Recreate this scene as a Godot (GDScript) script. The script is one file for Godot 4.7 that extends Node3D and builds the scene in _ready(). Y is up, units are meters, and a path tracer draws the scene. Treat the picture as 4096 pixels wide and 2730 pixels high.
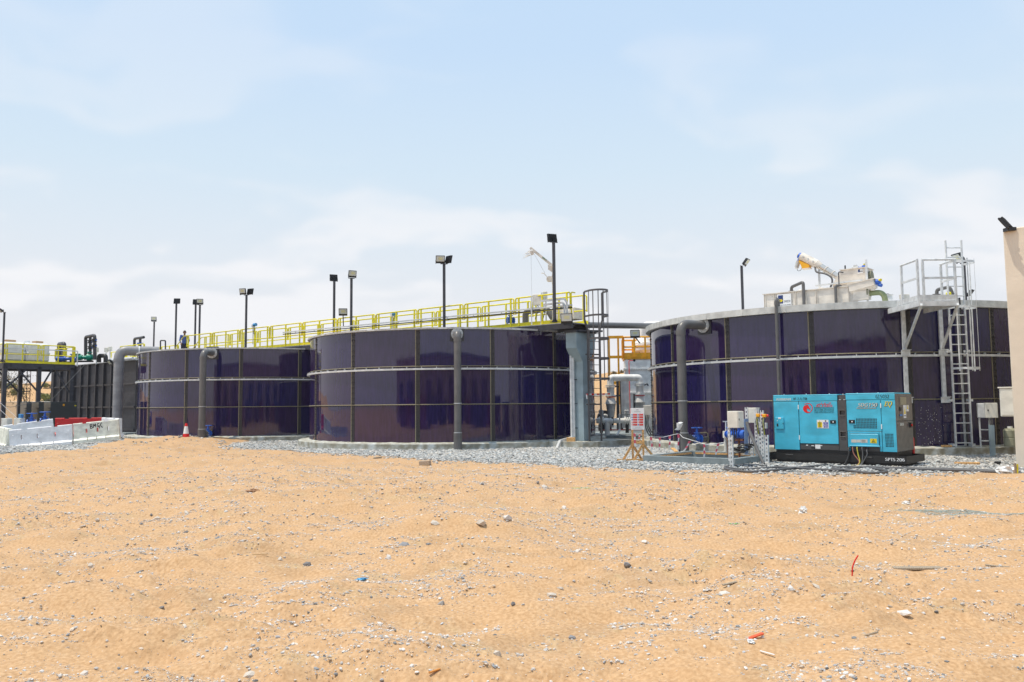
extends Node3D

const SITE := -40.0
# centre x, centre z, radius, panels round, angle of the first seam
const T1 := [-13.616, -45.432, 6.524, 15, -0.7377]
const T2 := [-2.578, -36.126, 6.168, 14, -1.0528]
const T3 := [12.373, -31.344, 6.979, 16, -1.2648]
const BASE := 0.25
const RING := 1.4

var M := {}
var used := {}
var rng := RandomNumberGenerator.new()
var nz_low := FastNoiseLite.new()
var nz_mid := FastNoiseLite.new()
var nz_fine := FastNoiseLite.new()
var nz_patch := FastNoiseLite.new()


# ---------- geometry collector ----------
class MB:
	var v := PackedVector3Array()
	var n := PackedVector3Array()
	var t := PackedVector2Array()
	var c := PackedColorArray()
	var ix := PackedInt32Array()
	var xf := Transform3D.IDENTITY
	var col := Color.WHITE
	var colored := false

	func vert(p: Vector3, nn: Vector3, uv := Vector2.ZERO) -> int:
		v.append(xf * p)
		n.append((xf.basis * nn).normalized())
		t.append(uv)
		if colored:
			c.append(col)
		return v.size() - 1

	# three or four corners, counter-clockwise seen from outside
	func quad(a: Vector3, b: Vector3, cc: Vector3, d: Vector3) -> void:
		var nn := (b - a).cross(d - a)
		if nn.length_squared() < 1e-14:
			nn = (cc - a).cross(d - a)
		nn = nn.normalized()
		var i := vert(a, nn, Vector2(0, 1))
		vert(b, nn, Vector2(1, 1)); vert(cc, nn, Vector2(1, 0)); vert(d, nn, Vector2(0, 0))
		ix.append_array([i, i + 2, i + 1, i, i + 3, i + 2])

	func tri(a: Vector3, b: Vector3, cc: Vector3) -> void:
		var nn := (b - a).cross(cc - a).normalized()
		var i := vert(a, nn); vert(b, nn); vert(cc, nn)
		ix.append_array([i, i + 2, i + 1])

	func box(ctr: Vector3, s: Vector3, b := Basis.IDENTITY) -> void:
		var h := s * 0.5
		var q := []
		for k in 8:
			q.append(ctr + b * Vector3(h.x if k & 1 else -h.x, h.y if k & 2 else -h.y, h.z if k & 4 else -h.z))
		quad(q[4], q[5], q[7], q[6]); quad(q[1], q[0], q[2], q[3])
		quad(q[5], q[1], q[3], q[7]); quad(q[0], q[4], q[6], q[2])
		quad(q[6], q[7], q[3], q[2]); quad(q[0], q[1], q[5], q[4])

	func span(lo: Vector3, hi: Vector3) -> void:
		box((lo + hi) * 0.5, (hi - lo).abs())

	# box with chamfered edges
	func cbox(ctr: Vector3, s: Vector3, e: float, b := Basis.IDENTITY) -> void:
		var h := s * 0.5
		var ax := [Vector3.RIGHT, Vector3.UP, Vector3.BACK]
		var hh := [h.x, h.y, h.z]
		for k in 3:
			var k1: int = (k + 1) % 3
			var k2: int = (k + 2) % 3
			for sg in [-1.0, 1.0]:
				var o: Vector3 = ax[k] * hh[k] * sg
				var p1: Vector3 = ax[k1] * (hh[k1] - e) * sg
				var p2: Vector3 = ax[k2] * (hh[k2] - e)
				quad(ctr + b * (o - p1 - p2), ctr + b * (o + p1 - p2), ctr + b * (o + p1 + p2), ctr + b * (o - p1 + p2))
			for s1 in [-1.0, 1.0]:
				for s2 in [-1.0, 1.0]:
					var len: Vector3 = ax[k] * (hh[k] - e)
					var a0: Vector3 = ax[k1] * hh[k1] * s1 + ax[k2] * (hh[k2] - e) * s2
					var a1: Vector3 = ax[k1] * (hh[k1] - e) * s1 + ax[k2] * hh[k2] * s2
					two(ctr, b, a0, a1, len)
		for sx in [-1.0, 1.0]:
			for sy in [-1.0, 1.0]:
				for sz in [-1.0, 1.0]:
					var x := Vector3(h.x * sx, (h.y - e) * sy, (h.z - e) * sz)
					var y := Vector3((h.x - e) * sx, h.y * sy, (h.z - e) * sz)
					var z := Vector3((h.x - e) * sx, (h.y - e) * sy, h.z * sz)
					if sx * sy * sz > 0:
						tri(ctr + b * x, ctr + b * y, ctr + b * z)
					else:
						tri(ctr + b * x, ctr + b * z, ctr + b * y)

	func two(ctr: Vector3, b: Basis, a0: Vector3, a1: Vector3, len: Vector3) -> void:
		var nn := (a1 - a0).cross(len)
		if nn.dot(a0 + a1) < 0:
			quad(ctr + b * (a0 + len), ctr + b * (a1 + len), ctr + b * (a1 - len), ctr + b * (a0 - len))
		else:
			quad(ctr + b * (a0 - len), ctr + b * (a1 - len), ctr + b * (a1 + len), ctr + b * (a0 + len))

	# rectangular bar between two points; w across, h along "up"
	func beam(p: Vector3, q: Vector3, w: float, h: float, up := Vector3.UP) -> void:
		var d := (q - p)
		var l := d.length()
		d = d / l
		var side := d.cross(up)
		if side.length() < 1e-4:
			side = d.cross(Vector3.RIGHT)
		side = side.normalized()
		var u := side.cross(d).normalized()
		box((p + q) * 0.5, Vector3(w, h, l), Basis(side, u, -d))

	func cyl(p: Vector3, q: Vector3, r0: float, r1 := -1.0, seg := 12, caps := true) -> void:
		if r1 < 0:
			r1 = r0
		var d := (q - p).normalized()
		var a := d.cross(Vector3.UP)
		if a.length() < 1e-3:
			a = Vector3.RIGHT
		a = a.normalized()
		var b := a.cross(d).normalized()
		var i0 := v.size()
		var sl := (r0 - r1) / maxf((q - p).length(), 1e-6)
		for k in seg + 1:
			var an := TAU * k / seg
			var w := a * cos(an) + b * sin(an)
			var nn := (w + d * sl).normalized()
			vert(p + w * r0, nn); vert(q + w * r1, nn)
		for k in seg:
			var i := i0 + k * 2
			ix.append_array([i, i + 2, i + 1, i + 2, i + 3, i + 1])
		if caps:
			cap(p, -d, a, b, r0, seg)
			cap(q, d, a, b, r1, seg)

	func cap(p: Vector3, d: Vector3, a: Vector3, b: Vector3, r: float, seg: int) -> void:
		if r < 1e-5:
			return
		var i0 := vert(p, d)
		for k in seg + 1:
			var an := TAU * k / seg
			vert(p + (a * cos(an) + b * sin(an)) * r, d)
		var ccw := a.cross(b).dot(d) > 0
		for k in seg:
			if ccw:
				ix.append_array([i0, i0 + k + 2, i0 + k + 1])
			else:
				ix.append_array([i0, i0 + k + 1, i0 + k + 2])

	# round tube along a path
	func tube(pts: Array, r: float, seg := 10, caps := true) -> void:
		var m := pts.size()
		if m < 2:
			return
		var dirs := []
		for k in m:
			var d: Vector3
			if k == 0:
				d = pts[1] - pts[0]
			elif k == m - 1:
				d = pts[k] - pts[k - 1]
			else:
				d = (pts[k] - pts[k - 1]).normalized() + (pts[k + 1] - pts[k]).normalized()
			dirs.append(d.normalized())
		var a: Vector3 = dirs[0].cross(Vector3.UP)
		if a.length() < 1e-3:
			a = Vector3.RIGHT
		a = a.normalized()
		var i0 := v.size()
		var fa := a
		var fb := a
		for k in m:
			var d: Vector3 = dirs[k]
			a = (a - d * a.dot(d)).normalized()
			var b := a.cross(d).normalized()
			if k == 0:
				fa = a; fb = b
			for j in seg + 1:
				var an := TAU * j / seg
				var w := a * cos(an) + b * sin(an)
				vert(pts[k] + w * r, w)
		for k in m - 1:
			for j in seg:
				var i := i0 + k * (seg + 1) + j
				var o := i + seg + 1
				ix.append_array([i, i + 1, o, i + 1, o + 1, o])
		if caps:
			cap(pts[0], -dirs[0], fa, fb, r, seg)
			var dl: Vector3 = dirs[m - 1]
			cap(pts[m - 1], dl, a, a.cross(dl).normalized(), r, seg)

	# profile of (radius, height) turned round an axis through o
	func lathe(prof: Array, seg: int, o := Vector3.ZERO, b := Basis.IDENTITY, smooth := false) -> void:
		for k in prof.size() - 1:
			var p: Vector2 = prof[k]
			var q: Vector2 = prof[k + 1]
			if p.distance_to(q) < 1e-6:
				continue
			var nn := Vector2(q.y - p.y, p.x - q.x).normalized()
			var n0 := nn
			var n1 := nn
			if smooth:
				if k > 0:
					var e: Vector2 = prof[k - 1]
					n0 = (nn + Vector2(p.y - e.y, e.x - p.x).normalized()).normalized()
				if k < prof.size() - 2:
					var e: Vector2 = prof[k + 2]
					n1 = (nn + Vector2(e.y - q.y, q.x - e.x).normalized()).normalized()
			var i0 := v.size()
			for j in seg + 1:
				var an := TAU * j / seg
				var w := Vector3(sin(an), 0, cos(an))
				vert(o + b * (w * p.x + Vector3.UP * p.y), b * (w * n0.x + Vector3.UP * n0.y))
				vert(o + b * (w * q.x + Vector3.UP * q.y), b * (w * n1.x + Vector3.UP * n1.y))
			for j in seg:
				var i := i0 + j * 2
				ix.append_array([i, i + 1, i + 2, i + 2, i + 1, i + 3])

	func ball(ctr: Vector3, r: Vector3, su := 12, sv := 8) -> void:
		var i0 := v.size()
		for j in sv + 1:
			var ph := PI * j / sv
			for k in su + 1:
				var an := TAU * k / su
				var w := Vector3(sin(ph) * cos(an), cos(ph), sin(ph) * sin(an))
				vert(ctr + w * r, w / r)
		for j in sv:
			for k in su:
				var i := i0 + j * (su + 1) + k
				var o := i + su + 1
				ix.append_array([i, o, i + 1, i + 1, o, o + 1])

	# flat outline in the xy plane, given thickness towards +z
	func prism(poly: PackedVector2Array, z0: float, z1: float) -> void:
		var p := poly
		if Geometry2D.is_polygon_clockwise(p):
			p.reverse()
		var tr := Geometry2D.triangulate_polygon(p)
		for k in range(0, tr.size(), 3):
			var a := p[tr[k]]
			var b := p[tr[k + 1]]
			var cc := p[tr[k + 2]]
			if (b - a).cross(cc - a) < 0:
				var w := b
				b = cc; cc = w
			tri(Vector3(a.x, a.y, z1), Vector3(b.x, b.y, z1), Vector3(cc.x, cc.y, z1))
			tri(Vector3(a.x, a.y, z0), Vector3(cc.x, cc.y, z0), Vector3(b.x, b.y, z0))
		for k in p.size():
			var a := p[k]
			var b := p[(k + 1) % p.size()]
			quad(Vector3(a.x, a.y, z0), Vector3(b.x, b.y, z0), Vector3(b.x, b.y, z1), Vector3(a.x, a.y, z1))

	func mesh(m: Material) -> ArrayMesh:
		var am := ArrayMesh.new()
		if v.is_empty():
			return am
		var a := []
		a.resize(Mesh.ARRAY_MAX)
		a[Mesh.ARRAY_VERTEX] = v
		a[Mesh.ARRAY_NORMAL] = n
		a[Mesh.ARRAY_TEX_UV] = t
		if colored:
			a[Mesh.ARRAY_COLOR] = c
		a[Mesh.ARRAY_INDEX] = ix
		am.add_surface_from_arrays(Mesh.PRIMITIVE_TRIANGLES, a)
		am.surface_set_material(0, m)
		return am


# ---------- naming and tagging ----------
func numbered(called: String) -> String:
	var k: int = used.get(called, 0)
	used[called] = k + 1
	return called if k == 0 else "%s_%03d" % [called, k]

func place(o: Node, called: String, parent: Node) -> void:
	if parent == self:
		o.name = numbered(called)
		add_child(o)
	else:
		var d: Dictionary = parent.get_meta("_n", {})
		var k: int = d.get(called, 0)
		d[called] = k + 1
		parent.set_meta("_n", d)
		o.name = called if k == 0 else "%s_%03d" % [called, k]
		parent.add_child(o)

func put(called: String, mesh: Mesh, parent: Node, m: Material = null) -> MeshInstance3D:
	var o := MeshInstance3D.new()
	o.mesh = mesh
	if m:
		o.material_override = m
	place(o, called, parent)
	return o

func obj(called: String, b: MB, m: Material, parent: Node = self) -> MeshInstance3D:
	return put(called, b.mesh(m), parent)

func tag(o: Node, label: String, category: String, group := "") -> Node:
	o.set_meta("label", label)
	o.set_meta("category", category)
	if group:
		o.set_meta("group", group)
	return o

func struct(o: Node) -> Node:
	o.set_meta("kind", "structure")
	return o

func stuff(o: Node) -> Node:
	o.set_meta("kind", "stuff")
	return o

func thing(called: String, label: String, category: String, at := Vector3.ZERO, turn := 0.0, group := "") -> Node3D:
	var o := Node3D.new()
	o.position = at
	o.rotation_degrees.y = turn
	place(o, called, self)
	tag(o, label, category, group)
	return o

func copy(o: Node3D, at: Vector3, turn: float, label: String) -> Node3D:
	var c: Node3D = o.duplicate()
	var base := String(o.name)
	if base.length() > 4 and base.substr(base.length() - 4, 1) == "_" and base.right(3).is_valid_int():
		base = base.left(-4)
	c.name = numbered(base)
	add_child(c)
	c.position = at
	c.rotation_degrees.y = turn
	c.set_meta("label", label)
	return c

func clean(o: Node) -> void:
	if o.has_meta("_n"):
		o.remove_meta("_n")
	for c in o.get_children():
		clean(c)

# polyline with rounded corners
func bend(pts: Array, r: float, steps := 6) -> Array:
	var out := [pts[0]]
	for k in range(1, pts.size() - 1):
		var p: Vector3 = pts[k]
		var a: Vector3 = (pts[k - 1] - p)
		var b: Vector3 = (pts[k + 1] - p)
		var rr: float = minf(r, minf(a.length(), b.length()) * 0.49)
		a = a.normalized(); b = b.normalized()
		for s in steps + 1:
			var f := float(s) / steps
			var q0: Vector3 = p + a * rr * (1.0 - f)
			var q1: Vector3 = p + b * rr * f
			out.append(q0.lerp(q1, f))
	out.append(pts[-1])
	return out

func polar(t: Array, deg: float, r: float, y: float) -> Vector3:
	var a := deg_to_rad(deg)
	return Vector3(t[0] + r * sin(a), y, t[1] + r * cos(a))

func yaw(deg: float) -> Basis:
	return Basis(Vector3.UP, deg_to_rad(deg))

func words(s: String, h: float, m: Material, parent: Node, at: Vector3, turn := 0.0, font := "Droid Sans", width := 0.0, weight := 700, slant := false, called := "lettering") -> MeshInstance3D:
	var f := SystemFont.new()
	f.font_names = PackedStringArray([font])
	var tm := TextMesh.new()
	tm.font = f
	tm.text = s
	tm.font_size = 48
	tm.pixel_size = 0.01
	tm.depth = 0.4
	tm.curve_step = 1.5
	var st := SurfaceTool.new()
	var copies := 3 if weight >= 800 else (2 if weight >= 600 else 1)
	var step := 0.028 if weight >= 800 else 0.022
	for k in copies:
		st.append_from(tm, 0, Transform3D(Basis.IDENTITY, Vector3((k - (copies - 1) * 0.5) * step, 0, k * 0.02)))
	var am := st.commit()
	am.surface_set_material(0, m)
	var o := MeshInstance3D.new()
	o.mesh = am
	var bb := am.get_aabb()
	var k := h / maxf(bb.size.y, 0.01)
	var kx := k if width <= 0 else width / maxf(bb.size.x, 0.01)
	var b := Basis(Vector3(kx, 0, 0), Vector3(k * 0.28 if slant else 0.0, k, 0), Vector3(0, 0, 0.01))
	var ctr := bb.get_center()
	b = yaw(turn) * b
	o.transform = Transform3D(b, at - b * ctr)
	place(o, called, parent)
	return o


# ---------- textures and materials ----------
func noise_tex(freq: float, octaves: int, lo: float, hi: float, sd: int, size := 512, contrast := 1.0, type := FastNoiseLite.TYPE_SIMPLEX_SMOOTH, warm := Vector3.ONE) -> ImageTexture:
	var f := FastNoiseLite.new()
	f.seed = sd
	f.noise_type = type
	f.frequency = freq
	f.fractal_octaves = octaves
	f.fractal_type = FastNoiseLite.FRACTAL_FBM
	var im := f.get_seamless_image(size, size)
	im.convert(Image.FORMAT_L8)
	var d := im.get_data()
	var out := PackedByteArray()
	out.resize(size * size * 3)
	var lut := PackedByteArray()
	lut.resize(768)
	for k in 256:
		var x := clampf((k / 255.0 - 0.5) * contrast + 0.5, 0, 1)
		var g := lerpf(lo, hi, x)
		lut[k * 3] = int(clampf(lerpf(g * warm.x, g, x), 0, 1) * 255)
		lut[k * 3 + 1] = int(clampf(lerpf(g * warm.y, g, x), 0, 1) * 255)
		lut[k * 3 + 2] = int(clampf(lerpf(g * warm.z, g, x), 0, 1) * 255)
	for k in size * size:
		var q := d[k] * 3
		out[k * 3] = lut[q]; out[k * 3 + 1] = lut[q + 1]; out[k * 3 + 2] = lut[q + 2]
	# mean of the pattern as linear light, so that a base colour stays what it says
	var sum := Vector3.ZERO
	for k in range(0, size * size, 37):
		var c := Color(out[k * 3] / 255.0, out[k * 3 + 1] / 255.0, out[k * 3 + 2] / 255.0).srgb_to_linear()
		sum += Vector3(c.r, c.g, c.b)
	sum /= float(size * size / 37 + 1)
	var it := ImageTexture.create_from_image(Image.create_from_data(size, size, false, Image.FORMAT_RGB8, out))
	it.set_meta("mean", sum)
	return it

func noise_normal(freq: float, octaves: int, strength: float, sd: int, size := 512) -> ImageTexture:
	var f := FastNoiseLite.new()
	f.seed = sd
	f.frequency = freq
	f.fractal_octaves = octaves
	var im := f.get_seamless_image(size, size)
	im.convert(Image.FORMAT_RGBA8)
	im.bump_map_to_normal_map(strength)
	return ImageTexture.create_from_image(im)

# colour given as linear reflectance
func mat(r: float, g: float, b: float, rough := 0.6, metal := 0.0) -> StandardMaterial3D:
	var m := StandardMaterial3D.new()
	m.albedo_color = Color(r, g, b).linear_to_srgb()
	m.roughness = rough
	m.metallic = metal
	return m

func tex(m: StandardMaterial3D, t: Texture2D, scale: float, nm: Texture2D = null, ns := 0.5, world := true) -> StandardMaterial3D:
	m.uv1_triplanar = true
	m.uv1_world_triplanar = world
	m.uv1_scale = Vector3.ONE * scale
	m.albedo_texture = t
	if t.has_meta("mean"):
		var mean: Vector3 = t.get_meta("mean")
		var c := m.albedo_color.srgb_to_linear()
		m.albedo_color = Color(minf(c.r / mean.x, 1.0), minf(c.g / mean.y, 1.0), minf(c.b / mean.z, 1.0)).linear_to_srgb()
	if nm:
		m.normal_enabled = true
		m.normal_texture = nm
		m.normal_scale = ns
	return m

func make_materials() -> void:
	var blotch := noise_tex(0.008, 5, 0.82, 1.0, 3, 512, 1.5)
	var soft := noise_tex(0.006, 4, 0.88, 1.0, 5, 512, 1.6)
	var dirty := noise_tex(0.012, 6, 0.72, 1.0, 9, 512, 1.7, FastNoiseLite.TYPE_SIMPLEX_SMOOTH, Vector3(1.0, 0.94, 0.84))
	var grit := noise_tex(0.09, 4, 0.55, 1.0, 11, 512, 1.8)
	var nrm := noise_normal(0.05, 4, 3.0, 21)
	var nfine := noise_normal(0.12, 3, 5.0, 23)
	M.grit = grit
	M.nrm = nrm
	M.nfine = nfine
	# setting
	var sandt := noise_tex(0.05, 6, 0.87, 1.0, 31, 1024, 1.8, FastNoiseLite.TYPE_SIMPLEX_SMOOTH, Vector3(0.99, 0.95, 0.90))
	M.sand = tex(mat(0.525, 0.332, 0.178, 0.95), sandt, 0.45, noise_normal(0.045, 5, 6.0, 27, 1024), 0.8)
	M.hill = tex(mat(0.54, 0.33, 0.16, 0.95), sandt, 0.08, nrm, 0.4)
	M.gravel_bed = tex(mat(0.20, 0.205, 0.20, 0.95), grit, 0.9, nfine, 1.2)
	M.sand.vertex_color_use_as_albedo = true
	M.stone = mat(1, 1, 1, 0.9)
	M.stone.vertex_color_use_as_albedo = true
	M.concrete = tex(mat(0.45, 0.45, 0.40, 0.9), dirty, 0.45, nrm, 0.25)
	M.concrete_blue = tex(mat(0.235, 0.275, 0.285, 0.8), blotch, 0.5, nrm, 0.2)
	M.column = tex(mat(0.30, 0.39, 0.43, 0.55), blotch, 0.35)
	M.render = tex(mat(0.76, 0.675, 0.56, 0.92), noise_tex(0.012, 6, 0.94, 1.0, 71, 512, 1.6), 0.21, nfine, 0.05)
	# tanks
	var streak := noise_tex(0.03, 5, 0.80, 1.0, 41, 512, 1.7)
	var gloss := noise_tex(0.03, 4, 0.25, 1.0, 43, 512, 1.8)
	M.enamels = []
	for q in [[0.021, 0.0135, 0.066, 0.05], [0.027, 0.0135, 0.060, 0.07], [0.018, 0.0145, 0.072, 0.045], [0.025, 0.0140, 0.056, 0.09]]:
		var e := tex(mat(q[0], q[1], q[2], q[3]), streak, 0.5)
		e.uv1_scale = Vector3(0.75, 0.07, 0.75)
		e.uv1_offset = Vector3(M.enamels.size() * 0.37, M.enamels.size() * 0.21, 0)
		e.roughness_texture = gloss
		e.roughness_texture_channel = BaseMaterial3D.TEXTURE_CHANNEL_RED
		e.metallic_specular = 0.62
		M.enamels.append(e)
	M.enamel_dark = mat(0.040, 0.036, 0.038, 0.5)
	M.liner = mat(0.02, 0.02, 0.025, 0.7)
	M.bolt = mat(0.02, 0.02, 0.022, 0.45)
	M.bead = tex(mat(0.25, 0.22, 0.15, 0.85), grit, 1.5)
	M.galv = tex(mat(0.68, 0.70, 0.71, 0.42, 0.1), soft, 1.3)
	M.galv_dull = tex(mat(0.52, 0.53, 0.53, 0.6, 0.05), blotch, 1.1)
	M.tankband = tex(mat(0.64, 0.65, 0.63, 0.65), blotch, 0.7)
	# pipes and steel
	M.pvc = tex(mat(0.135, 0.130, 0.128, 0.38), soft, 0.8)
	M.pvc_light = tex(mat(0.27, 0.27, 0.28, 0.42), soft, 0.8)
	M.pvc_dark = mat(0.055, 0.053, 0.06, 0.4)
	M.white_pipe = tex(mat(0.88, 0.88, 0.85, 0.4), soft, 0.8)
	M.steel_dark = tex(mat(0.045, 0.045, 0.055, 0.5), blotch, 0.8)
	M.steel_black = mat(0.022, 0.022, 0.024, 0.5)
	M.ladder = mat(0.105, 0.098, 0.102, 0.5)
	M.yellow = tex(mat(0.80, 0.70, 0.012, 0.45), soft, 1.0)
	M.orange = tex(mat(0.95, 0.40, 0.008, 0.5), soft, 1.0)
	M.blue = mat(0.03, 0.13, 0.55, 0.4)
	M.blue_steel = mat(0.16, 0.24, 0.40, 0.5)
	M.green = mat(0.0, 0.28, 0.19, 0.35)
	M.red = mat(0.62, 0.02, 0.02, 0.45)
	M.cable = mat(0.028, 0.028, 0.03, 0.6)
	M.hose = tex(mat(0.10, 0.10, 0.105, 0.6), soft, 2.0)
	M.cabinet = tex(mat(0.76, 0.74, 0.67, 0.5), soft, 0.9)
	M.stainless = tex(mat(0.76, 0.70, 0.62, 0.42, 0.06), soft, 1.2)
	M.steel_bright = mat(0.66, 0.63, 0.58, 0.25, 0.7)
	M.rust = tex(mat(0.20, 0.075, 0.035, 0.85), grit, 2.0)
	M.wood = tex(mat(0.66, 0.38, 0.15, 0.75), noise_tex(0.03, 4, 0.7, 1.0, 51, 256, 1.8), 2.5)
	M.wood_old = tex(mat(0.33, 0.27, 0.20, 0.9), grit, 2.0)
	M.card = mat(0.44, 0.29, 0.16, 0.85)
	M.poly = tex(mat(0.80, 0.80, 0.80, 0.45), soft, 0.7)
	M.barrier_white = tex(mat(0.85, 0.85, 0.86, 0.5), soft, 0.8)
	M.barrier_cream = tex(mat(0.86, 0.81, 0.70, 0.55), blotch, 0.6)
	M.barrier_red = tex(mat(0.60, 0.012, 0.015, 0.45), soft, 0.8)
	M.ink = mat(0.012, 0.012, 0.014, 0.6)
	M.white = mat(0.85, 0.85, 0.85, 0.5)
	M.lamp_body = mat(0.018, 0.018, 0.02, 0.45)
	M.lens = mat(0.66, 0.68, 0.64, 0.12)
	M.led = mat(0.72, 0.70, 0.42, 0.3)
	# generator
	M.turq = tex(mat(0.06, 0.48, 0.68, 0.35), noise_tex(0.006, 6, 0.86, 1.0, 61, 512, 1.6), 0.6)
	M.gen_grey = tex(mat(0.076, 0.077, 0.080, 0.38), soft, 1.0)
	M.gen_black = tex(mat(0.018, 0.017, 0.017, 0.5), blotch, 1.0)
	M.gen_end = tex(mat(0.12, 0.118, 0.115, 0.22), blotch, 0.8)
	M.decal_yellow = mat(0.80, 0.62, 0.02, 0.5)
	M.decal_blue = mat(0.05, 0.05, 0.42, 0.5)
	M.decal_teal = mat(0.02, 0.13, 0.14, 0.6)
	M.chrome_red = mat(0.72, 0.01, 0.01, 0.45)
	# planting and people
	M.leaf = mat(0.12, 0.13, 0.045, 0.8)
	M.leaf_dry = mat(0.20, 0.155, 0.07, 0.85)
	M.scrub = mat(0.17, 0.19, 0.06, 0.85)
	M.bark = tex(mat(0.14, 0.09, 0.055, 0.9), grit, 2.0)
	M.skin = mat(0.22, 0.11, 0.07, 0.55)
	M.hair = mat(0.012, 0.010, 0.010, 0.6)
	M.shirt = mat(0.09, 0.14, 0.38, 0.85)
	M.trousers = mat(0.03, 0.03, 0.05, 0.85)
	M.film = mat(0.75, 0.75, 0.74, 0.35)
	M.pink = mat(0.82, 0.13, 0.20, 0.5)


func _ready() -> void:
	# camera
	var cam := Camera3D.new()
	cam.name = "camera"
	cam.fov = 45.2
	cam.near = 0.1
	cam.far = 3000.0
	cam.transform = Transform3D(Basis(Vector3.RIGHT, 0.0791) * Basis(Vector3.BACK, -0.0096), Vector3(0, 1.57, 0))
	add_child(cam)
	cam.current = true
	# sky, sun, exposure
	var env := Environment.new()
	env.background_mode = Environment.BG_SKY
	var sky := Sky.new()
	var pano := PanoramaSkyMaterial.new()
	pano.panorama = sky_image()
	pano.energy_multiplier = 1.0
	sky.sky_material = pano
	env.sky = sky
	env.tonemap_mode = Environment.TONE_MAPPER_LINEAR
	env.tonemap_exposure = 1.08
	env.sdfgi_enabled = true
	env.ssao_enabled = true
	env.ssil_enabled = true
	env.fog_enabled = true
	env.fog_density = 0.0003
	env.fog_light_color = Color(0.86, 0.86, 0.88)
	var we := WorldEnvironment.new()
	we.name = "world_environment"
	we.environment = env
	add_child(we)
	var sun := DirectionalLight3D.new()
	sun.name = "sun"
	sun.light_energy = 1.12
	sun.light_color = Color(1.0, 0.955, 0.88)
	sun.light_angular_distance = 0.7
	sun.shadow_enabled = true
	add_child(sun)
	sun.look_at_from_position(Vector3.ZERO, Vector3(0.30, -0.95, -0.04), Vector3.BACK)

	rng.seed = 20240611
	nz_low.seed = 4; nz_low.frequency = 0.11; nz_low.fractal_octaves = 3
	nz_mid.seed = 8; nz_mid.frequency = 0.75; nz_mid.fractal_octaves = 3
	nz_fine.seed = 15; nz_fine.frequency = 2.6; nz_fine.fractal_octaves = 3
	nz_patch.seed = 23; nz_patch.frequency = 0.33; nz_patch.fractal_octaves = 4
	make_materials()
	terrain()
	tanks()
	walkway()
	tank_pipes()
	right_side()
	middle_gap()
	pit_area()
	generator()
	left_side()
	lights_on_poles()
	person()
	loose_stuff()
	behind_camera()
	for c in get_children():
		clean(c)


func sky_image() -> ImageTexture:
	var w := 1536
	var h := 768
	var im := Image.create(w, h, false, Image.FORMAT_RGBF)
	var f := FastNoiseLite.new()
	f.seed = 77
	f.frequency = 1.0
	f.fractal_octaves = 5
	f.fractal_gain = 0.48
	var g := FastNoiseLite.new()
	g.seed = 5
	g.frequency = 1.0
	g.fractal_octaves = 3
	# colours by elevation, linear
	var els := [0.0, 4.0, 9.0, 16.0, 24.0, 34.0, 60.0, 90.0]
	var cols := [Vector3(0.79, 0.775, 0.79), Vector3(0.785, 0.785, 0.81), Vector3(0.725, 0.775, 0.835), Vector3(0.62, 0.745, 0.86), Vector3(0.535, 0.69, 0.88), Vector3(0.50, 0.665, 0.875), Vector3(0.48, 0.645, 0.86), Vector3(0.48, 0.645, 0.86)]
	for j in h:
		var th := PI * (j + 0.5) / h
		var y := cos(th)
		var el := rad_to_deg(asin(clampf(y, -1, 1)))
		var base: Vector3 = cols[0]
		for k in els.size() - 1:
			if el >= els[k] and el <= els[k + 1]:
				base = cols[k].lerp(cols[k + 1], (el - els[k]) / (els[k + 1] - els[k]))
		for i in w:
			if el < -2.0:
				im.set_pixel(i, j, Color(0.55, 0.46, 0.36))
				continue
			var ph := TAU * (i + 0.5) / w
			var dx := sin(th) * sin(ph)
			var dz := -sin(th) * cos(ph)
			# cloud sheet high overhead: divide by height so that it spreads towards the horizon
			var q := 1.0 / (maxf(y, 0.0) + 0.22)
			var cx := dx * q * 0.95 + 3.1
			var cz := dz * q * 0.95
			var wx := g.get_noise_3d(cx * 1.6, cz * 1.6, 21.0) * 0.3
			var wz := g.get_noise_3d(cx * 1.6, cz * 1.6, 33.0) * 0.3
			var n := f.get_noise_3d((cx + wx) * 0.9 + cz * 0.5, (cz + wz) * 2.4, 0.3)
			n += 0.20 * f.get_noise_3d((cx + wz) * 2.6 + cz * 1.4, (cz + wx) * 7.0, 9.3)
			var n2 := g.get_noise_3d(cx * 0.45, cz * 0.45, 5.0)
			var cl := smoothstep(-0.08, 0.52, n * 1.0 + n2 * 0.4)
			cl *= smoothstep(-1.0, 5.0, el) * (0.85 - 0.62 * smoothstep(8.0, 20.0, el))
			var c := base.lerp(Vector3(0.865, 0.87, 0.895), cl)
			var thin := smoothstep(0.1, -0.5, n2) * 0.16 * smoothstep(3.0, 12.0, el)
			c = c.lerp(Vector3(0.47, 0.66, 0.885), thin)
			im.set_pixel(i, j, Color(c.x, c.y, c.z))
	return ImageTexture.create_from_image(im)


# ---------- ground ----------
const EDGE := [[-60.0, -27.0], [-24.0, -29.5], [-19.0, -30.8], [-17.0, -32.6], [-15.6, -36.0], [-14.6, -38.4], [-13.4, -37.6], [-12.2, -34.7], [-10.7, -32.6], [-7.7, -29.6], [-5.0, -26.9], [-2.6, -24.7], [-0.1, -22.8], [1.9, -20.8], [4.4, -19.2], [6.4, -18.4], [9.2, -18.25], [10.6, -17.9], [14.0, -17.4], [60.0, -16.0]]

func edge_z(x: float) -> float:
	for k in EDGE.size() - 1:
		if x <= EDGE[k + 1][0]:
			var f: float = (x - EDGE[k][0]) / (EDGE[k + 1][0] - EDGE[k][0])
			return lerpf(EDGE[k][1], EDGE[k + 1][1], clampf(f, 0, 1)) + nz_mid.get_noise_2d(x * 0.8, 3.0) * 0.6
	return EDGE[-1][1]

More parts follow.
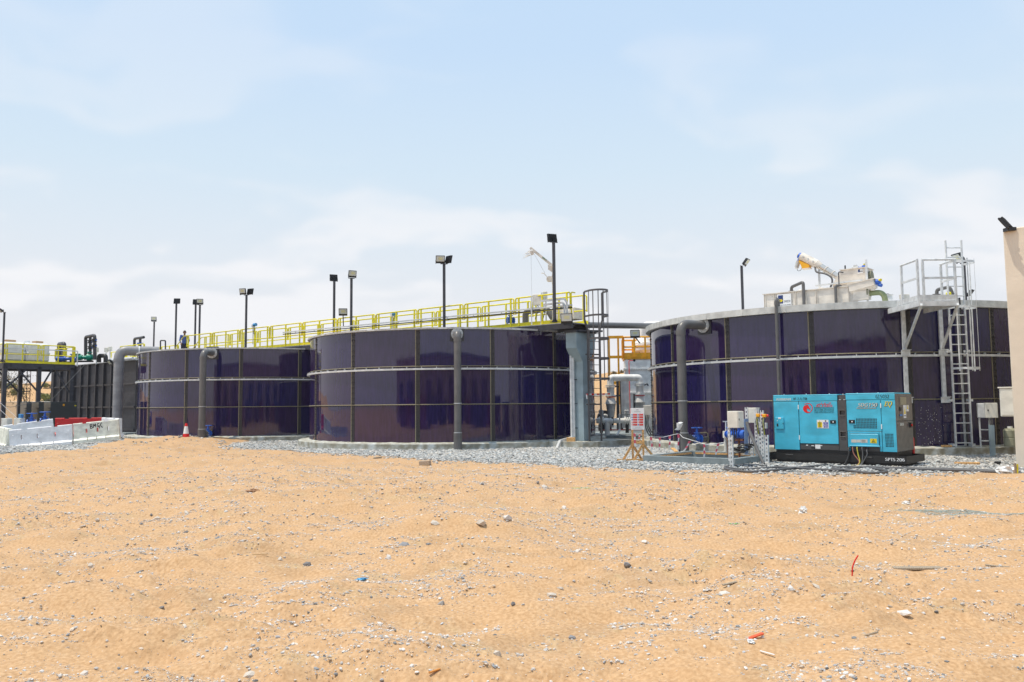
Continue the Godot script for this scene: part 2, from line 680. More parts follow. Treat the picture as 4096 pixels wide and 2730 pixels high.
func bump(x: float, z: float, cx: float, cz: float, rx: float, rz: float) -> float:
	var dx := (x - cx) / rx
	var dz := (z - cz) / rz
	return exp(-(dx * dx + dz * dz))

func sand_open(x: float, z: float) -> float:
	var h := nz_low.get_noise_2d(x * 1.3, z * 1.3) * 0.20
	h += 0.34 * bump(x, z, -3.4, -15.5, 5.0, 3.6)
	h += 0.20 * bump(x, z, 2.4, -13.0, 1.4, 0.9)
	h += 0.13 * bump(x, z, -0.6, -10.0, 1.7, 0.7)
	h += 0.15 * bump(x, z, 4.7, -14.2, 1.1, 0.7)
	h += 0.14 * bump(x, z, 2.0, -7.9, 0.7, 0.32)
	h += 0.11 * bump(x, z, -1.0, -5.4, 0.7, 0.35)
	h += 0.30 * bump(x, z, 9.3, -14.0, 2.0, 1.8)
	h += 0.10 * bump(x, z, -8.5, -26.0, 5.0, 4.0)
	h += 0.24 * bump(x, z, -17.0, -36.5, 3.4, 3.0) + 0.16 * bump(x, z, -13.8, -37.0, 2.0, 2.6)
	# trodden and rain-pitted ground between smooth wind-blown patches
	var rough := smoothstep(-0.25, 0.35, nz_low.get_noise_2d(x * 3.1 + 50.0, z * 4.0))
	h += nz_mid.get_noise_2d(x * 0.55, z * 1.0) * 0.10
	h += nz_mid.get_noise_2d(x * 1.6 + 7.0, z * 2.6) * 0.07 * rough
	h += nz_fine.get_noise_2d(x * 0.5, z * 1.2) * (0.024 + 0.040 * rough)
	# low ripples drawn out across the wind
	var a := nz_fine.get_noise_2d(x * 0.9 + 40.0, z * 3.0)
	h += (1.0 - absf(a) * 2.0) * (0.011 + 0.016 * rough)
	return h

func sand_h(x: float, z: float) -> float:
	var h := sand_open(x, z)
	var s := z - edge_z(x)
	var low := clampf((x + 13.0) * 0.5, 0.0, 1.0)
	var keep := lerpf(1.0, smoothstep(-0.2, 3.5, s), low)
	h = lerpf(0.02 + h * 0.12, h, keep)
	if s < 0.15:
		h = lerpf(h, minf(h, -0.03), smoothstep(0.15, -0.7, s) * (low if x > -17.5 else 1.0))
	return maxf(h, -0.30)

func gravel_h(x: float, z: float) -> float:
	var s := edge_z(x) - z
	return 0.015 + nz_mid.get_noise_2d(x * 0.6, z * 0.6) * 0.02 - 0.05 * smoothstep(0.6, 0.0, s)

func grit(x: float, z: float) -> float:
	var n := 0.7 * nz_patch.get_noise_2d(x * 1.2, z * 1.9) + 0.95 * nz_patch.get_noise_2d(x * 4.6 + 9.0, z * 8.0) + 0.5 * nz_patch.get_noise_2d(x * 13.0, z * 21.0)
	var dens := smoothstep(-0.12, 0.55, n)
	dens += 0.85 * bump(x, z, -3.2, -17.5, 7.0, 3.2) * smoothstep(-0.6, 0.35, n)
	dens += 0.8 * bump(x, z, 2.5, -13.2, 1.5, 1.3) * smoothstep(-0.5, 0.2, n)
	dens += 0.7 * bump(x, z, 4.7, -14.3, 1.2, 0.8) + 0.7 * bump(x, z, -0.5, -10.2, 2.0, 0.7) * smoothstep(-0.4, 0.2, n)
	dens += 0.9 * bump(x, z, -0.9, -5.35, 0.75, 0.22) + 0.6 * bump(x, z, 2.05, -7.8, 0.7, 0.3)
	dens += 0.7 * bump(x, z, 8.6, -13.2, 1.6, 1.4) * smoothstep(-0.4, 0.2, n)
	dens += 0.6 * bump(x, z, -4.0, -12.5, 6.0, 4.0) * smoothstep(-0.55, 0.3, n)
	dens += 0.5 * bump(x, z, 6.0, -10.5, 2.5, 1.2) * smoothstep(-0.5, 0.3, n)
	return dens

func terrain() -> void:
	var g := MB.new()
	var xs := [-900.0, -300.0, -100.0, -40.0, 0.0, 40.0, 100.0, 300.0, 900.0]
	for i in xs.size() - 1:
		for j in xs.size() - 1:
			g.quad(Vector3(xs[i], -0.36, xs[j + 1]), Vector3(xs[i + 1], -0.36, xs[j + 1]), Vector3(xs[i + 1], -0.36, xs[j]), Vector3(xs[i], -0.36, xs[j]))
	struct(obj("ground", g, M.hill))
	# near sand: rows closer together towards the foreground
	var rows := 380
	var cols := 460
	var b := MB.new()
	var pos := PackedVector3Array()
	for r in rows + 1:
		var d := -30.0 if r == 0 else 1.2 * pow(44.0 / 1.2, (r - 1.0) / (rows - 1.0))
		var hw := 0.74 * maxf(d, 0.0) + 3.0
		if r == 0:
			hw = 30.0
		for c in cols + 1:
			var x := lerpf(-hw, hw, float(c) / cols)
			var z := -d
			var y := sand_h(x, z)
			if c == 0 or c == cols:
				y = -0.40
			pos.append(Vector3(x, y, z))
	var nrm := PackedVector3Array()
	nrm.resize(pos.size())
	var st := cols + 1
	for r in rows + 1:
		for c in cols + 1:
			var i := r * st + c
			var dx := pos[mini(c + 1, cols) + r * st] - pos[maxi(c - 1, 0) + r * st]
			var dz := pos[c + maxi(r - 1, 0) * st] - pos[c + mini(r + 1, rows) * st]
			nrm[i] = dz.cross(dx).normalized()
	# grit lying in drifts pales the sand; damp patches deepen it
	var cols_a := PackedColorArray()
	cols_a.resize(pos.size())
	for i in pos.size():
		var p := pos[i]
		var drift := grit(p.x, p.z)
		var grain := 0.90 + 0.2 * rng.randf()
		var w := clampf(drift * 0.95 * grain, 0.0, 0.9)
		var deep := 1.0 - 0.13 * smoothstep(0.05, 0.4, nz_patch.get_noise_2d(p.x * 1.7 - 30.0, p.z * 2.3))
		cols_a[i] = Color(lerpf(0.99 * deep, 1.02, w), lerpf(0.97 * deep, 1.28, w), lerpf(0.93 * deep, 1.78, w))
	b.c = cols_a
	b.colored = true
	b.v = pos
	b.n = nrm
	b.t.resize(pos.size())
	var ii := PackedInt32Array()
	for r in rows:
		for c in cols:
			var i := r * st + c
			ii.append_array([i, i + st, i + 1, i + 1, i + st, i + st + 1])
	b.ix = ii
	struct(obj("sand", b, M.sand))
	# gravel bed
	var gb := MB.new()
	var gx := 110
	var gz := 60
	var p2 := []
	for i in gx + 1:
		var x := lerpf(-42.0, 40.0, float(i) / gx)
		for j in gz + 1:
			var f := float(j) / gz
			var z := lerpf(edge_z(x), -64.0, f * f)
			p2.append(Vector3(x, gravel_h(x, z), z))
	for i in gx:
		for j in gz:
			var k := i * (gz + 1) + j
			gb.quad(p2[k], p2[k + gz + 1], p2[k + gz + 2], p2[k + 1])
	struct(obj("gravel_bed", gb, M.gravel_bed))
	stones()
	# dune beyond the site
	var hb := MB.new()
	var hp := []
	for i in 91:
		for j in 31:
			var x := lerpf(-130.0, 110.0, i / 90.0)
			var z := lerpf(-60.0, -190.0, pow(j / 30.0, 1.3))
			var top := 4.3 + 0.9 * smoothstep(-35.0, 5.0, x) + nz_low.get_noise_2d(x * 0.35, z * 0.35) * 1.6
			var y := top * smoothstep(-60.0, -92.0, z) + nz_mid.get_noise_2d(x * 0.25, z * 0.25) * 0.35 - 0.3
			hp.append(Vector3(x, y, z))
	for i in 90:
		for j in 30:
			var k := i * 31 + j
			hb.quad(hp[k], hp[k + 31], hp[k + 32], hp[k + 1])
	struct(obj("sand_hill", hb, M.hill))

func rock_mesh(sd: int, m: Material, rough := 0.28) -> ArrayMesh:
	var r := RandomNumberGenerator.new()
	r.seed = sd
	var p := []
	var t := (1.0 + sqrt(5.0)) / 2.0
	for q in [[-1, t, 0], [1, t, 0], [-1, -t, 0], [1, -t, 0], [0, -1, t], [0, 1, t], [0, -1, -t], [0, 1, -t], [t, 0, -1], [t, 0, 1], [-t, 0, -1], [-t, 0, 1]]:
		p.append(Vector3(q[0], q[1], q[2]).normalized() * 0.5 * r.randf_range(1.0 - rough, 1.0 + rough))
	var f := [[0, 11, 5], [0, 5, 1], [0, 1, 7], [0, 7, 10], [0, 10, 11], [1, 5, 9], [5, 11, 4], [11, 10, 2], [10, 7, 6], [7, 1, 8], [3, 9, 4], [3, 4, 2], [3, 2, 6], [3, 6, 8], [3, 8, 9], [4, 9, 5], [2, 4, 11], [6, 2, 10], [8, 6, 7], [9, 8, 1]]
	var b := MB.new()
	for k in f:
		b.tri(p[k[0]], p[k[1]], p[k[2]])
	return b.mesh(m)

func scatter(called: String, label: String, cat: String, mesh: Mesh, xfs: Array, cols: Array) -> void:
	var mm := MultiMesh.new()
	mm.transform_format = MultiMesh.TRANSFORM_3D
	mm.use_colors = true
	mm.mesh = mesh
	mm.instance_count = xfs.size()
	for k in xfs.size():
		mm.set_instance_transform(k, xfs[k])
		mm.set_instance_color(k, cols[k])
	var o := MultiMeshInstance3D.new()
	o.multimesh = mm
	place(o, called, self)
	tag(o, label, cat)
	stuff(o)

func stone_xf(p: Vector3, s: float, flat := 0.6) -> Transform3D:
	var b := Basis(Vector3.UP, rng.randf() * TAU) * Basis(Vector3.RIGHT, rng.randf_range(-0.4, 0.4)) * Basis(Vector3.BACK, rng.randf_range(-0.4, 0.4))
	b = b * Basis.from_scale(Vector3(s * rng.randf_range(0.8, 1.5), s * rng.randf_range(flat * 0.6, flat * 1.2), s * rng.randf_range(0.7, 1.1))) * Basis(Vector3(rng.randf() - 0.5, rng.randf() - 0.5, rng.randf() - 0.5).normalized(), rng.randf() * TAU)
	return Transform3D(b, p)

func in_solid(x: float, z: float) -> bool:
	for t in [T1, T2, T3]:
		if Vector2(x - t[0], z - t[1]).length() < t[2] + 0.44:
			return true
	var q := yaw(-SITE) * (Vector3(x, 0, z) - Vector3(3.52, 0, -22.4))
	return q.x > 0 and q.x < 2.67 and q.z < 0 and q.z > -2.7

func stones() -> void:
	var xfs := []
	var cols := []
	var tries := 0
	while xfs.size() < 66000 and tries < 400000:
		tries += 1
		var u := rng.randf()
		var x: float
		var z: float
		if u < 0.62:
			x = rng.randf_range(-9.5, 14.5); z = rng.randf_range(-17.0, -31.0)
		elif u < 0.80:
			x = rng.randf_range(-24.0, -8.0); z = rng.randf_range(-28.5, -41.0)
		elif u < 0.93:
			x = rng.randf_range(0.5, 9.0); z = rng.randf_range(-24.0, -45.0)
		else:
			x = rng.randf_range(-30.0, -17.0); z = rng.randf_range(-36.0, -50.0)
		var s := edge_z(x) - z
		if s < -1.1 or in_solid(x, z):
			continue
		if s < 0.25 and rng.randf() > 0.30 + s * (0.9 if s > 0.0 else 0.28) + nz_mid.get_noise_2d(x * 2.0, z * 2.0) * 0.9:
			continue
		var y := gravel_h(x, z) if s > 0.1 else maxf(sand_h(x, z), gravel_h(x, z))
		var far := clampf((-z - 20.0) / 20.0, 0.0, 1.0)
		var sz := rng.randf_range(0.035, 0.085) * (1.0 + far * 0.5)
		if rng.randf() < 0.06:
			sz *= 1.4
		xfs.append(stone_xf(Vector3(x, y + rng.randf_range(-0.005, 0.022), z), sz, 0.55))
		var v := rng.randf_range(0.26, 0.60)
		var tint := rng.randf()
		var c := Color(v, v * 0.995, v * 0.965)
		if tint < 0.14:
			c = Color(v * 1.1, v * 1.02, v * 0.9)
		elif tint < 0.28:
			c = Color(v * 0.88, v * 0.96, v * 0.98)
		elif tint < 0.34:
			c = Color(v * 0.5, v * 0.53, v * 0.56)
		cols.append(c)
	scatter("gravel", "loose pale grey crushed gravel spread round the tank bases", "gravel", rock_mesh(3, M.stone), xfs, cols)
	# pebbles and shell grit lying on the sand, in drifts
	xfs = []
	cols = []
	tries = 0
	while xfs.size() < 430000 and tries < 1500000:
		tries += 1
		var d := 3.6 * pow(40.0 / 3.6, pow(rng.randf(), 0.8))
		var x := rng.randf_range(-1.0, 1.0) * (0.70 * d + 1.0)
		var z := -d
		if z < edge_z(x) - 0.3:
			continue
		var dens := grit(x, z)
		if rng.randf() > dens * 0.75 + 0.03:
			continue
		var s := 0.0031 * pow(rng.randf(), -0.5)
		s = minf(s, 0.026) * (0.85 + d * 0.045)
		xfs.append(stone_xf(Vector3(x, sand_h(x, z) + s * 0.04, z), s, 0.7))
		var v := rng.randf_range(0.40, 0.76)
		var k := rng.randf()
		var c := Color(v, v * 0.96, v * 0.92)
		if k < 0.09:
			v *= 0.42
			c = Color(v * 0.95, v, v * 1.05)
		elif k < 0.34:
			c = Color(v, v * 0.84, v * 0.68)
		elif k < 0.42:
			c = Color(v * 0.7, v * 0.72, v * 0.76)
		cols.append(c)
	scatter("pebbles", "small pale pebbles and shell grit strewn in drifts over the sand", "pebbles", rock_mesh(9, M.stone, 0.22), xfs, cols)


# ---------- bolted tanks ----------
func tanks() -> void:
	tank(T1, "dark navy bolted steel tank standing farthest left with traffic cone before it", false, 101)
	tank(T2, "dark navy bolted steel tank in the middle below the crane and yellow walkway", false, 202)
	tank(T3, "dark navy bolted steel tank with wide grey top band behind the turquoise generator", true, 303)
	foundation(T1, "low grey concrete ring under the left tank behind the cone", 0.5)
	foundation(T2, "grey concrete ring under the middle tank behind the gravel strip", 0.46)
	foundation(T3, "grey concrete ring under the right tank behind the generator", 0.50)
	# pad below the grey column
	var pb := MB.new()
	var poly := PackedVector2Array([Vector2(-1.4, 0.75), Vector2(0.85, 0.75), Vector2(1.25, 0.35), Vector2(1.25, -2.2), Vector2(-1.4, -2.2)])
	pb.xf = Transform3D(Basis(Vector3.RIGHT, -PI / 2), Vector3.ZERO)
	pb.prism(poly * Transform2D.FLIP_Y, -0.1, 0.246)
	var pad := obj("concrete_pad", pb, M.concrete)
	pad.position = Vector3(2.35, 0, -30.9)
	pad.rotation_degrees.y = SITE
	tag(pad, "concrete pad with cut corner under the grey column and black caged ladder", "foundation")

func foundation(t: Array, label: String, wide: float) -> void:
	var b := MB.new()
	var r: float = t[2] + wide
	var n: int = t[3] * 3
	b.lathe([Vector2(r, -0.15), Vector2(r, 0.225), Vector2(r - 0.025, 0.25), Vector2(t[2] - 0.3, 0.252)], n)
	var o := thing("tank_foundation", label, "foundation", Vector3(t[0], 0, t[1]), rad_to_deg(t[4]))
	obj("ring", b, M.concrete, o)
	# weathered mortar along the foot of the shell
	var g := MB.new()
	var m := 160
	for k in m:
		var a0 := TAU * k / m
		var a1 := TAU * (k + 1) / m
		var h0 := 0.02 + 0.035 * absf(nz_fine.get_noise_2d(k * 0.21, t[0]))
		var h1 := 0.02 + 0.035 * absf(nz_fine.get_noise_2d((k + 1) % m * 0.21, t[0]))
		var p0 := Vector3(sin(a0), 0, cos(a0))
		var p1 := Vector3(sin(a1), 0, cos(a1))
		var rr: float = t[2]
		var up := Vector3.UP
		g.quad(p0 * (rr + 0.09) + up * 0.252, p1 * (rr + 0.09) + up * 0.252, p1 * (rr + 0.004) + up * (0.25 + h1), p0 * (rr + 0.004) + up * (0.25 + h0))
	obj("mortar_fillet", g, M.concrete, o)

func tank(t: Array, label: String, band: bool, sd: int) -> void:
	var root := thing("storage_tank", label, "tank", Vector3(t[0], BASE, t[1]))
	var r: float = t[2]
	var n: int = t[3]
	var st := TAU / n
	var noise := FastNoiseLite.new()
	noise.seed = sd
	noise.frequency = 0.8
	noise.fractal_octaves = 2
	var top := RING * 3
	var liner := MB.new()
	liner.lathe([Vector2(r - 0.03, 0.0), Vector2(r - 0.03, top)], n * 3, Vector3.ZERO, Basis.IDENTITY)
	obj("liner", liner, M.liner, root)
	for ring in 3:
		for k in n:
			var b := MB.new()
			var nx := 10
			var ny := 6
			var gap: float = 0.002 / r
			var pts := []
			for j in ny + 1:
				for i in nx + 1:
					var fx := float(i) / nx
					var fy := float(j) / ny
					var a: float = t[4] + st * k + lerpf(gap, st - gap, fx)
					var y := RING * ring + lerpf(0.002, RING - 0.002, fy)
					var edge := sin(PI * fx) * sin(PI * fy)
					var dr := noise.get_noise_3d(a * r * 1.7, y * 0.3, k * 7.0 + ring * 13.0) * 0.0022 * edge
					pts.append(Vector3(sin(a) * (r + dr), y, cos(a) * (r + dr)))
			var w := nx + 1
			for j in ny + 1:
				for i in nx + 1:
					var dx: Vector3 = pts[j * w + mini(i + 1, nx)] - pts[j * w + maxi(i - 1, 0)]
					var dy: Vector3 = pts[mini(j + 1, ny) * w + i] - pts[maxi(j - 1, 0) * w + i]
					b.vert(pts[j * w + i], dx.cross(dy))
			for j in ny:
				for i in nx:
					var q := j * w + i
					b.ix.append_array([q, q + w, q + 1, q + 1, q + w, q + w + 1])
			obj("panel", b, M.enamels[(k * 7 + ring * 3 + sd) % 4], root)
	# vertical lap seams with bolt rows
	for k in n:
		var a: float = t[4] + st * k
		var s := MB.new()
		var e := MB.new()
		var bb := MB.new()
		var dirv := Vector3(sin(a), 0, cos(a))
		var tan := Vector3(cos(a), 0, -sin(a))
		var bas := Basis(tan, Vector3.UP, dirv)
		var mid := dirv * (r + 0.002)
		s.box(mid + tan * 0.075 + Vector3.UP * top * 0.5 - dirv * 0.002, Vector3(0.15, top - 0.01, 0.010), bas)
		obj("lap_strip", s, M.enamel_dark, root)
		e.beam(mid - tan * 0.012, mid - tan * 0.012 + Vector3.UP * top, 0.032, 0.022, dirv)
		obj("sealant_bead", e, M.bead, root)
		for q in 42:
			var y := 0.05 + q * 0.1
			for c in 3:
				if (q + c) % 2 == 0 or c == 1:
					bb.cyl(mid + tan * (0.025 + c * 0.048) + Vector3.UP * (y + 0.03 * (c % 2)), mid + dirv * 0.032 + tan * (0.025 + c * 0.048) + Vector3.UP * (y + 0.03 * (c % 2)), 0.016, 0.013, 5)
		stuff(obj("bolts", bb, M.bolt, root))
	# ring joints: bead with bolts below
	for ring in [1, 2]:
		var e := MB.new()
		var y: float = RING * ring
		var m := n * 8
		var prof := [Vector2(r - 0.01, y - 0.016), Vector2(r + 0.024, y - 0.012), Vector2(r + 0.03, y + 0.006), Vector2(r + 0.004, y + 0.02)]
		e.lathe(prof, m)
		obj("joint_bead", e, M.bead, root)
		var bb := MB.new()
		var cnt := int(TAU * r / 0.105)
		for q in cnt:
			var a := TAU * q / cnt
			var dv := Vector3(sin(a), 0, cos(a))
			bb.cyl(dv * (r + 0.004) + Vector3.UP * (y - 0.035), dv * (r + 0.03) + Vector3.UP * (y - 0.035), 0.014, 0.012, 5)
		stuff(obj("bolts", bb, M.bolt, root))
	# wind girder: galvanised angle on clips below the second joint
	var gy := RING * 2 - 0.10
	var g := MB.new()
	g.lathe([Vector2(r + 0.03, gy - 0.035), Vector2(r + 0.115, gy - 0.035), Vector2(r + 0.115, gy + 0.03), Vector2(r + 0.108, gy + 0.03), Vector2(r + 0.108, gy - 0.028), Vector2(r + 0.03, gy - 0.028)], n * 8)
	obj("wind_girder", g, M.galv, root)
	var cl := n * 5
	for q in cl:
		var a: float = t[4] + TAU * (q + 0.4) / cl
		if cos(a) < -0.1:
			continue
		var dv := Vector3(sin(a), 0, cos(a))
		var tan := Vector3(cos(a), 0, -sin(a))
		var c := MB.new()
		c.box(dv * (r + 0.055) + Vector3.UP * (gy + 0.035), Vector3(0.012, 0.09, 0.09), Basis(tan, Vector3.UP, dv))
		obj("girder_clip", c, M.galv, root)
	# top edge
	if band:
		var tb := MB.new()
		tb.lathe([Vector2(r + 0.02, top - 0.06), Vector2(r + 0.165, top - 0.06), Vector2(r + 0.17, top + 0.145), Vector2(r - 0.2, top + 0.15)], n * 6)
		obj("top_band", tb, M.tankband, root)
		for k in n * 2:
			var a: float = t[4] + st * 0.5 * k + 0.1
			var dv := Vector3(sin(a), 0, cos(a))
			var jn := MB.new()
			jn.box(dv * (r + 0.170) + Vector3.UP * (top + 0.042), Vector3(0.10, 0.196, 0.008), Basis(Vector3(cos(a), 0, -sin(a)), Vector3.UP, dv))
			obj("band_joint", jn, M.tankband, root)
		var lid := MB.new()
		lid.cyl(Vector3(0, top + 0.05, 0), Vector3(0, top + 0.06, 0), r - 0.1, -1, n * 4)
		obj("cover", lid, M.galv_dull, root)
		# pale splashes low on the shell
		var sp := MB.new()
		var rs := RandomNumberGenerator.new()
		rs.seed = 5
		for q in 80:
			var a := deg_to_rad(clampf(rs.randfn(-0.5, 2.1), -7.0, 5.2))
			var y := pow(rs.randf(), 1.5) * 1.15 + 0.05
			var dv := Vector3(sin(a), 0, cos(a))
			sp.box(dv * (r + 0.0045) + Vector3.UP * y, Vector3(rs.randf_range(0.004, 0.014), rs.randf_range(0.005, 0.024), 0.003), Basis(Vector3(cos(a), 0, -sin(a)), Vector3.UP, dv))
		stuff(obj("white_splashes", sp, M.white, root))
	else:
		var tb := MB.new()
		tb.lathe([Vector2(r + 0.004, top - 0.045), Vector2(r + 0.09, top - 0.045), Vector2(r + 0.095, top + 0.02), Vector2(r + 0.02, top + 0.024), Vector2(r + 0.02, top - 0.02), Vector2(r - 0.05, top - 0.02)], n * 6)
		obj("top_rim", tb, M.galv_dull, root)
		for k in n:
			var a: float = t[4] + st * k + 0.16
			var dv := Vector3(sin(a), 0, cos(a))
			var jn := MB.new()
			jn.box(dv * (r + 0.098) + Vector3.UP * (top - 0.012), Vector3(0.34, 0.06, 0.012), Basis(Vector3(cos(a), 0, -sin(a)), Vector3.UP, dv))
			obj("splice_plate", jn, M.galv, root)

func flange(b: MB, p: Vector3, d: Vector3, r: float, th: float) -> void:
	b.cyl(p - d * th * 0.5, p + d * th * 0.5, r, -1, 20)

# vertical pipe beside a tank that elbows into the top ring
func drop_pipe(t: Array, deg: float, off: float, rad: float, label: String, ring_y: float, m: Material) -> Node3D:
	var c := polar(t, deg, t[2] + off, 0.0)
	var o := thing("drop_pipe", label, "pipe", c)
	var inn := Vector3(-sin(deg_to_rad(deg)), 0, -cos(deg_to_rad(deg)))
	var b := MB.new()
	b.tube(bend([Vector3(0, -0.05, 0), Vector3(0, ring_y, 0), inn * (off + 0.02) + Vector3.UP * ring_y], rad * 2.2, 10), rad, 24)
	obj("pipe", b, m, o)
	var s := MB.new()
	s.cyl(Vector3(0, -0.06, 0), Vector3(0, 0.62, 0), rad * 1.16, -1, 24)
	obj("foot_sleeve", s, m, o)
	var s2 := MB.new()
	s2.cyl(Vector3(0, ring_y - rad * 2.3 - 0.02, 0), Vector3(0, ring_y - rad * 2.3 + 0.12, 0), rad * 1.08, -1, 24)
	obj("elbow_socket", s2, m, o)
	for y in [0.63, 1.42 + BASE]:
		var w := MB.new()
		w.cyl(Vector3(0, y, 0), Vector3(0, y + 0.022, 0), rad * 1.10, -1, 24)
		obj("clamp", w, M.galv, o)
	var f := MB.new()
	flange(f, inn * (off - 0.07) + Vector3.UP * ring_y, inn, rad * 1.7, 0.045)
	obj("flange", f, M.galv_dull, o)
	var p := MB.new()
	p.box(inn * (off - 0.018) + Vector3.UP * ring_y, Vector3(rad * 4.0, rad * 4.0, 0.03), yaw(deg))
	obj("wall_plate", p, M.steel_dark, o)
	var bl := MB.new()
	var tg := inn.cross(Vector3.UP)
	for k in 10:
		var a := TAU * k / 10
		var q: Vector3 = inn * (off - 0.1) + Vector3.UP * ring_y + (tg * cos(a) + Vector3.UP * sin(a)) * rad * 1.42
		bl.cyl(q, q - inn * 0.03, 0.016, -1, 6)
	stuff(obj("flange_bolts", bl, M.galv, o))
	return o

func gate_valve(label: String, at: Vector3, turn: float, s: float) -> Node3D:
	var o := thing("gate_valve", label, "valve", at, turn)
	var b := MB.new()
	b.ball(Vector3(0, 0, 0), Vector3(0.11, 0.15, 0.13) * s, 14, 10)
	b.cyl(Vector3(-0.13, 0, 0) * s, Vector3(0.13, 0, 0) * s, 0.09 * s, -1, 16)
	b.cyl(Vector3(0, 0.1, 0) * s, Vector3(0, 0.22, 0) * s, 0.1 * s, 0.065 * s, 14)
	obj("body", b, M.blue, o)
	for sd in [-1.0, 1.0]:
		var f := MB.new()
		f.cyl(Vector3(0.13 * sd, 0, 0) * s, Vector3(0.17 * sd, 0, 0) * s, 0.17 * s, -1, 20)
		obj("flange", f, M.blue, o)
		var bl := MB.new()
		for k in 8:
			var a := TAU * (k + 0.5) / 8
			bl.cyl(Vector3(0.165 * sd, cos(a) * 0.135, sin(a) * 0.135) * s, Vector3(0.195 * sd, cos(a) * 0.135, sin(a) * 0.135) * s, 0.017 * s, -1, 6)
		stuff(obj("flange_bolts", bl, M.galv, o))
	var bo := MB.new()
	bo.cyl(Vector3(0, 0.22, 0) * s, Vector3(0, 0.25, 0) * s, 0.12 * s, -1, 14)
	bo.cyl(Vector3(0, 0.25, 0) * s, Vector3(0, 0.38, 0) * s, 0.05 * s, 0.04 * s, 12)
	obj("bonnet", bo, M.blue, o)
	var hw := MB.new()
	var ring := []
	for k in 21:
		var a := TAU * k / 20
		ring.append(Vector3(cos(a) * 0.2, 0.43, sin(a) * 0.2) * s)
	hw.tube(ring, 0.02 * s, 8, false)
	for k in 3:
		var a := PI * k / 3
		hw.beam(Vector3(cos(a) * 0.2, 0.43, sin(a) * 0.2) * s, Vector3(-cos(a) * 0.2, 0.43, -sin(a) * 0.2) * s, 0.03 * s, 0.02 * s)
	hw.cyl(Vector3(0, 0.36, 0) * s, Vector3(0, 0.46, 0) * s, 0.03 * s, -1, 10)
	obj("handwheel", hw, M.blue, o)
	return o

func tank_pipes() -> void:
	drop_pipe(T1, -5.7, 0.94, 0.15, "tall dark grey pipe elbowing into the left tank behind the cone", 4.22, M.pvc)
	drop_pipe(T2, 5.2, 0.62, 0.13, "tall dark grey pipe running straight down the front of the middle tank", 4.22, M.pvc)
	drop_pipe(T3, -57.1, 1.12, 0.15, "thick dark grey pipe with long elbow at the left of the right tank", 4.22, M.pvc)
	# branch and gate valve at the foot of two of them
	for q in [[T1, -5.7, 0.94, "small blue gate valve with handwheel beside the pipe behind the cone"], [T3, -57.1, 1.12, "blue gate valve with round handwheel at the foot of the thick elbowed pipe"]]:
		var t: Array = q[0]
		var deg: float = q[1]
		var off: float = q[2]
		var c := polar(t, deg, t[2] + off, 0.0)
		var inn := Vector3(-sin(deg_to_rad(deg)), 0, -cos(deg_to_rad(deg)))
		var br := thing("pipe_branch", ("short dark branch pipe from the pipe behind the cone into the left tank" if t == T1 else "short dark branch pipe from the thick elbowed pipe towards the right tank"), "pipe", c)
		var b := MB.new()
		var r0 := 0.17
		b.cyl(inn * 0.1 + Vector3.UP * 0.42, inn * 0.30 + Vector3.UP * 0.42, r0, r0, 20)
		b.cyl(inn * 0.30 + Vector3.UP * 0.42, inn * 0.36 + Vector3.UP * 0.42, r0, 0.08, 20)
		b.cyl(inn * 0.36 + Vector3.UP * 0.42, inn * (off + 0.02) + Vector3.UP * 0.42, 0.07, -1, 16)
		obj("pipe", b, M.pvc, br)
		gate_valve(q[3], c + inn * 0.62 + Vector3.UP * 0.42, deg + 90.0, 0.86)
		var lp := MB.new()
		var tg := inn.cross(Vector3.UP)
		lp.tube(bend([c + inn * 0.62 + tg * 0.05 + Vector3.UP * 0.62, c + inn * (off - 0.05) + tg * 0.05 + Vector3.UP * 0.62, c + inn * (off - 0.05) + tg * 0.05 + Vector3.UP * 0.26], 0.1), 0.022, 8)
		var lo := obj("drain_pipe", lp, M.bead)
		tag(lo, "thin tan drain pipe bent over the blue valve " + ("behind the cone" if t == T1 else "by the thick elbowed pipe"), "pipe")
	# thin pipe over the rim of the right tank
	var tp := polar(T3, -34.7, 7.25, 0.0)
	var o := thing("vent_pipe", "thin dark grey pipe hooked over the right tank rim left of the generator", "pipe", tp)
	var inn := Vector3(-sin(deg_to_rad(-34.7)), 0, -cos(deg_to_rad(-34.7)))
	var b := MB.new()
	b.tube(bend([Vector3(0, 0.3, 0), Vector3(0, 4.83, 0), inn * 0.42 + Vector3(-0.05, 4.83, 0), inn * 0.42 + Vector3(-0.05, 4.5, 0)], 0.12, 8), 0.05, 14)
	obj("pipe", b, M.pvc, o)
	var s := MB.new()
	s.cyl(Vector3(0, 4.62, 0), Vector3(0, 4.74, 0), 0.06, -1, 14)
	obj("elbow_socket", s, M.pvc, o)
	var f := MB.new()
	f.cyl(inn * 0.42 + Vector3(-0.05, 4.5, 0), inn * 0.42 + Vector3(-0.05, 4.54, 0), 0.12, -1, 16)
	obj("flange", f, M.pvc, o)
	for y in [1.45, 2.9]:
		var c := MB.new()
		c.cyl(Vector3(0, y, 0), Vector3(0, y + 0.03, 0), 0.058, -1, 14)
		obj("clamp", c, M.galv, o)
	# pipe joining the two right-hand tanks
	var jp := MB.new()
	jp.tube([Vector3(2.702, 4.631, -31.200), Vector3(6.038, 4.863, -34.300)], 0.12, 18)
	var j := obj("link_pipe", jp, M.pvc)
	tag(j, "dark grey pipe bridging high between the middle tank and the right tank", "pipe")


# ---------- walkway over the tanks ----------
const WA := Vector3(2.2, 4.64, -30.0)
const WB := Vector3(-18.6, 4.64, -46.65)

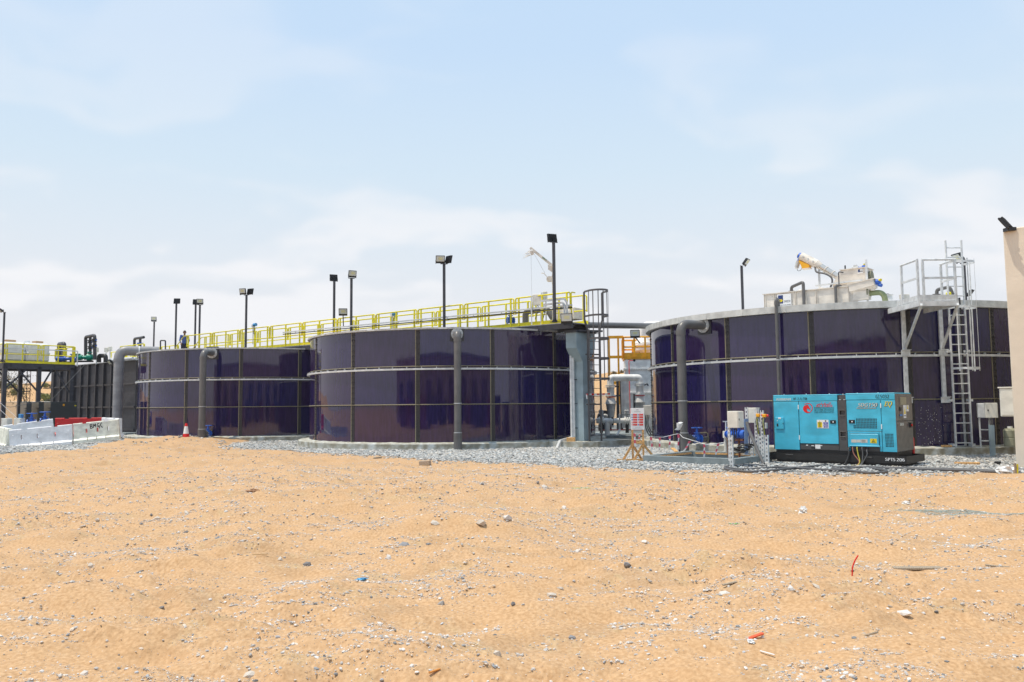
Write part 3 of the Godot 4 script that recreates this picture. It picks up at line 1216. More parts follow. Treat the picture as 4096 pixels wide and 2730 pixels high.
func railing(parent: Node, p: Vector3, q: Vector3, h: float, m: Material, bay: float, rad := 0.029, toe := true, loops := true, mids := [0.5]) -> void:
	var d := (q - p)
	var l := d.length()
	var u := d / l
	var n := maxi(1, int(round(l / bay)))
	for k in n:
		var a := p + u * (l * k / n + (0.045 if loops else 0.0))
		var e := p + u * (l * (k + 1) / n - (0.045 if loops else 0.0))
		var b := MB.new()
		var up := Vector3.UP
		if loops:
			b.tube(bend([a + up * h * 0.42, a + up * h, e + up * h, e + up * h * 0.42], 0.09, 5), rad, 8)
			b.tube([a + up * h * 0.47, e + up * h * 0.47], rad * 0.9, 8)
		else:
			b.tube([a + up * h, e + up * h], rad, 8)
			for mm in mids:
				b.tube([a + up * h * mm, e + up * h * mm], rad * 0.9, 8)
		obj("rail", b, m, parent)
		var np := maxi(1, int(round((e - a).length() / 1.05)))
		for s in np + 1:
			if not loops and s == np and k < n - 1:
				continue
			var f := a.lerp(e, (s + (0.12 if s == 0 else (-0.12 if s == np else 0.0))) / np) if loops else a.lerp(e, float(s) / np)
			var pb := MB.new()
			pb.beam(f, f + up * h, rad * 1.9, rad * 1.9, u)
			obj("post", pb, m, parent)
	if toe:
		var tb := MB.new()
		tb.beam(p + Vector3.UP * 0.06, q + Vector3.UP * 0.06, 0.012, 0.13)
		obj("toe_board", tb, m, parent)

func walkway() -> void:
	var o := thing("walkway", "long walkway with yellow handrails crossing the tops of both left tanks", "walkway")
	var u := (WB - WA).normalized()
	var back := Vector3(u.z, 0, -u.x)
	if back.z > 0:
		back = -back
	var wide := 1.1
	var d := MB.new()
	d.box((WA + WB) * 0.5 + back * wide * 0.5 - Vector3.UP * 0.02, Vector3((WB - WA).length(), 0.03, wide), Basis(u, Vector3.UP, u.cross(Vector3.UP)))
	obj("deck", d, M.galv_dull, o)
	for s in [0.05, wide - 0.05]:
		var b := MB.new()
		b.beam(WA + back * s - Vector3.UP * 0.14, WB + back * s - Vector3.UP * 0.14, 0.10, 0.2)
		obj("beam", b, M.steel_dark, o)
	railing(o, WA, WB, 1.1, M.yellow, 2.7)
	railing(o, WA + back * wide, WB + back * wide, 1.1, M.yellow, 2.7)
	var e := MB.new()
	e.tube(bend([WA + Vector3.UP * 0.1, WA + Vector3.UP * 1.1 - u * 0.0, WA + back * 0.25 + Vector3.UP * 1.1], 0.08), 0.024, 8)
	obj("rail", e, M.yellow, o)
	# steps down at the far end
	var sd := WB + u * 1.6 - Vector3.UP * 0.75
	for q in [[WB, sd], [WB + back * wide, sd + back * wide]]:
		var r := MB.new()
		r.tube(bend([q[0] + Vector3.UP * 1.1, q[0] + u * 0.3 + Vector3.UP * 1.1, q[1] + Vector3.UP * 0.95, q[1] + u * 6.0 + Vector3.UP * 0.95], 0.1), 0.024, 8)
		obj("stair_rail", r, M.yellow, o)
		for k in 6:
			var pb := MB.new()
			var f: Vector3 = q[1] + u * (k * 1.1 + 0.1)
			pb.beam(f, f + Vector3.UP * 0.95, 0.045, 0.045, u)
			obj("post", pb, M.yellow, o)
	# cable tray hung outside the near rail
	var out := -back
	var tr := thing("cable_tray", "long galvanised cable tray running along the yellow walkway rail", "cable tray")
	var p0 := WA + out * 0.10 + Vector3.UP * 0.60 - u * 0.1
	var p1 := WA + u * 17.4 + out * 0.10 + Vector3.UP * 0.70
	var tb := MB.new()
	tb.beam(p0, p1, 0.05, 0.05)
	obj("tray", tb, M.galv, tr)
	var ca := MB.new()
	ca.tube([p0 - Vector3.UP * 0.09, p1 - Vector3.UP * 0.09], 0.022, 8)
	obj("cable", ca, M.cable, tr)
	for k in 12:
		var hk := MB.new()
		var f := p0.lerp(p1, (k + 0.3) / 12.0)
		hk.box(f - Vector3.UP * 0.05, Vector3(0.03, 0.14, 0.03))
		obj("hanger", hk, M.galv, tr)
	# double conduit dropping at the right end
	var cd := thing("cable_duct", "galvanised double cable duct bending down beside the column head floodlight", "cable tray")
	for s in [0.0, 0.13]:
		var b := MB.new()
		var a: Vector3 = Vector3(1.092, 5.416, -30.000) - Vector3.UP * s + back * s
		var c: Vector3 = Vector3(1.944, 5.479, -29.900) - Vector3.UP * s + back * s
		var pts := [a, c - Vector3(s, 0, 0), Vector3(2.033, 5.330, -29.900) - Vector3(s * 0.7, s, 0), Vector3(2.023, 4.610, -29.900) - Vector3(s * 0.7, 0, 0)]
		for k in 3:
			b.beam(pts[k], pts[k + 1], 0.07, 0.07)
		obj("duct", b, M.galv, cd)
	davit(back)
	# panels and instruments beside the crane
	panel_frame("pale grey control box on slotted rails behind the walkway rail by the crane", Vector3(0.948, 4.733, -31.000), 0.36, 0.42, 0.78)
	panel_frame("narrow slotted stand with small grey box between the control box and the crane", Vector3(1.250, 4.751, -31.200), 0.16, 0.34, 0.95)
	var tl := thing("blower_box", "cream equipment box half hidden behind the walkway rail near the caged ladder", "equipment box", Vector3(2.152, 4.882, -31.800), SITE)
	var b := MB.new()
	b.cbox(Vector3(0, 0.22, 0), Vector3(1.1, 0.45, 0.6), 0.02)
	obj("housing", b, M.stainless, tl)
	var f := MB.new()
	flange(f, Vector3(0.2, 0.28, 0.33), Vector3.BACK, 0.13, 0.06)
	obj("flange", f, M.white_pipe, tl)
	var gp := thing("suction_pipe", "dark grey arched pipe lying along the walkway below the crane", "pipe", Vector3(0.635, 4.838, -32.000))
	var g := MB.new()
	g.tube(bend([Vector3(-0.1, -0.15, 0), Vector3(-0.1, 0.42, 0), Vector3(0.75, 0.48, 0.35), Vector3(0.95, 0.1, 0.5)], 0.18, 8), 0.12, 16)
	obj("pipe", g, M.pvc, gp)
	var g2 := thing("discharge_pipe", "dark grey domed pipe bend behind the walkway rail end", "pipe", Vector3(2.087, 5.341, -32.200))
	var gg := MB.new()
	gg.tube(bend([Vector3(-0.4, -0.1, 0), Vector3(-0.35, 0.08, 0), Vector3(0.25, 0.1, 0), Vector3(0.35, -0.2, 0)], 0.15, 8), 0.10, 16)
	obj("pipe", gg, M.pvc, g2)
	gate_valve("blue valve with dark handwheel standing on the walkway left of the crane", Vector3(-0.051, 4.914, -32.000), 20.0, 0.85)
	# instruments on the handrail
	for q in [[Vector3(-5.289, 5.649, -36.300), "blue and white instrument head on a stalk above the walkway rail between the tanks"], [Vector3(-13.461, 5.852, -42.500), "blue and white instrument box on a post near the far end of the walkway"]]:
		var io := thing("flow_meter", q[1], "instrument", q[0], SITE)
		var ib := MB.new()
		ib.cbox(Vector3(-0.07, 0.02, 0), Vector3(0.14, 0.17, 0.14), 0.02)
		obj("transmitter", ib, M.white, io)
		var ic := MB.new()
		ic.cyl(Vector3(0.02, 0.06, 0.0), Vector3(0.22, 0.06, 0.0), 0.085, -1, 14)
		obj("head", ic, mat(0.06, 0.30, 0.62, 0.4), io)
		var ip := MB.new()
		ip.beam(Vector3(-0.05, -0.05, 0), Vector3(-0.05, -0.95, 0), 0.035, 0.035, Vector3.BACK)
		obj("stand", ip, M.galv, io)
		var il := MB.new()
		il.tube(bend([Vector3(0.1, -0.02, 0), Vector3(0.02, -0.25, 0), Vector3(0.08, -0.42, 0), Vector3(-0.02, -0.35, 0.02), Vector3(-0.05, -0.2, 0)], 0.1), 0.014, 6)
		obj("cable", il, M.cable, io)

func panel_frame(label: String, at: Vector3, w: float, h: float, hb: float) -> void:
	var o := thing("control_box", label, "control box", at, -12.0)
	for s in [-0.5, 0.5]:
		var b := MB.new()
		b.beam(Vector3(w * s, -0.1, 0.08), Vector3(w * s, hb + h * 0.55, 0.08), 0.045, 0.03, Vector3.BACK)
		obj("slotted_rail", b, M.galv, o)
	var c := MB.new()
	c.cbox(Vector3(0.03, hb + h * 0.2, -0.05), Vector3(w, h, 0.2), 0.012)
	obj("box", c, M.cabinet, o)
	var k := MB.new()
	k.tube(bend([Vector3(0, hb - 0.05, 0), Vector3(0.1, hb - 0.25, 0.03), Vector3(-0.05, 0.1, 0.05)], 0.15), 0.014, 6)
	obj("cable", k, M.cable, o)

func davit(back: Vector3) -> void:
	var base: Vector3 = Vector3(1.584, 4.746, -31.000)
	var o := thing("davit_crane", "cream hand-winch davit crane with plastic wrapped tip on the walkway", "crane", base)
	var x := Vector3(1, 0, 0)
	var up := Vector3.UP
	var tp := Vector3(1.604, 6.877, -31.000) - base
	var tip := Vector3(0.733, 7.602, -31.000) - base
	var b := MB.new()
	b.beam(Vector3.ZERO, tp, 0.085, 0.085, Vector3.BACK)
	obj("mast", b, M.stainless, o)
	var a := MB.new()
	a.beam(tp - (tip - tp).normalized() * 0.04, tip, 0.075, 0.085, up)
	obj("boom", a, M.stainless, o)
	var g := MB.new()
	g.prism(PackedVector2Array([Vector2(-0.20, 0.08), Vector2(-0.03, -0.04), Vector2(-0.03, -0.24), Vector2(-0.20, -0.12)]), -0.008, 0.008)
	var go := obj("gusset", g, M.stainless, o)
	go.position = tp
	var w := MB.new()
	w.cyl(Vector3(-0.15, 0, -0.05), Vector3(-0.15, 0, 0.05), 0.11, -1, 20)
	w.box(Vector3(-0.09, 0, 0), Vector3(0.12, 0.2, 0.13))
	w.box(Vector3(-0.02, 0, 0), Vector3(0.06, 0.34, 0.12))
	var wo := obj("winch", w, M.stainless, o)
	wo.position = Vector3(1.597, 6.386, -31.000) - base
	var hd := MB.new()
	hd.beam(Vector3(-0.2, 0.03, 0.07), Vector3(-0.36, 0.22, 0.07), 0.025, 0.012, Vector3.BACK)
	hd.cyl(Vector3(-0.36, 0.22, 0.07), Vector3(-0.45, 0.21, 0.12), 0.016, -1, 8)
	obj("crank_handle", hd, M.stainless, wo)
	var r := MB.new()
	r.tube([Vector3(0.759, 7.330, -31.000) - base, Vector3(0.770, 5.788, -31.000) - base], 0.007, 6)
	r.tube([Vector3(0.883, 7.358, -31.000) - base, Vector3(1.285, 6.610, -31.000) - base], 0.007, 6)
	obj("wire_rope", r, M.galv, o)
	var pu := MB.new()
	pu.cyl(Vector3(0.799, 7.397, -31.050) - base, Vector3(0.796, 7.379, -30.950) - base, 0.075, -1, 16)
	obj("pulley", pu, M.stainless, o)
	var f := MB.new()
	var rr := RandomNumberGenerator.new()
	rr.seed = 12
	for k in 9:
		var p: Vector3 = Vector3(0.770, 7.466, -31.000) - base + Vector3(rr.randf_range(-0.08, 0.08), rr.randf_range(-0.1, 0.1), rr.randf_range(-0.05, 0.05))
		var q := p + Vector3(rr.randf_range(-0.3, -0.05), rr.randf_range(-0.26, 0.0), rr.randf_range(-0.05, 0.05))
		if k == 0:
			q = Vector3(0.364, 7.131, -31.000) - base
		f.tri(p, q, p + Vector3(0.03, -0.06, 0.02))
		f.tri(q, p, p + Vector3(0.03, -0.06, -0.02))
	obj("plastic_wrap", f, M.film, o)
	words("WILO", 0.055, mat(0.0, 0.22, 0.14, 0.5), o, (tp + tip) * 0.5 + Vector3(0.12, -0.085, 0.05), 0.0, "Droid Sans", 0.2)
	var wl: MeshInstance3D = o.get_child(o.get_child_count() - 1)
	wl.transform = Transform3D(Basis(Vector3.BACK, -0.64), (tp + tip) * 0.5 + Vector3(0.1, -0.075, 0.046)) * Transform3D(Basis.IDENTITY, -((tp + tip) * 0.5 + Vector3(0.12, -0.085, 0.05))) * wl.transform


# ---------- floodlights ----------
func lamp_head(parent: Node, at: Vector3, turn: float, tilt: float, s := 1.0) -> void:
	var h := Node3D.new()
	h.transform = Transform3D(yaw(turn) * Basis(Vector3.RIGHT, deg_to_rad(tilt)), at)
	place(h, "lamp_head", parent)
	var b := MB.new()
	b.cbox(Vector3(0, 0.17, 0) * s, Vector3(0.38, 0.33, 0.05) * s, 0.012)
	for k in 7:
		b.box(Vector3(-0.15 + k * 0.05, 0.17, -0.05) * s, Vector3(0.014, 0.29, 0.06) * s)
	obj("housing", b, M.lamp_body, h)
	var l := MB.new()
	l.box(Vector3(0, 0.20, 0.027) * s, Vector3(0.33, 0.22, 0.008) * s)
	obj("lens", l, M.lens, h)
	var e := MB.new()
	e.box(Vector3(0.01, 0.21, 0.033) * s, Vector3(0.17, 0.10, 0.006) * s)
	obj("led_plate", e, M.led, h)

func flood_pole(label: String, base: Vector3, h: float, heads: Array, group := "floodlight poles along the walkway", r := 0.042) -> Node3D:
	var o := thing("floodlight_pole", label, "floodlight", base, 0.0, group)
	var b := MB.new()
	b.box(Vector3(0, h * 0.5, 0), Vector3(r * 2, h, r * 2), yaw(SITE))
	obj("pole", b, M.steel_dark, o)
	var f := MB.new()
	f.box(Vector3(0, 0.01, 0), Vector3(0.26, 0.02, 0.26), yaw(SITE))
	for k in 4:
		var d := yaw(SITE + 90.0 * k) * Vector3.RIGHT
		f.beam(Vector3(0, 0.16, 0), d * 0.11 + Vector3.UP * 0.03, 0.012, 0.05)
	obj("base_plate", f, M.steel_dark, o)
	var c := MB.new()
	c.box(Vector3(0, h + 0.015, 0), Vector3(0.30, 0.03, 0.05), yaw(heads[0][0]))
	obj("crossbar", c, M.steel_dark, o)
	for q in heads:
		var off := yaw(q[0]) * Vector3(0, 0, 0.10)
		if heads.size() > 1:
			off = Vector3(q[2], 0.0, 0.0)
		for s in [-0.5, 0.5]:
			var y := MB.new()
			y.beam(off + yaw(q[0]) * Vector3(0.36 * s, 0.0, 0) + Vector3.UP * (h + 0.01), off + yaw(q[0]) * Vector3(0.38 * s, 0.16, 0.02) + Vector3.UP * h, 0.012, 0.03)
			obj("yoke", y, M.lamp_body, o)
		lamp_head(o, off + Vector3.UP * (h + 0.03), q[0], q[1])
	return o

func lights_on_poles() -> void:
	# [base, height, heads(yaw, tilt, offset), label]
	var fl := 4.66
	flood_pole("tallest floodlight pole, single black lamp, standing right of the crane mast", Vector3(1.568, 4.604, -29.800), 2.95, [[200.0, 14.0]])
	flood_pole("twin-lamp floodlight pole standing above the middle of the middle tank", Vector3(-2.802, 4.640, -33.800), 2.85, [[8.0, 16.0, -0.16], [130.0, 12.0, 0.18]])
	flood_pole("floodlight pole with pale lamp face, right of the pair above the middle tank", Vector3(-7.410, 4.622, -37.600), 2.9, [[28.0, 16.0]])
	flood_pole("floodlight pole with black lamp back, left of the pair above the middle tank", Vector3(-8.487, 4.652, -38.900), 2.95, [[205.0, 14.0]])
	flood_pole("twin-lamp floodlight pole above the right half of the left tank", Vector3(-13.956, 4.664, -42.800), 2.85, [[-18.0, 14.0, -0.18], [155.0, 12.0, 0.18]])
	flood_pole("floodlight pole with pale lamp face, right one of the close pair above the left tank", Vector3(-18.773, 4.808, -49.000), 3.0, [[18.0, 14.0]])
	flood_pole("floodlight pole with dark lamp back, left one of the close pair above the left tank", Vector3(-19.417, 4.908, -50.000), 3.05, [[195.0, 14.0]])
	flood_pole("floodlight pole with slanted black lamp standing left of the person on the walkway", Vector3(-20.607, 4.827, -50.000), 3.2, [[190.0, 16.0]])
	flood_pole("short far floodlight pole with square pale lamp left of the walkway end", Vector3(-26.326, 4.797, -60.000), 3.2, [[8.0, 8.0]])
	flood_pole("floodlight pole at the far left edge beside the white water tank", Vector3(-28.165, 4.247, -45.200), 2.75, [[-40.0, 60.0]])
	flood_pole("floodlight pole behind the right tank rim left of the screening machine", Vector3(9.513, 5.195, -33.500), 2.02, [[60.0, 38.0]])
	flood_pole("floodlight pole behind the caged ladder on the right tank", Vector3(14.509, 4.491, -26.000), 1.5, [[-82.0, 36.0]])
	var sl := thing("floodlight", "small floodlight facing right low behind the galvanised ladder cage", "floodlight", Vector3(14.524, 4.912, -25.900))
	lamp_head(sl, Vector3(0.02, 0.0, 0), 82.0, 36.0, 0.7)
	# lamps without poles of their own
	var a := thing("floodlight", "floodlight clamped on the grey column head beside the walkway end", "floodlight", Vector3(2.008, 4.535, -29.700))
	lamp_head(a, Vector3.ZERO, -14.0, 14.0, 1.15)
	var ab := MB.new()
	ab.box(Vector3(0.02, -0.02, -0.02), Vector3(0.3, 0.04, 0.16), yaw(-14))
	obj("bracket", ab, M.lamp_body, a)
	var c := thing("floodlight", "floodlight low on the walkway rail between the pair of poles", "floodlight", Vector3(-7.869, 5.839, -38.000))
	lamp_head(c, Vector3.ZERO, 8.0, 20.0, 1.05)
	var cb := MB.new()
	cb.beam(Vector3(0, 0, 0), Vector3(0.02, -0.5, 0), 0.04, 0.04, Vector3.BACK)
	obj("bracket", cb, M.lamp_body, c)
	var e := thing("floodlight", "black floodlight tilted down on the rim of the ribbed black tank", "floodlight", Vector3(-24.443, 4.283, -50.000))
	lamp_head(e, Vector3.ZERO, -45.0, 40.0, 1.2)
	var eb := MB.new()
	eb.box(Vector3(0, 0.03, -0.1), Vector3(0.2, 0.06, 0.25))
	obj("bracket", eb, M.lamp_body, e)
	var s := thing("floodlight", "floodlight above the orange railing of the white scrubber tower", "floodlight", Vector3(5.976, 4.797, -39.600))
	lamp_head(s, Vector3(0, 0.0, 0), -14.0, 14.0, 1.2)
	var sb := MB.new()
	sb.beam(Vector3(0, 0.05, -0.05), Vector3(0.25, -0.25, -0.1), 0.05, 0.05)
	obj("bracket", sb, M.lamp_body, s)
	var bl := thing("floodlight", "black floodlight leaning out over the cream building's top corner", "floodlight", Vector3(11.705, 5.633, -19.000))
	lamp_head(bl, Vector3(0.02, -0.04, 0), -132.0, 34.0, 1.0)
	var bb := MB.new()
	bb.box(Vector3(0.05, -0.03, -0.05), Vector3(0.2, 0.08, 0.2))
	obj("bracket", bb, M.lamp_body, bl)


# ---------- right tank: platform, ladder, screening machine, cream building ----------
func right_side() -> void:
	cream_building()
	service_platform()
	galvanised_ladder()
	screening_machine()
	cabinet_on_post("pale grey cabinet on a grey post before the right tank beside the ladder", Vector3(13.8, 0.25, -23.95))
	var wb := thing("wall_box", "cream electrical box fixed to the cream building corner", "cabinet", Vector3(12.12, 1.2, -20.15), SITE)
	var b := MB.new()
	b.cbox(Vector3(0.1, 0.34, 0), Vector3(0.42, 0.68, 0.5), 0.012)
	obj("housing", b, M.cabinet, wb)
	var l := MB.new()
	l.cbox(Vector3(0.1, 0.70, 0), Vector3(0.48, 0.03, 0.56), 0.006)
	obj("lid", l, M.cabinet, wb)
	var d := MB.new()
	d.box(Vector3(0.1, 0.33, 0.262), Vector3(0.36, 0.6, 0.02))
	obj("door", d, M.cabinet, wb)
	var tp := thing("water_tank", "small cream and green plastic container half hidden behind the cream building", "container", Vector3(14.45, 0.26, -23.95))
	var t := MB.new()
	t.lathe([Vector2(0, 0), Vector2(0.17, 0), Vector2(0.18, 0.04), Vector2(0.18, 0.24), Vector2(0.165, 0.26), Vector2(0.18, 0.28), Vector2(0.18, 0.46), Vector2(0.14, 0.52), Vector2(0.0, 0.54)], 20)
	obj("body", t, mat(0.36, 0.36, 0.26, 0.6), tp)
	var c := MB.new()
	c.cyl(Vector3(0, 0.53, 0), Vector3(0, 0.58, 0), 0.07, -1, 14)
	obj("cap", c, M.white, tp)

func cream_building() -> void:
	var o := thing("cream_building", "plain cream rendered building cut off by the right edge of the picture", "building", Vector3(11.66, 0, -19.16), SITE)
	var b := MB.new()
	b.cbox(Vector3(6.0, 2.72, -4.0), Vector3(12.0, 5.84, 8.0), 0.02)
	obj("wall", b, M.render, o)
	var p := MB.new()
	p.span(Vector3(0.12, 5.641, -7.88), Vector3(11.88, 5.66, -0.12))
	obj("roof", p, M.concrete, o)
	var s := MB.new()
	s.span(Vector3(0.03, -0.1, 0.0), Vector3(12.0, 0.06, 0.05))
	obj("plinth", s, M.concrete, o)
	# openings farther along the walls
	for k in 3:
		var w := MB.new()
		w.span(Vector3(3.0 + k * 3.0, 1.3, 0.0), Vector3(4.4 + k * 3.0, 2.5, 0.03))
		var wo := obj("window", w, M.galv_dull, o)
		var g := MB.new()
		g.span(Vector3(3.08 + k * 3.0, 1.38, 0.03), Vector3(4.32 + k * 3.0, 2.42, 0.036))
		obj("pane", g, mat(0.03, 0.04, 0.05, 0.08), wo)

func service_platform() -> void:
	var o := thing("service_platform", "galvanised access platform with handrail bracketed high on the right tank", "platform")
	var y := 4.36
	var x0 := 11.22
	var x1 := 12.28
	var zf := -22.4
	var zb := -24.25
	var d := MB.new()
	d.box(Vector3((x0 + x1) * 0.5, y - 0.02, (zf + zb) * 0.5), Vector3(x1 - x0, 0.03, zf - zb))
	obj("deck", d, M.galv_dull, o)
	for q in [[Vector3(x0, y, zf), Vector3(x1, y, zf)], [Vector3(x0, y, zf), Vector3(x0, y, zb)], [Vector3(x1, y, zf), Vector3(x1, y, zb)]]:
		var e := MB.new()
		e.beam(q[0] - Vector3.UP * 0.09, q[1] - Vector3.UP * 0.09, 0.05, 0.14)
		obj("edge_channel", e, M.galv, o)
		var t := MB.new()
		t.beam(q[0] + Vector3.UP * 0.08, q[1].lerp(q[0], 0.3 if q[1].z < -23 else 0.0) + Vector3.UP * 0.08, 0.012, 0.14)
		obj("toe_board", t, M.galv, o)
	# handrail
	for p in [Vector3(x0, y, -23.35), Vector3(x0, y, zf - 0.02), Vector3(x0 + 0.14, y, zf), Vector3(x1 - 0.04, y, zf), Vector3(x1, y, -23.2)]:
		var b := MB.new()
		b.beam(p - Vector3.UP * 0.12, p + Vector3.UP * 1.12, 0.055, 0.055, Vector3.BACK)
		obj("post", b, M.galv, o)
	for h in [1.13, 0.62]:
		for q in [[Vector3(x0, y + h, -23.38), Vector3(x0, y + h, zf)], [Vector3(x0 + 0.12, y + h, zf), Vector3(x1, y + h, zf)], [Vector3(x1, y + h, zf), Vector3(x1, y + h, -23.23)]]:
			var r := MB.new()
			if h > 1.0:
				r.tube([q[0], q[1]], 0.03, 10)
			else:
				r.beam(q[0], q[1], 0.02, 0.06)
			obj("rail", r, M.galv, o)
	# brackets down to the shell
	for q in [[x0 + 0.03, -5.7], [x1 - 0.03, 3.2]]:
		var s := polar(T3, q[1], T3[2] + 0.09, 0)
		var c := MB.new()
		c.beam(Vector3(s.x, 1.6, s.z), Vector3(s.x, 4.45, s.z), 0.11, 0.07, Vector3.BACK)
		obj("column", c, M.galv, o)
		var r := MB.new()
		r.beam(Vector3(q[0], y - 0.12, zf + 0.05), Vector3(s.x, 3.12, s.z), 0.06, 0.07)
		obj("brace", r, M.galv, o)
		for yy in [3.02, 1.62]:
			var p := MB.new()
			p.box(Vector3(s.x, yy, s.z + 0.06), Vector3(0.26, 0.16, 0.03))
			p.box(Vector3(s.x, yy + 0.09, s.z + 0.10), Vector3(0.26, 0.02, 0.1))
			obj("clamp_plate", p, M.galv, o)
	var bx := MB.new()
	bx.cbox(Vector3(11.393, 4.618, -23.600), Vector3(0.26, 0.14, 0.12), 0.01)
	tag(obj("junction_box", bx, M.cabinet), "small grey junction box on the right tank rim beside the platform", "junction box")
	# pipe stub behind the platform
	var pb := MB.new()
	pb.tube(bend([Vector3(13.383, 4.914, -25.600), Vector3(13.392, 5.088, -25.600), Vector3(13.590, 5.123, -25.200), Vector3(13.670, 4.873, -25.200)], 0.12), 0.055, 12)
	pb.cyl(Vector3(13.382, 4.898, -25.600), Vector3(13.385, 4.946, -25.600), 0.13, -1, 14)
	tag(obj("vent_elbow", pb, M.pvc), "dark grey pipe elbow on the tank roof behind the galvanised platform", "pipe")
	var yb := MB.new()
	yb.cbox(Vector3(13.433, 4.879, -25.000), Vector3(0.14, 0.1, 0.1), 0.02)
	tag(obj("yellow_cap", yb, M.yellow), "small yellow cap on the tank roof behind the platform post", "cap")

func galvanised_ladder() -> void:
	var o := thing("caged_ladder", "tall galvanised ladder with open cage climbing the right tank", "ladder", Vector3(13.15, 0.25, -24.06))
	var w := 0.235
	for s in [-1.0, 1.0]:
		var b := MB.new()
		b.box(Vector3(w * s, 3.05, 0), Vector3(0.03, 6.1, 0.07))
		obj("rail", b, M.galv, o)
	for k in 21:
		var r := MB.new()
		r.tube([Vector3(-w, 0.12 + k * 0.288, 0), Vector3(w, 0.12 + k * 0.288, 0)], 0.017, 8)
		obj("rung", r, M.galv, o)
	var hoops := []
	for y in [2.28, 4.05, 5.37]:
		var b := MB.new()
		var pts := []
		for k in 15:
			var a := lerpf(-1.25, PI + 1.25, k / 14.0)
			pts.append(Vector3(cos(a) * 0.36, y, 0.32 + sin(a) * 0.36))
		pts[0] = Vector3(w, y, 0.03)
		pts[14] = Vector3(-w, y, 0.03)
		for k in 14:
			b.beam(pts[k], pts[k + 1], 0.012, 0.06)
		obj("hoop", b, M.galv, o)
	for k in 5:
		var a := lerpf(-0.35, PI + 0.35, k / 4.0)
		var b := MB.new()
		b.beam(Vector3(cos(a) * 0.35, 2.2, 0.32 + sin(a) * 0.35), Vector3(cos(a) * 0.35, 5.46, 0.32 + sin(a) * 0.35), 0.035, 0.01, Vector3(cos(a), 0, sin(a)))
		obj("cage_bar", b, M.galv, o)
	for y in [0.06, 1.36, 2.8, 4.1]:
		var b := MB.new()
		b.box(Vector3(-w - 0.04, y, -0.12), Vector3(0.1, 0.07, 0.28))
		b.box(Vector3(w + 0.04, y, -0.12), Vector3(0.1, 0.07, 0.28))
		obj("standoff", b, M.galv, o)
	# cable run behind the right rail
	var c := thing("cable_run", "slotted cable channel rising behind the right rail of the galvanised ladder", "cable tray", Vector3(13.33, 0.26, -24.28))
	var b := MB.new()
	b.box(Vector3(0, 2.2, 0), Vector3(0.09, 4.4, 0.04))
	obj("channel", b, M.galv_dull, c)
	var k := MB.new()
	k.tube([Vector3(0.02, 0.02, 0.04), Vector3(0.02, 4.4, 0.04)], 0.02, 8)
	obj("cable", k, M.cable, c)

func cabinet_on_post(label: String, at: Vector3) -> void:
	var o := thing("electrical_cabinet", label, "cabinet", at, -18.0)
	for s in [-0.2, 0.05]:
		var b := MB.new()
		b.beam(Vector3(s, 0, 0), Vector3(s, 1.25, 0), 0.04, 0.04, Vector3.BACK)
		obj("leg", b, M.galv, o)
	var c := MB.new()
	c.cbox(Vector3(-0.16, 1.06, 0.06), Vector3(0.17, 0.42, 0.2), 0.01)
	obj("side_box", c, M.galv, o)
	var d := MB.new()
	d.cbox(Vector3(0.09, 1.06, 0.07), Vector3(0.32, 0.43, 0.22), 0.01)
	obj("housing", d, M.cabinet, o)
	var h := MB.new()
	h.box(Vector3(0.0, 1.06, 0.185), Vector3(0.03, 0.05, 0.014))
	obj("lock", h, M.ink, o)
	var p := MB.new()
	p.box(Vector3(-0.02, 0.2, 0.55), Vector3(0.13, 0.9, 0.1))
	obj("cable_post", p, M.column, o)
	for k in 4:
		var w := MB.new()
		w.tube([Vector3(-0.05 + k * 0.02, 0.62, 0.55), Vector3(-0.03 + k * 0.03, 0.75, 0.4), Vector3(0.0 + k * 0.03, 0.86, 0.1)], 0.01, 6)
		obj("cable", w, M.cable, o)
	for y in [0.18, 0.5]:
		var w := MB.new()
		w.beam(Vector3(-0.2, y, 0.03), Vector3(0.16, y, 0.03), 0.02, 0.03)
		obj("crossbar", w, M.galv, o)

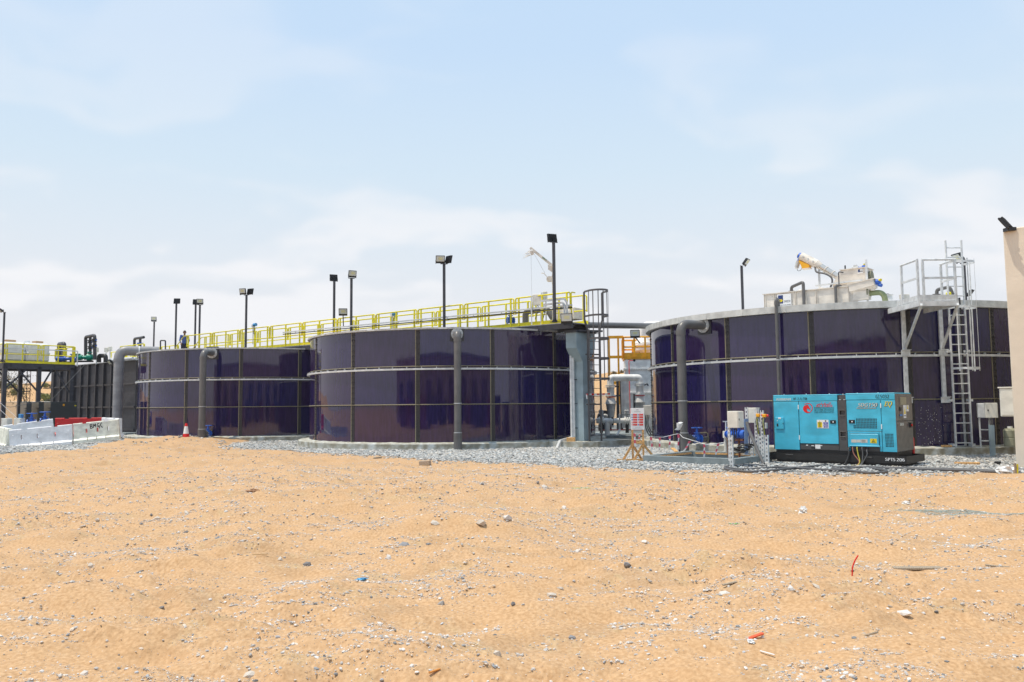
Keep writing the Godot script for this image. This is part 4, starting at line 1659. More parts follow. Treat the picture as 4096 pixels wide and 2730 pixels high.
func screening_machine() -> void:
	var o := thing("screening_machine", "beige stainless screening machine with tilted auger on top of the right tank", "machine", Vector3(8.706, 5.328, -28.0), SITE)
	# long channel box
	var c := MB.new()
	c.span(Vector3(0, -0.9, -1.0), Vector3(2.8, -0.03, 0))
	obj("channel_box", c, M.stainless, o)
	var rim := MB.new()
	rim.span(Vector3(-0.05, -0.028, -1.05), Vector3(2.84, 0.0, 0.05))
	obj("rim", rim, M.stainless, o)
	for x in [0.0, 0.36, 1.06, 1.77, 2.42]:
		var r := MB.new()
		r.span(Vector3(x - 0.012, -0.9, 0.001), Vector3(x + 0.004, -0.03, 0.04))
		r.span(Vector3(x + 0.03, -0.9, 0.001), Vector3(x + 0.046, -0.03, 0.04))
		obj("rib", r, M.stainless, o)
	for x in [1.15, 1.85]:
		var r := MB.new()
		r.cyl(Vector3(x, 0.001, -0.3), Vector3(x, 0.06, -0.3), 0.14, 0.08, 14)
		obj("hatch", r, M.stainless, o)
	# name board
	var sb := MB.new()
	sb.span(Vector3(0.47, -0.50, 0.042), Vector3(0.95, -0.075, 0.055))
	var s := obj("name_board", sb, M.white, o)
	var bl := MB.new()
	bl.span(Vector3(0.50, -0.39, 0.056), Vector3(0.67, -0.105, 0.058))
	obj("blue_panel", bl, mat(0.015, 0.04, 0.17, 0.5), s)
	var dia := MB.new()
	for q in [-0.022, 0.022]:
		dia.prism(PackedVector2Array([Vector2(0.585 + q - 0.06, -0.29), Vector2(0.585 + q, -0.235), Vector2(0.585 + q + 0.06, -0.29), Vector2(0.585 + q, -0.345)]), 0.0585, 0.061 + q * 0.02)
	obj("diamond_emblem", dia, M.decal_yellow, s)
	var dd := MB.new()
	dd.span(Vector3(0.565, -0.297, 0.062), Vector3(0.605, -0.283, 0.064))
	obj("emblem_bar", dd, M.ink, s)
	words("SPECO", 0.062, M.ink, s, Vector3(0.81, -0.325, 0.058), 0, "Droid Sans", 0.22, 400)
	words("Waste Water Treatment Technology", 0.03, M.ink, s, Vector3(0.71, -0.445, 0.058), 0, "Droid Sans", 0.43, 400)
	# settling tank with sloped front
	var t := MB.new()
	t.prism(PackedVector2Array([Vector2(2.25, 0.15), Vector2(2.53, 0.56), Vector2(3.3, 0.56), Vector2(3.3, 0.1), Vector2(2.25, 0.1)]), -0.95, -0.2)
	t.span(Vector3(2.24, -0.03, -0.95), Vector3(3.25, 0.1, -0.22))
	obj("settling_tank", t, M.stainless, o)
	var tr := MB.new()
	tr.span(Vector3(2.49, 0.56, -0.99), Vector3(3.34, 0.582, -0.16))
	obj("tank_lid", tr, M.stainless, o)
	var bt := MB.new()
	bt.span(Vector3(3.06, 0.39, -0.199), Vector3(3.22, 0.53, -0.19))
	var bo := obj("name_board", bt, M.white, o)
	var bq := MB.new()
	bq.span(Vector3(3.075, 0.43, -0.189), Vector3(3.13, 0.52, -0.186))
	obj("blue_panel", bq, mat(0.015, 0.04, 0.17, 0.5), bo)
	words("SPECO", 0.022, M.ink, bo, Vector3(3.175, 0.45, -0.186), 0, "Droid Sans", 0.07, 400)
	var gb := MB.new()
	gb.beam(Vector3(1.70, 0.13, -0.15), Vector3(3.2, 0.16, -0.15), 0.05, 0.05)
	obj("support_beam", gb, M.galv, o)
	for x in [1.72]:
		var p := MB.new()
		p.beam(Vector3(x, -0.03, -0.5), Vector3(x, 0.72, -0.5), 0.06, 0.06, Vector3.BACK)
		p.beam(Vector3(x, 0.66, -0.5), Vector3(x + 0.1, 0.80, -0.5), 0.06, 0.05, Vector3.BACK)
		obj("prop", p, M.galv, o)
	var p2 := MB.new()
	p2.box(Vector3(3.36, -0.05, -0.1), Vector3(0.06, 1.7, 0.05))
	obj("prop", p2, M.galv, o)
	# auger: tube, eight-sided casing, drive, hopper
	var a0 := Vector3(2.42, 0.33, -0.5)
	var a1 := Vector3(1.66, 0.90, -0.5)
	var a2 := Vector3(1.13, 1.235, -0.5)
	var au := MB.new()
	au.cyl(a0, a1, 0.105, -1, 20)
	obj("auger_tube", au, M.steel_bright, o)
	var dn := (a1 - a0).normalized()
	for f in [0.33, 0.62]:
		var rb := MB.new()
		rb.cyl(a0.lerp(a1, f) - dn * 0.012, a0.lerp(a1, f) + dn * 0.012, 0.125, -1, 20)
		obj("tube_flange", rb, M.stainless, o)
	var cs := MB.new()
	cs.cyl(a1, a2, 0.15, -1, 8)
	obj("auger_casing", cs, M.stainless, o)
	var cn := MB.new()
	cn.cyl(a1 + dn * -0.16, a1, 0.11, 0.145, 16)
	obj("casing_cone", cn, M.stainless, o)
	for f in [0.2, 0.5, 0.8]:
		var lt := MB.new()
		lt.box(a2.lerp(a1, f) + Vector3(0.02, 0.03, 0.15), Vector3(0.04, 0.06, 0.02), Basis(Vector3.BACK, -0.56))
		obj("latch", lt, M.galv, o)
	var gr := MB.new()
	var d2 := (a2 - a1).normalized()
	gr.cyl(a2, a2 + d2 * 0.09, 0.115, 0.10, 16)
	gr.cyl(a2 + d2 * 0.05 + Vector3(0, -0.05, 0), a2 + d2 * 0.06 + Vector3(-0.06, -0.20, 0), 0.04, -1, 12)
	obj("gear_drive", gr, M.blue, o)
	var yc := MB.new()
	yc.cyl(a2 + d2 * 0.09, a2 + d2 * 0.14, 0.035, 0.03, 12)
	obj("drive_cap", yc, M.decal_yellow, o)
	var mo := MB.new()
	mo.cyl(a2 + d2 * 0.05 + Vector3(-0.05, -0.17, 0), a2 + Vector3(-0.17, -0.36, 0), 0.075, -1, 16)
	obj("motor", mo, M.galv_dull, o)
	var mc := MB.new()
	mc.cyl(a2 + Vector3(-0.17, -0.36, 0), a2 + Vector3(-0.195, -0.40, 0), 0.076, 0.06, 16)
	obj("motor_cover", mc, M.white, o)
	var hp := MB.new()
	hp.prism(PackedVector2Array([Vector2(1.08, 1.10), Vector2(1.43, 0.90), Vector2(1.425, 0.80), Vector2(1.20, 0.79)]), -0.62, -0.38)
	obj("discharge_hopper", hp, mat(0.84, 0.42, 0.015, 0.5), o)
	var hf := MB.new()
	hf.box(Vector3(1.31, 0.785, -0.5), Vector3(0.28, 0.02, 0.28))
	obj("hopper_flange", hf, M.stainless, o)
	var cb := MB.new()
	cb.tube(bend([a2 + Vector3(-0.15, -0.33, 0.02), a2 + Vector3(-0.13, -0.5, 0.02), a2 + Vector3(0.0, -0.48, 0.03), a2 + Vector3(0.06, -0.3, 0.05)], 0.1), 0.008, 6)
	obj("cable", cb, M.cable, o)
	# screw washer trough at the right end
	var ws := MB.new()
	ws.prism(PackedVector2Array([Vector2(2.86, 0.02), Vector2(3.62, 0.125), Vector2(3.66, -0.08), Vector2(2.90, -0.22)]), -0.16, 0.2)
	obj("screw_trough", ws, M.stainless, o)
	var wl := MB.new()
	wl.tube([Vector3(2.91, -0.19, 0.02), Vector3(3.67, -0.06, 0.02)], 0.12, 16)
	obj("trough_pipe", wl, M.stainless, o)
	var we := MB.new()
	we.prism(PackedVector2Array([Vector2(2.83, 0.025), Vector2(3.66, 0.14), Vector2(3.66, 0.115), Vector2(2.83, 0.0)]), -0.18, 0.22)
	obj("trough_lid", we, M.stainless, o)
	var dv := MB.new()
	dv.cyl(Vector3(3.66, 0.02, 0.02), Vector3(3.80, 0.04, 0.02), 0.085, -1, 14)
	dv.cyl(Vector3(3.74, -0.06, 0.02), Vector3(3.84, -0.10, 0.06), 0.055, -1, 12)
	obj("gear_drive", dv, M.blue, o)
	var dy := MB.new()
	dy.cyl(Vector3(3.78, 0.07, 0.06), Vector3(3.84, 0.07, 0.1), 0.045, -1, 10)
	obj("drive_cap", dy, M.decal_yellow, o)
	var lb := MB.new()
	lb.span(Vector3(2.98, -0.50, -0.15), Vector3(3.45, -0.22, 0.13))
	obj("lower_box", lb, M.stainless, o)
	var dp := MB.new()
	dp.cyl(Vector3(3.57, -0.08, 0.05), Vector3(3.57, -0.24, 0.05), 0.075, -1, 14)
	obj("drop_stub", dp, M.stainless, o)
	var gp := MB.new()
	gp.tube(bend([Vector3(3.42, -0.30, -0.05), Vector3(3.86, -0.30, -0.05), Vector3(3.94, -0.9, -0.05)], 0.2, 8), 0.085, 14)
	obj("green_pipe", gp, mat(0.26, 0.30, 0.15, 0.5), o)
	var gf := MB.new()
	gf.cyl(Vector3(3.40, -0.28, -0.05), Vector3(3.44, -0.28, -0.05), 0.2, -1, 20)
	gf.cyl(Vector3(3.33, 0.3, -0.55), Vector3(3.40, 0.3, -0.55), 0.19, -1, 20)
	obj("blind_flange", gf, mat(0.20, 0.20, 0.13, 0.6), o)
	# drive on the lid
	var ld := MB.new()
	ld.cyl(Vector3(3.18, 0.58, -0.5), Vector3(3.18, 0.68, -0.5), 0.09, 0.07, 14)
	ld.cyl(Vector3(2.98, 0.62, -0.5), Vector3(3.15, 0.62, -0.5), 0.035, -1, 10)
	obj("lid_drive", ld, M.blue, o)
	var lm := MB.new()
	lm.cyl(Vector3(2.80, 0.63, -0.5), Vector3(2.99, 0.63, -0.5), 0.055, -1, 12)
	lm.box(Vector3(2.90, 0.70, -0.5), Vector3(0.1, 0.05, 0.08))
	obj("lid_motor", lm, M.galv_dull, o)
	var ly := MB.new()
	ly.cyl(Vector3(3.18, 0.68, -0.5), Vector3(3.18, 0.74, -0.5), 0.028, -1, 10)
	obj("lid_cap", ly, M.decal_yellow, o)
	var le := MB.new()
	le.cyl(Vector3(2.64, 0.58, -0.3), Vector3(2.64, 0.72, -0.3), 0.024, -1, 8)
	obj("signal_lamp", le, M.ink, o)
	# pipes over the front
	var pv := thing("overflow_pipe", "dark grey pipe bent over the screening machine's front from the rim", "pipe", Vector3(8.706, 5.328, -28.0), SITE)
	var q := MB.new()
	q.tube(bend([Vector3(0.91, 0.0, -0.1), Vector3(0.91, 0.16, -0.1), Vector3(1.40, 0.26, 0.12), Vector3(1.40, -0.9, 0.12)], 0.09, 8), 0.052, 14)
	obj("pipe", q, M.pvc, pv)
	var qf := MB.new()
	qf.cyl(Vector3(0.91, 0.0, -0.1), Vector3(0.91, 0.03, -0.1), 0.1, -1, 14)
	obj("flange", qf, M.pvc, pv)
	var pv2 := thing("overflow_pipe", "short dark grey standpipe at the right end of the screening machine's long box", "pipe", Vector3(8.706, 5.328, -28.0), SITE)
	var q2 := MB.new()
	q2.tube(bend([Vector3(2.55, 0.0, -0.05), Vector3(2.55, 0.03, -0.02), Vector3(2.44, 0.03, 0.12), Vector3(2.44, -0.9, 0.12)], 0.06, 6), 0.045, 12)
	obj("pipe", q2, M.pvc, pv2)
	var q3 := MB.new()
	q3.tube(bend([Vector3(2.52, 0.0, 0.0), Vector3(2.52, 0.49, 0.0), Vector3(2.64, 0.46, -0.1)], 0.05), 0.018, 8)
	obj("riser", q3, M.pvc_dark, pv2)
	var hs := thing("grey_hose", "curved grey hose hanging from the auger to the long beige box", "hose", Vector3(8.706, 5.328, -28.0), SITE)
	var h := MB.new()
	h.tube(bend([Vector3(1.62, 0.80, -0.42), Vector3(1.68, 0.60, -0.3), Vector3(2.02, 0.52, -0.25), Vector3(2.28, 0.32, -0.2), Vector3(2.16, -0.02, -0.2)], 0.25, 8), 0.03, 10)
	obj("hose", h, M.hose, hs)
	var cl := thing("roof_fitting", "pale flanged fitting with black cable on the right tank roof", "fitting", Vector3(12.289, 4.998, -26.500))
	var f1 := MB.new()
	f1.cyl(Vector3(0, -0.1, 0), Vector3(0, 0.05, 0), 0.12, 0.11, 16)
	f1.cyl(Vector3(0, 0.05, 0), Vector3(0, 0.07, 0), 0.14, -1, 16)
	obj("body", f1, M.white_pipe, cl)
	var f2 := MB.new()
	f2.tube(bend([Vector3(0.05, 0.05, 0.05), Vector3(-0.1, 0.1, 0.08), Vector3(-0.25, -0.02, 0.1)], 0.1), 0.014, 6)
	obj("cable", f2, M.cable, cl)


# ---------- between the middle and right tanks ----------
func middle_gap() -> void:
	# column with flared head under the walkway end
	var co := thing("walkway_column", "grey painted column with flared head holding up the walkway end", "column", Vector3(2.58, 0.246, -30.75), SITE)
	var cb := MB.new()
	var hh := 4.02
	cb.xf = Transform3D(Basis(Vector3.UP, -PI / 2), Vector3.ZERO)
	var pf := PackedVector2Array([Vector2(-0.22, 0), Vector2(0.22, 0), Vector2(0.22, 2.95), Vector2(0.60, 3.45), Vector2(0.60, hh), Vector2(-0.60, hh), Vector2(-0.60, 3.45), Vector2(-0.22, 2.95)])
	cb.prism(pf, -0.24, 0.24)
	obj("shaft", cb, M.column, co)
	var cap := MB.new()
	cap.box(Vector3(0, hh + 0.04, 0), Vector3(0.55, 0.08, 1.3))
	obj("head_plate", cap, M.steel_dark, co)
	var bp := MB.new()
	bp.box(Vector3(0, 0.012, 0), Vector3(0.6, 0.024, 0.56))
	obj("base_plate", bp, M.concrete_blue, co)
	# conduit ladder beside the column
	var cu := thing("conduit", "pale galvanised conduit running down beside the grey column to an orange block", "conduit", Vector3(2.190, 0.281, -30.600))
	for x in [0.0, 0.09]:
		var b := MB.new()
		b.box(Vector3(x, 2.0, 0), Vector3(0.07, 3.75, 0.06), yaw(SITE))
		obj("channel", b, M.galv, cu)
	for k in 4:
		var b := MB.new()
		b.box(Vector3(0.15, 0.45 + k * 0.9, 0), Vector3(0.14, 0.025, 0.03))
		obj("bracket", b, M.steel_dark, cu)
	var cx := MB.new()
	for q in [[Vector3(0.05, 0.12, 0.0), Vector3(-0.45, 0.0, 0.25)], [Vector3(-0.45, 0.0, 0.25), Vector3(-0.60, -0.32, 0.42)]]:
		cx.beam(q[0], q[1], 0.1, 0.07)
	obj("outlet", cx, M.galv, cu)
	var ob := MB.new()
	ob.cbox(Vector3(2.132, 0.312, -30.300), Vector3(0.32, 0.17, 0.12), 0.01, yaw(-8))
	tag(obj("timber_block", ob, M.wood), "orange timber block under the conduit at the column foot", "timber")
	black_ladder()
	scrubber()
	manifold()
	fence(Vector3(1.5, 0, -49.5), Vector3(13.5, 0, -47.5), 2.15, "chain-link fence behind the white pipes between the tanks", Vector3(5.430, 1.886, -48.800).x)
	sign_stand()

func black_ladder() -> void:
	var o := thing("caged_ladder", "dark grey caged ladder rising beside the grey column to the walkway", "ladder", Vector3(3.04, 0.25, -30.35), SITE + 62.0)
	var w := 0.25
	for s in [-1.0, 1.0]:
		var b := MB.new()
		b.box(Vector3(w * s, 2.06, 0), Vector3(0.045, 4.12, 0.07))
		b.beam(Vector3(w * s, 4.1, 0), Vector3(w * s * 1.5, 4.5, -0.0), 0.05, 0.07, Vector3.BACK)
		b.beam(Vector3(w * s * 1.5, 4.5, 0), Vector3(w * s * 1.5, 5.52, 0), 0.05, 0.07, Vector3.BACK)
		obj("rail", b, M.ladder, o)
	for k in 14:
		var r := MB.new()
		r.tube([Vector3(-w, 0.2 + k * 0.29, 0), Vector3(w, 0.2 + k * 0.29, 0)], 0.013, 6)
		obj("rung", r, M.ladder, o)
	for y in [2.28, 3.02, 3.75, 4.6, 5.52]:
		var b := MB.new()
		var pts := []
		var ww := w if y < 4.4 else w * 1.5
		for k in 17:
			var a := PI * k / 16.0
			pts.append(Vector3(cos(a) * maxf(ww, 0.38), y, 0.32 + sin(a) * 0.48))
		pts[0] = Vector3(ww, y, 0.0)
		pts[16] = Vector3(-ww, y, 0.0)
		for k in 16:
			b.beam(pts[k], pts[k + 1], 0.012, 0.07)
		obj("hoop", b, M.ladder, o)
	for k in 7:
		var a := lerpf(0.1, PI - 0.1, k / 6.0)
		var b := MB.new()
		var p := Vector3(cos(a) * 0.38, 2.2, 0.32 + sin(a) * 0.47)
		b.beam(p, Vector3(p.x, 5.54, p.z), 0.035, 0.012, Vector3(cos(a), 0, sin(a)))
		obj("cage_bar", b, M.ladder, o)
	for y in [1.35, 3.2]:
		var b := MB.new()
		b.box(Vector3(0, y, -0.08), Vector3(0.62, 0.05, 0.06))
		obj("wall_bracket", b, M.ladder, o)
	# landing at the top
	var l := MB.new()
	l.box(Vector3(-0.1, 4.08, -0.45), Vector3(1.0, 0.06, 0.85))
	obj("landing", l, M.steel_dark, o)
	# warning tape tied across the cage
	var t := thing("warning_tape", "red and white warning tape tied across the foot of the dark ladder cage", "warning tape")
	for k in 9:
		var b := MB.new()
		var p: Vector3 = Vector3(2.702, 1.964, -30.200).lerp(Vector3(3.680, 1.985, -31.000), k / 9.0)
		var q: Vector3 = Vector3(2.702, 1.964, -30.200).lerp(Vector3(3.680, 1.985, -31.000), (k + 1) / 9.0)
		b.beam(p, q, 0.006, 0.06)
		obj("stripe", b, M.chrome_red if k % 2 == 0 else M.white, t)
	var tl := MB.new()
	tl.beam(Vector3(2.720, 1.964, -30.200), Vector3(2.736, 1.808, -30.200), 0.04, 0.006, Vector3.BACK)
	obj("loose_end", tl, M.white, t)

func scrubber() -> void:
	var o := thing("scrubber_tower", "white square scrubber tower with orange guard rail partly behind the right tank", "tower", Vector3(6.62, 0.2, -41.0), -6.0)
	var b := MB.new()
	b.cbox(Vector3(0, 1.8, 0), Vector3(2.0, 3.6, 2.0), 0.03)
	obj("shell", b, M.white_pipe, o)
	for y in [0.9, 1.95, 3.12]:
		var f := MB.new()
		f.box(Vector3(0, y, 0), Vector3(2.14, 0.06, 2.14))
		obj("flange", f, M.white_pipe, o)
		var bt := MB.new()
		for k in 26:
			bt.cyl(Vector3(-1.03 + k * 0.0825, y - 0.05, 1.045), Vector3(-1.03 + k * 0.0825, y + 0.05, 1.045), 0.014, -1, 5)
		stuff(obj("bolts", bt, M.galv_dull, o))
	var d := MB.new()
	d.box(Vector3(0, 3.66, 0), Vector3(2.1, 0.12, 2.1))
	obj("platform", d, M.orange, o)
	for q in [[Vector3(-1.05, 3.7, 1.05), Vector3(1.05, 3.7, 1.05)], [Vector3(-1.05, 3.7, -1.05), Vector3(-1.05, 3.7, 1.05)], [Vector3(-1.05, 3.7, -1.05), Vector3(1.05, 3.7, -1.05)]]:
		var n := 4
		for k in n + 1:
			var p: Vector3 = q[0].lerp(q[1], float(k) / n)
			var pb := MB.new()
			pb.beam(p, p + Vector3.UP * 0.98, 0.085, 0.085, Vector3.RIGHT)
			obj("post", pb, M.orange, o)
		for h in [0.98, 0.5]:
			var rb := MB.new()
			rb.tube([q[0] + Vector3.UP * h, q[1] + Vector3.UP * h], 0.042, 8)
			obj("rail", rb, M.orange, o)
		var tb := MB.new()
		tb.beam(q[0] + Vector3.UP * 0.10, q[1] + Vector3.UP * 0.10, 0.015, 0.22)
		obj("toe_board", tb, M.orange, o)
	# ladder cage at the left side
	for s in [-0.3, 0.15]:
		for z in [0.35, 0.9]:
			var lb := MB.new()
			lb.beam(Vector3(-1.45 + s, 1.4 if z < 0.5 else 2.2, z), Vector3(-1.45 + s, 4.72, z), 0.10, 0.08, Vector3.RIGHT)
			obj("cage_bar", lb, M.orange, o)
	for y in [1.5, 2.45, 3.72, 4.7]:
		var hb := MB.new()
		hb.beam(Vector3(-1.78, y, 0.35), Vector3(-1.78, y, 0.93), 0.02, 0.14)
		hb.beam(Vector3(-1.78, y, 0.93), Vector3(-1.05, y, 0.93), 0.02, 0.14)
		obj("cage_band", hb, M.orange, o)
	# outlet duct and filter pot
	var du := MB.new()
	du.tube(bend([Vector3(-0.05, 3.7, 0.1), Vector3(-0.05, 5.35, 0.1), Vector3(1.2, 5.35, -0.1)], 0.4, 8), 0.2, 18)
	obj("duct", du, M.white_pipe, o)
	var fp := MB.new()
	fp.cyl(Vector3(-0.05, 3.8, 0.1), Vector3(-0.05, 4.45, 0.1), 0.42, -1, 20)
	fp.cyl(Vector3(-0.05, 4.45, 0.1), Vector3(-0.05, 4.72, 0.1), 0.42, 0.21, 20)
	obj("filter_pot", fp, M.white_pipe, o)
	for y in [4.05, 4.3]:
		var ff := MB.new()
		ff.cyl(Vector3(-0.05, y, 0.1), Vector3(-0.05, y + 0.05, 0.1), 0.48, -1, 20)
		obj("pot_flange", ff, M.white_pipe, o)
	var bx := MB.new()
	bx.cbox(Vector3(-0.45, 3.85, 0.75), Vector3(0.42, 0.2, 0.25), 0.01)
	var bo := obj("carton", bx, M.card)
	bo.transform = o.transform * bo.transform
	tag(bo, "small brown carton standing on the scrubber tower platform", "carton")
	# red sprinkler pipe
	var rp := thing("red_pipe", "thin red pipe rising along the white scrubber tower", "pipe")
	var r := MB.new()
	r.tube(bend([Vector3(5.895, 3.711, -39.700), Vector3(5.664, 3.702, -39.700), Vector3(5.571, 1.161, -39.000)], 0.05), 0.022, 8)
	obj("pipe", r, M.red, rp)
	var rk := MB.new()
	rk.cyl(Vector3(5.926, 3.714, -39.750), Vector3(5.904, 3.706, -39.600), 0.06, -1, 12)
	obj("nozzle", rk, M.ink, rp)
	# cabinet right of the sign
	var cb := thing("electrical_cabinet", "grey cabinet on posts between the sign and the right tank", "cabinet", Vector3(5.529, 0.351, -33.500), -20.0)
	var c := MB.new()
	c.cbox(Vector3(0, 0.92, 0), Vector3(0.36, 0.55, 0.25), 0.012)
	obj("housing", c, M.cabinet, cb)
	for s in [-0.15, 0.15]:
		var l := MB.new()
		l.beam(Vector3(s, -0.1, 0), Vector3(s, 0.7, 0), 0.05, 0.05, Vector3.BACK)
		obj("leg", l, M.galv, cb)

func manifold() -> void:
	var o := thing("white_pipework", "white pipework with inverted U pipe and flanged valves beside the scrubber tower", "pipework", Vector3(0, 0, 0))
	var d := 37.8
	var r := 0.16
	var u := MB.new()
	u.tube(bend([Vector3(4.518, 2.501, -37.800), Vector3(4.524, 2.823, -37.800), Vector3(5.872, 2.810, -37.800), Vector3(5.866, 2.546, -37.800)], 0.32, 8), r, 18)
	obj("u_pipe", u, M.white_pipe, o)
	var cv := MB.new()
	cv.tube([Vector3(5.194, 2.820, -37.900), Vector3(5.216, 0.521, -37.900)], 0.19, 18)
	obj("stand_pipe", cv, M.white_pipe, o)
	for q in [[Vector3(4.518, 2.489, -37.800), Vector3(4.517, 1.262, -37.800)], [Vector3(5.866, 2.546, -37.800), Vector3(5.850, 1.283, -37.800)]]:
		var a: Vector3 = q[0]
		var f := MB.new()
		f.cyl(a + Vector3(0, -0.05, 0), a, 0.235, -1, 18)
		f.cyl(a + Vector3(0, -0.12, 0), a + Vector3(0, -0.07, 0), 0.235, -1, 18)
		f.cyl(a + Vector3(0, -0.52, 0), a + Vector3(0, -0.46, 0), 0.235, -1, 18)
		obj("flange", f, M.white_pipe, o)
		var v := MB.new()
		v.cyl(a + Vector3(0, -0.46, 0), a + Vector3(0, -0.12, 0), 0.175, -1, 18)
		v.cyl(a + Vector3(0, -0.86, 0), a + Vector3(0, -0.58, 0), 0.26, 0.17, 18)
		obj("valve_body", v, M.white_pipe, o)
		var rb := MB.new()
		rb.cyl(a + Vector3(0, -0.57, 0), a + Vector3(0, -0.53, 0), 0.22, -1, 16)
		obj("gasket", rb, M.chrome_red, o)
		var c := MB.new()
		c.cyl(a + Vector3(0, -1.5, 0), a + Vector3(0, -0.86, 0), 0.14, 0.23, 4)
		c.cyl(a + Vector3(0, -1.95, 0), a + Vector3(0, -1.5, 0), 0.12, -1, 4)
		obj("hopper", c, M.galv_dull, o)
		var h := MB.new()
		h.tube(bend([a + Vector3(0.2, -0.08, 0.1), a + Vector3(0.34, -0.02, 0.15), a + Vector3(0.36, -0.12, 0.15)], 0.05), 0.03, 6)
		obj("actuator", h, M.ink, o)
	var hp := MB.new()
	hp.tube([Vector3(3.771, 0.868, -37.200), Vector3(5.409, 0.852, -37.200)], 0.115, 18)
	obj("header", hp, M.white_pipe, o)
	var dr := MB.new()
	dr.tube(bend([Vector3(4.491, 0.844, -36.900), Vector3(4.233, 0.847, -36.900), Vector3(4.228, -0.033, -36.900)], 0.25, 8), 0.115, 18)
	obj("drop_leg", dr, M.white_pipe, o)
	for x in [Vector3(3.997, 0.866, -37.200), Vector3(5.160, 0.855, -37.200)]:
		var f := MB.new()
		for s in [-0.09, 0.0, 0.09]:
			f.cyl(x + Vector3(s - 0.02, 0, 0), x + Vector3(s + 0.02, 0, 0), 0.185, -1, 18)
		obj("header_flange", f, M.white_pipe, o)
		var ac := MB.new()
		ac.cbox(x + Vector3(0, 0.38, 0), Vector3(0.2, 0.22, 0.18), 0.03)
		ac.cyl(x + Vector3(0, 0.12, 0), x + Vector3(0, 0.3, 0), 0.04, -1, 8)
		obj("valve_actuator", ac, M.galv_dull, o)
		var lg := MB.new()
		lg.beam(x + Vector3(0, -0.12, 0), x + Vector3(0, -0.55, 0), 0.14, 0.14, Vector3.BACK)
		obj("support", lg, M.steel_black, o)
	var bk := MB.new()
	bk.cyl(Vector3(4.481, 0.842, -37.000) - Vector3(0.03, 0, 0), Vector3(4.481, 0.842, -37.000) + Vector3(0.03, 0, 0), 0.19, -1, 18)
	obj("gasket_ring", bk, M.ink, o)
	# dark frame behind
	var fr := thing("pipe_gantry", "dark steel goalpost frame behind the white inverted U pipe", "frame")
	for q in [[Vector3(4.949, 2.823, -38.600), Vector3(4.925, 0.436, -38.600)], [Vector3(5.102, 2.822, -38.600), Vector3(5.112, 0.434, -38.600)]]:
		var b := MB.new()
		b.beam(q[0], q[1], 0.11, 0.11, Vector3.BACK)
		obj("post", b, M.steel_dark, fr)
	var cr := MB.new()
	cr.beam(Vector3(4.662, 1.991, -38.500), Vector3(5.131, 2.010, -38.500), 0.06, 0.08)
	obj("crossbar", cr, M.steel_dark, fr)
	var p3 := MB.new()
	p3.beam(Vector3(5.676, 2.037, -38.300), Vector3(5.664, 0.414, -38.300), 0.09, 0.09, Vector3.BACK)
	p3.beam(Vector3(5.630, 2.049, -38.300), Vector3(5.851, 2.047, -38.300), 0.06, 0.06)
	obj("stub_post", p3, M.steel_dark, fr)
	# blower behind the header
	var bl := thing("blower", "round grey blower housing behind the white header pipe", "blower", Vector3(4.338, 0.412, -38.800))
	var b2 := MB.new()
	b2.cyl(Vector3(0, 0.55, -0.15), Vector3(0, 0.55, 0.15), 0.36, -1, 24)
	b2.box(Vector3(0, 0.1, 0), Vector3(0.6, 0.3, 0.35))
	obj("volute", b2, M.steel_dark, bl)
	var b3 := MB.new()
	b3.cyl(Vector3(0, 0.55, 0.15), Vector3(0, 0.55, 0.22), 0.2, 0.14, 20)
	obj("hub", b3, M.galv_dull, bl)
	# galvanised brace in front and slab with red pipe
	var br := thing("cable_support", "galvanised bent cable support before the white header pipe", "support")
	var b4 := MB.new()
	b4.beam(Vector3(4.607, 1.170, -35.500), Vector3(4.604, 0.483, -35.500), 0.07, 0.05, Vector3.BACK)
	b4.beam(Vector3(4.604, 0.505, -35.500), Vector3(4.429, 0.288, -35.000), 0.07, 0.05)
	obj("bracket", b4, M.galv, br)
	var b5 := MB.new()
	b5.tube(bend([Vector3(4.606, 1.148, -35.500), Vector3(4.939, 1.137, -36.200), Vector3(5.273, 1.126, -37.000)], 0.1), 0.014, 6)
	obj("cable", b5, M.cable, br)
	var rd := MB.new()
	rd.tube([Vector3(3.976, 0.439, -37.600), Vector3(5.876, 0.449, -37.000)], 0.025, 8)
	tag(obj("red_pipe", rd, M.red), "thin red pipe lying low across the slab below the white pipework", "pipe")
	var sl := thing("equipment_slab", "blue grey painted concrete slab under the white pipework", "slab", Vector3(5.6, 0, -40.6), -6.0)
	var s := MB.new()
	s.cbox(Vector3(0.6, 0.10, 1.5), Vector3(4.6, 0.25, 5.2), 0.015)
	obj("slab", s, M.concrete_blue, sl)
	# two slotted electrical stands near the tank
	var es := thing("cable_stand", "dark cable stand with loops of cable left of the right tank foot", "stand", Vector3(5.338, 0.266, -32.600), -20.0)
	for x in [-0.12, 0.1]:
		var q := MB.new()
		q.beam(Vector3(x, -0.1, 0), Vector3(x, 0.95, 0), 0.05, 0.05, Vector3.BACK)
		obj("post", q, M.galv, es)
	for k in 3:
		var q := MB.new()
		q.tube(bend([Vector3(-0.05 + k * 0.06, 0.9, 0.03), Vector3(-0.1 + k * 0.05, 0.5, 0.06), Vector3(0.05 + k * 0.1, 0.1, 0.1), Vector3(0.3 + k * 0.1, -0.02, 0.15)], 0.2), 0.018, 6)
		obj("cable", q, M.cable, es)

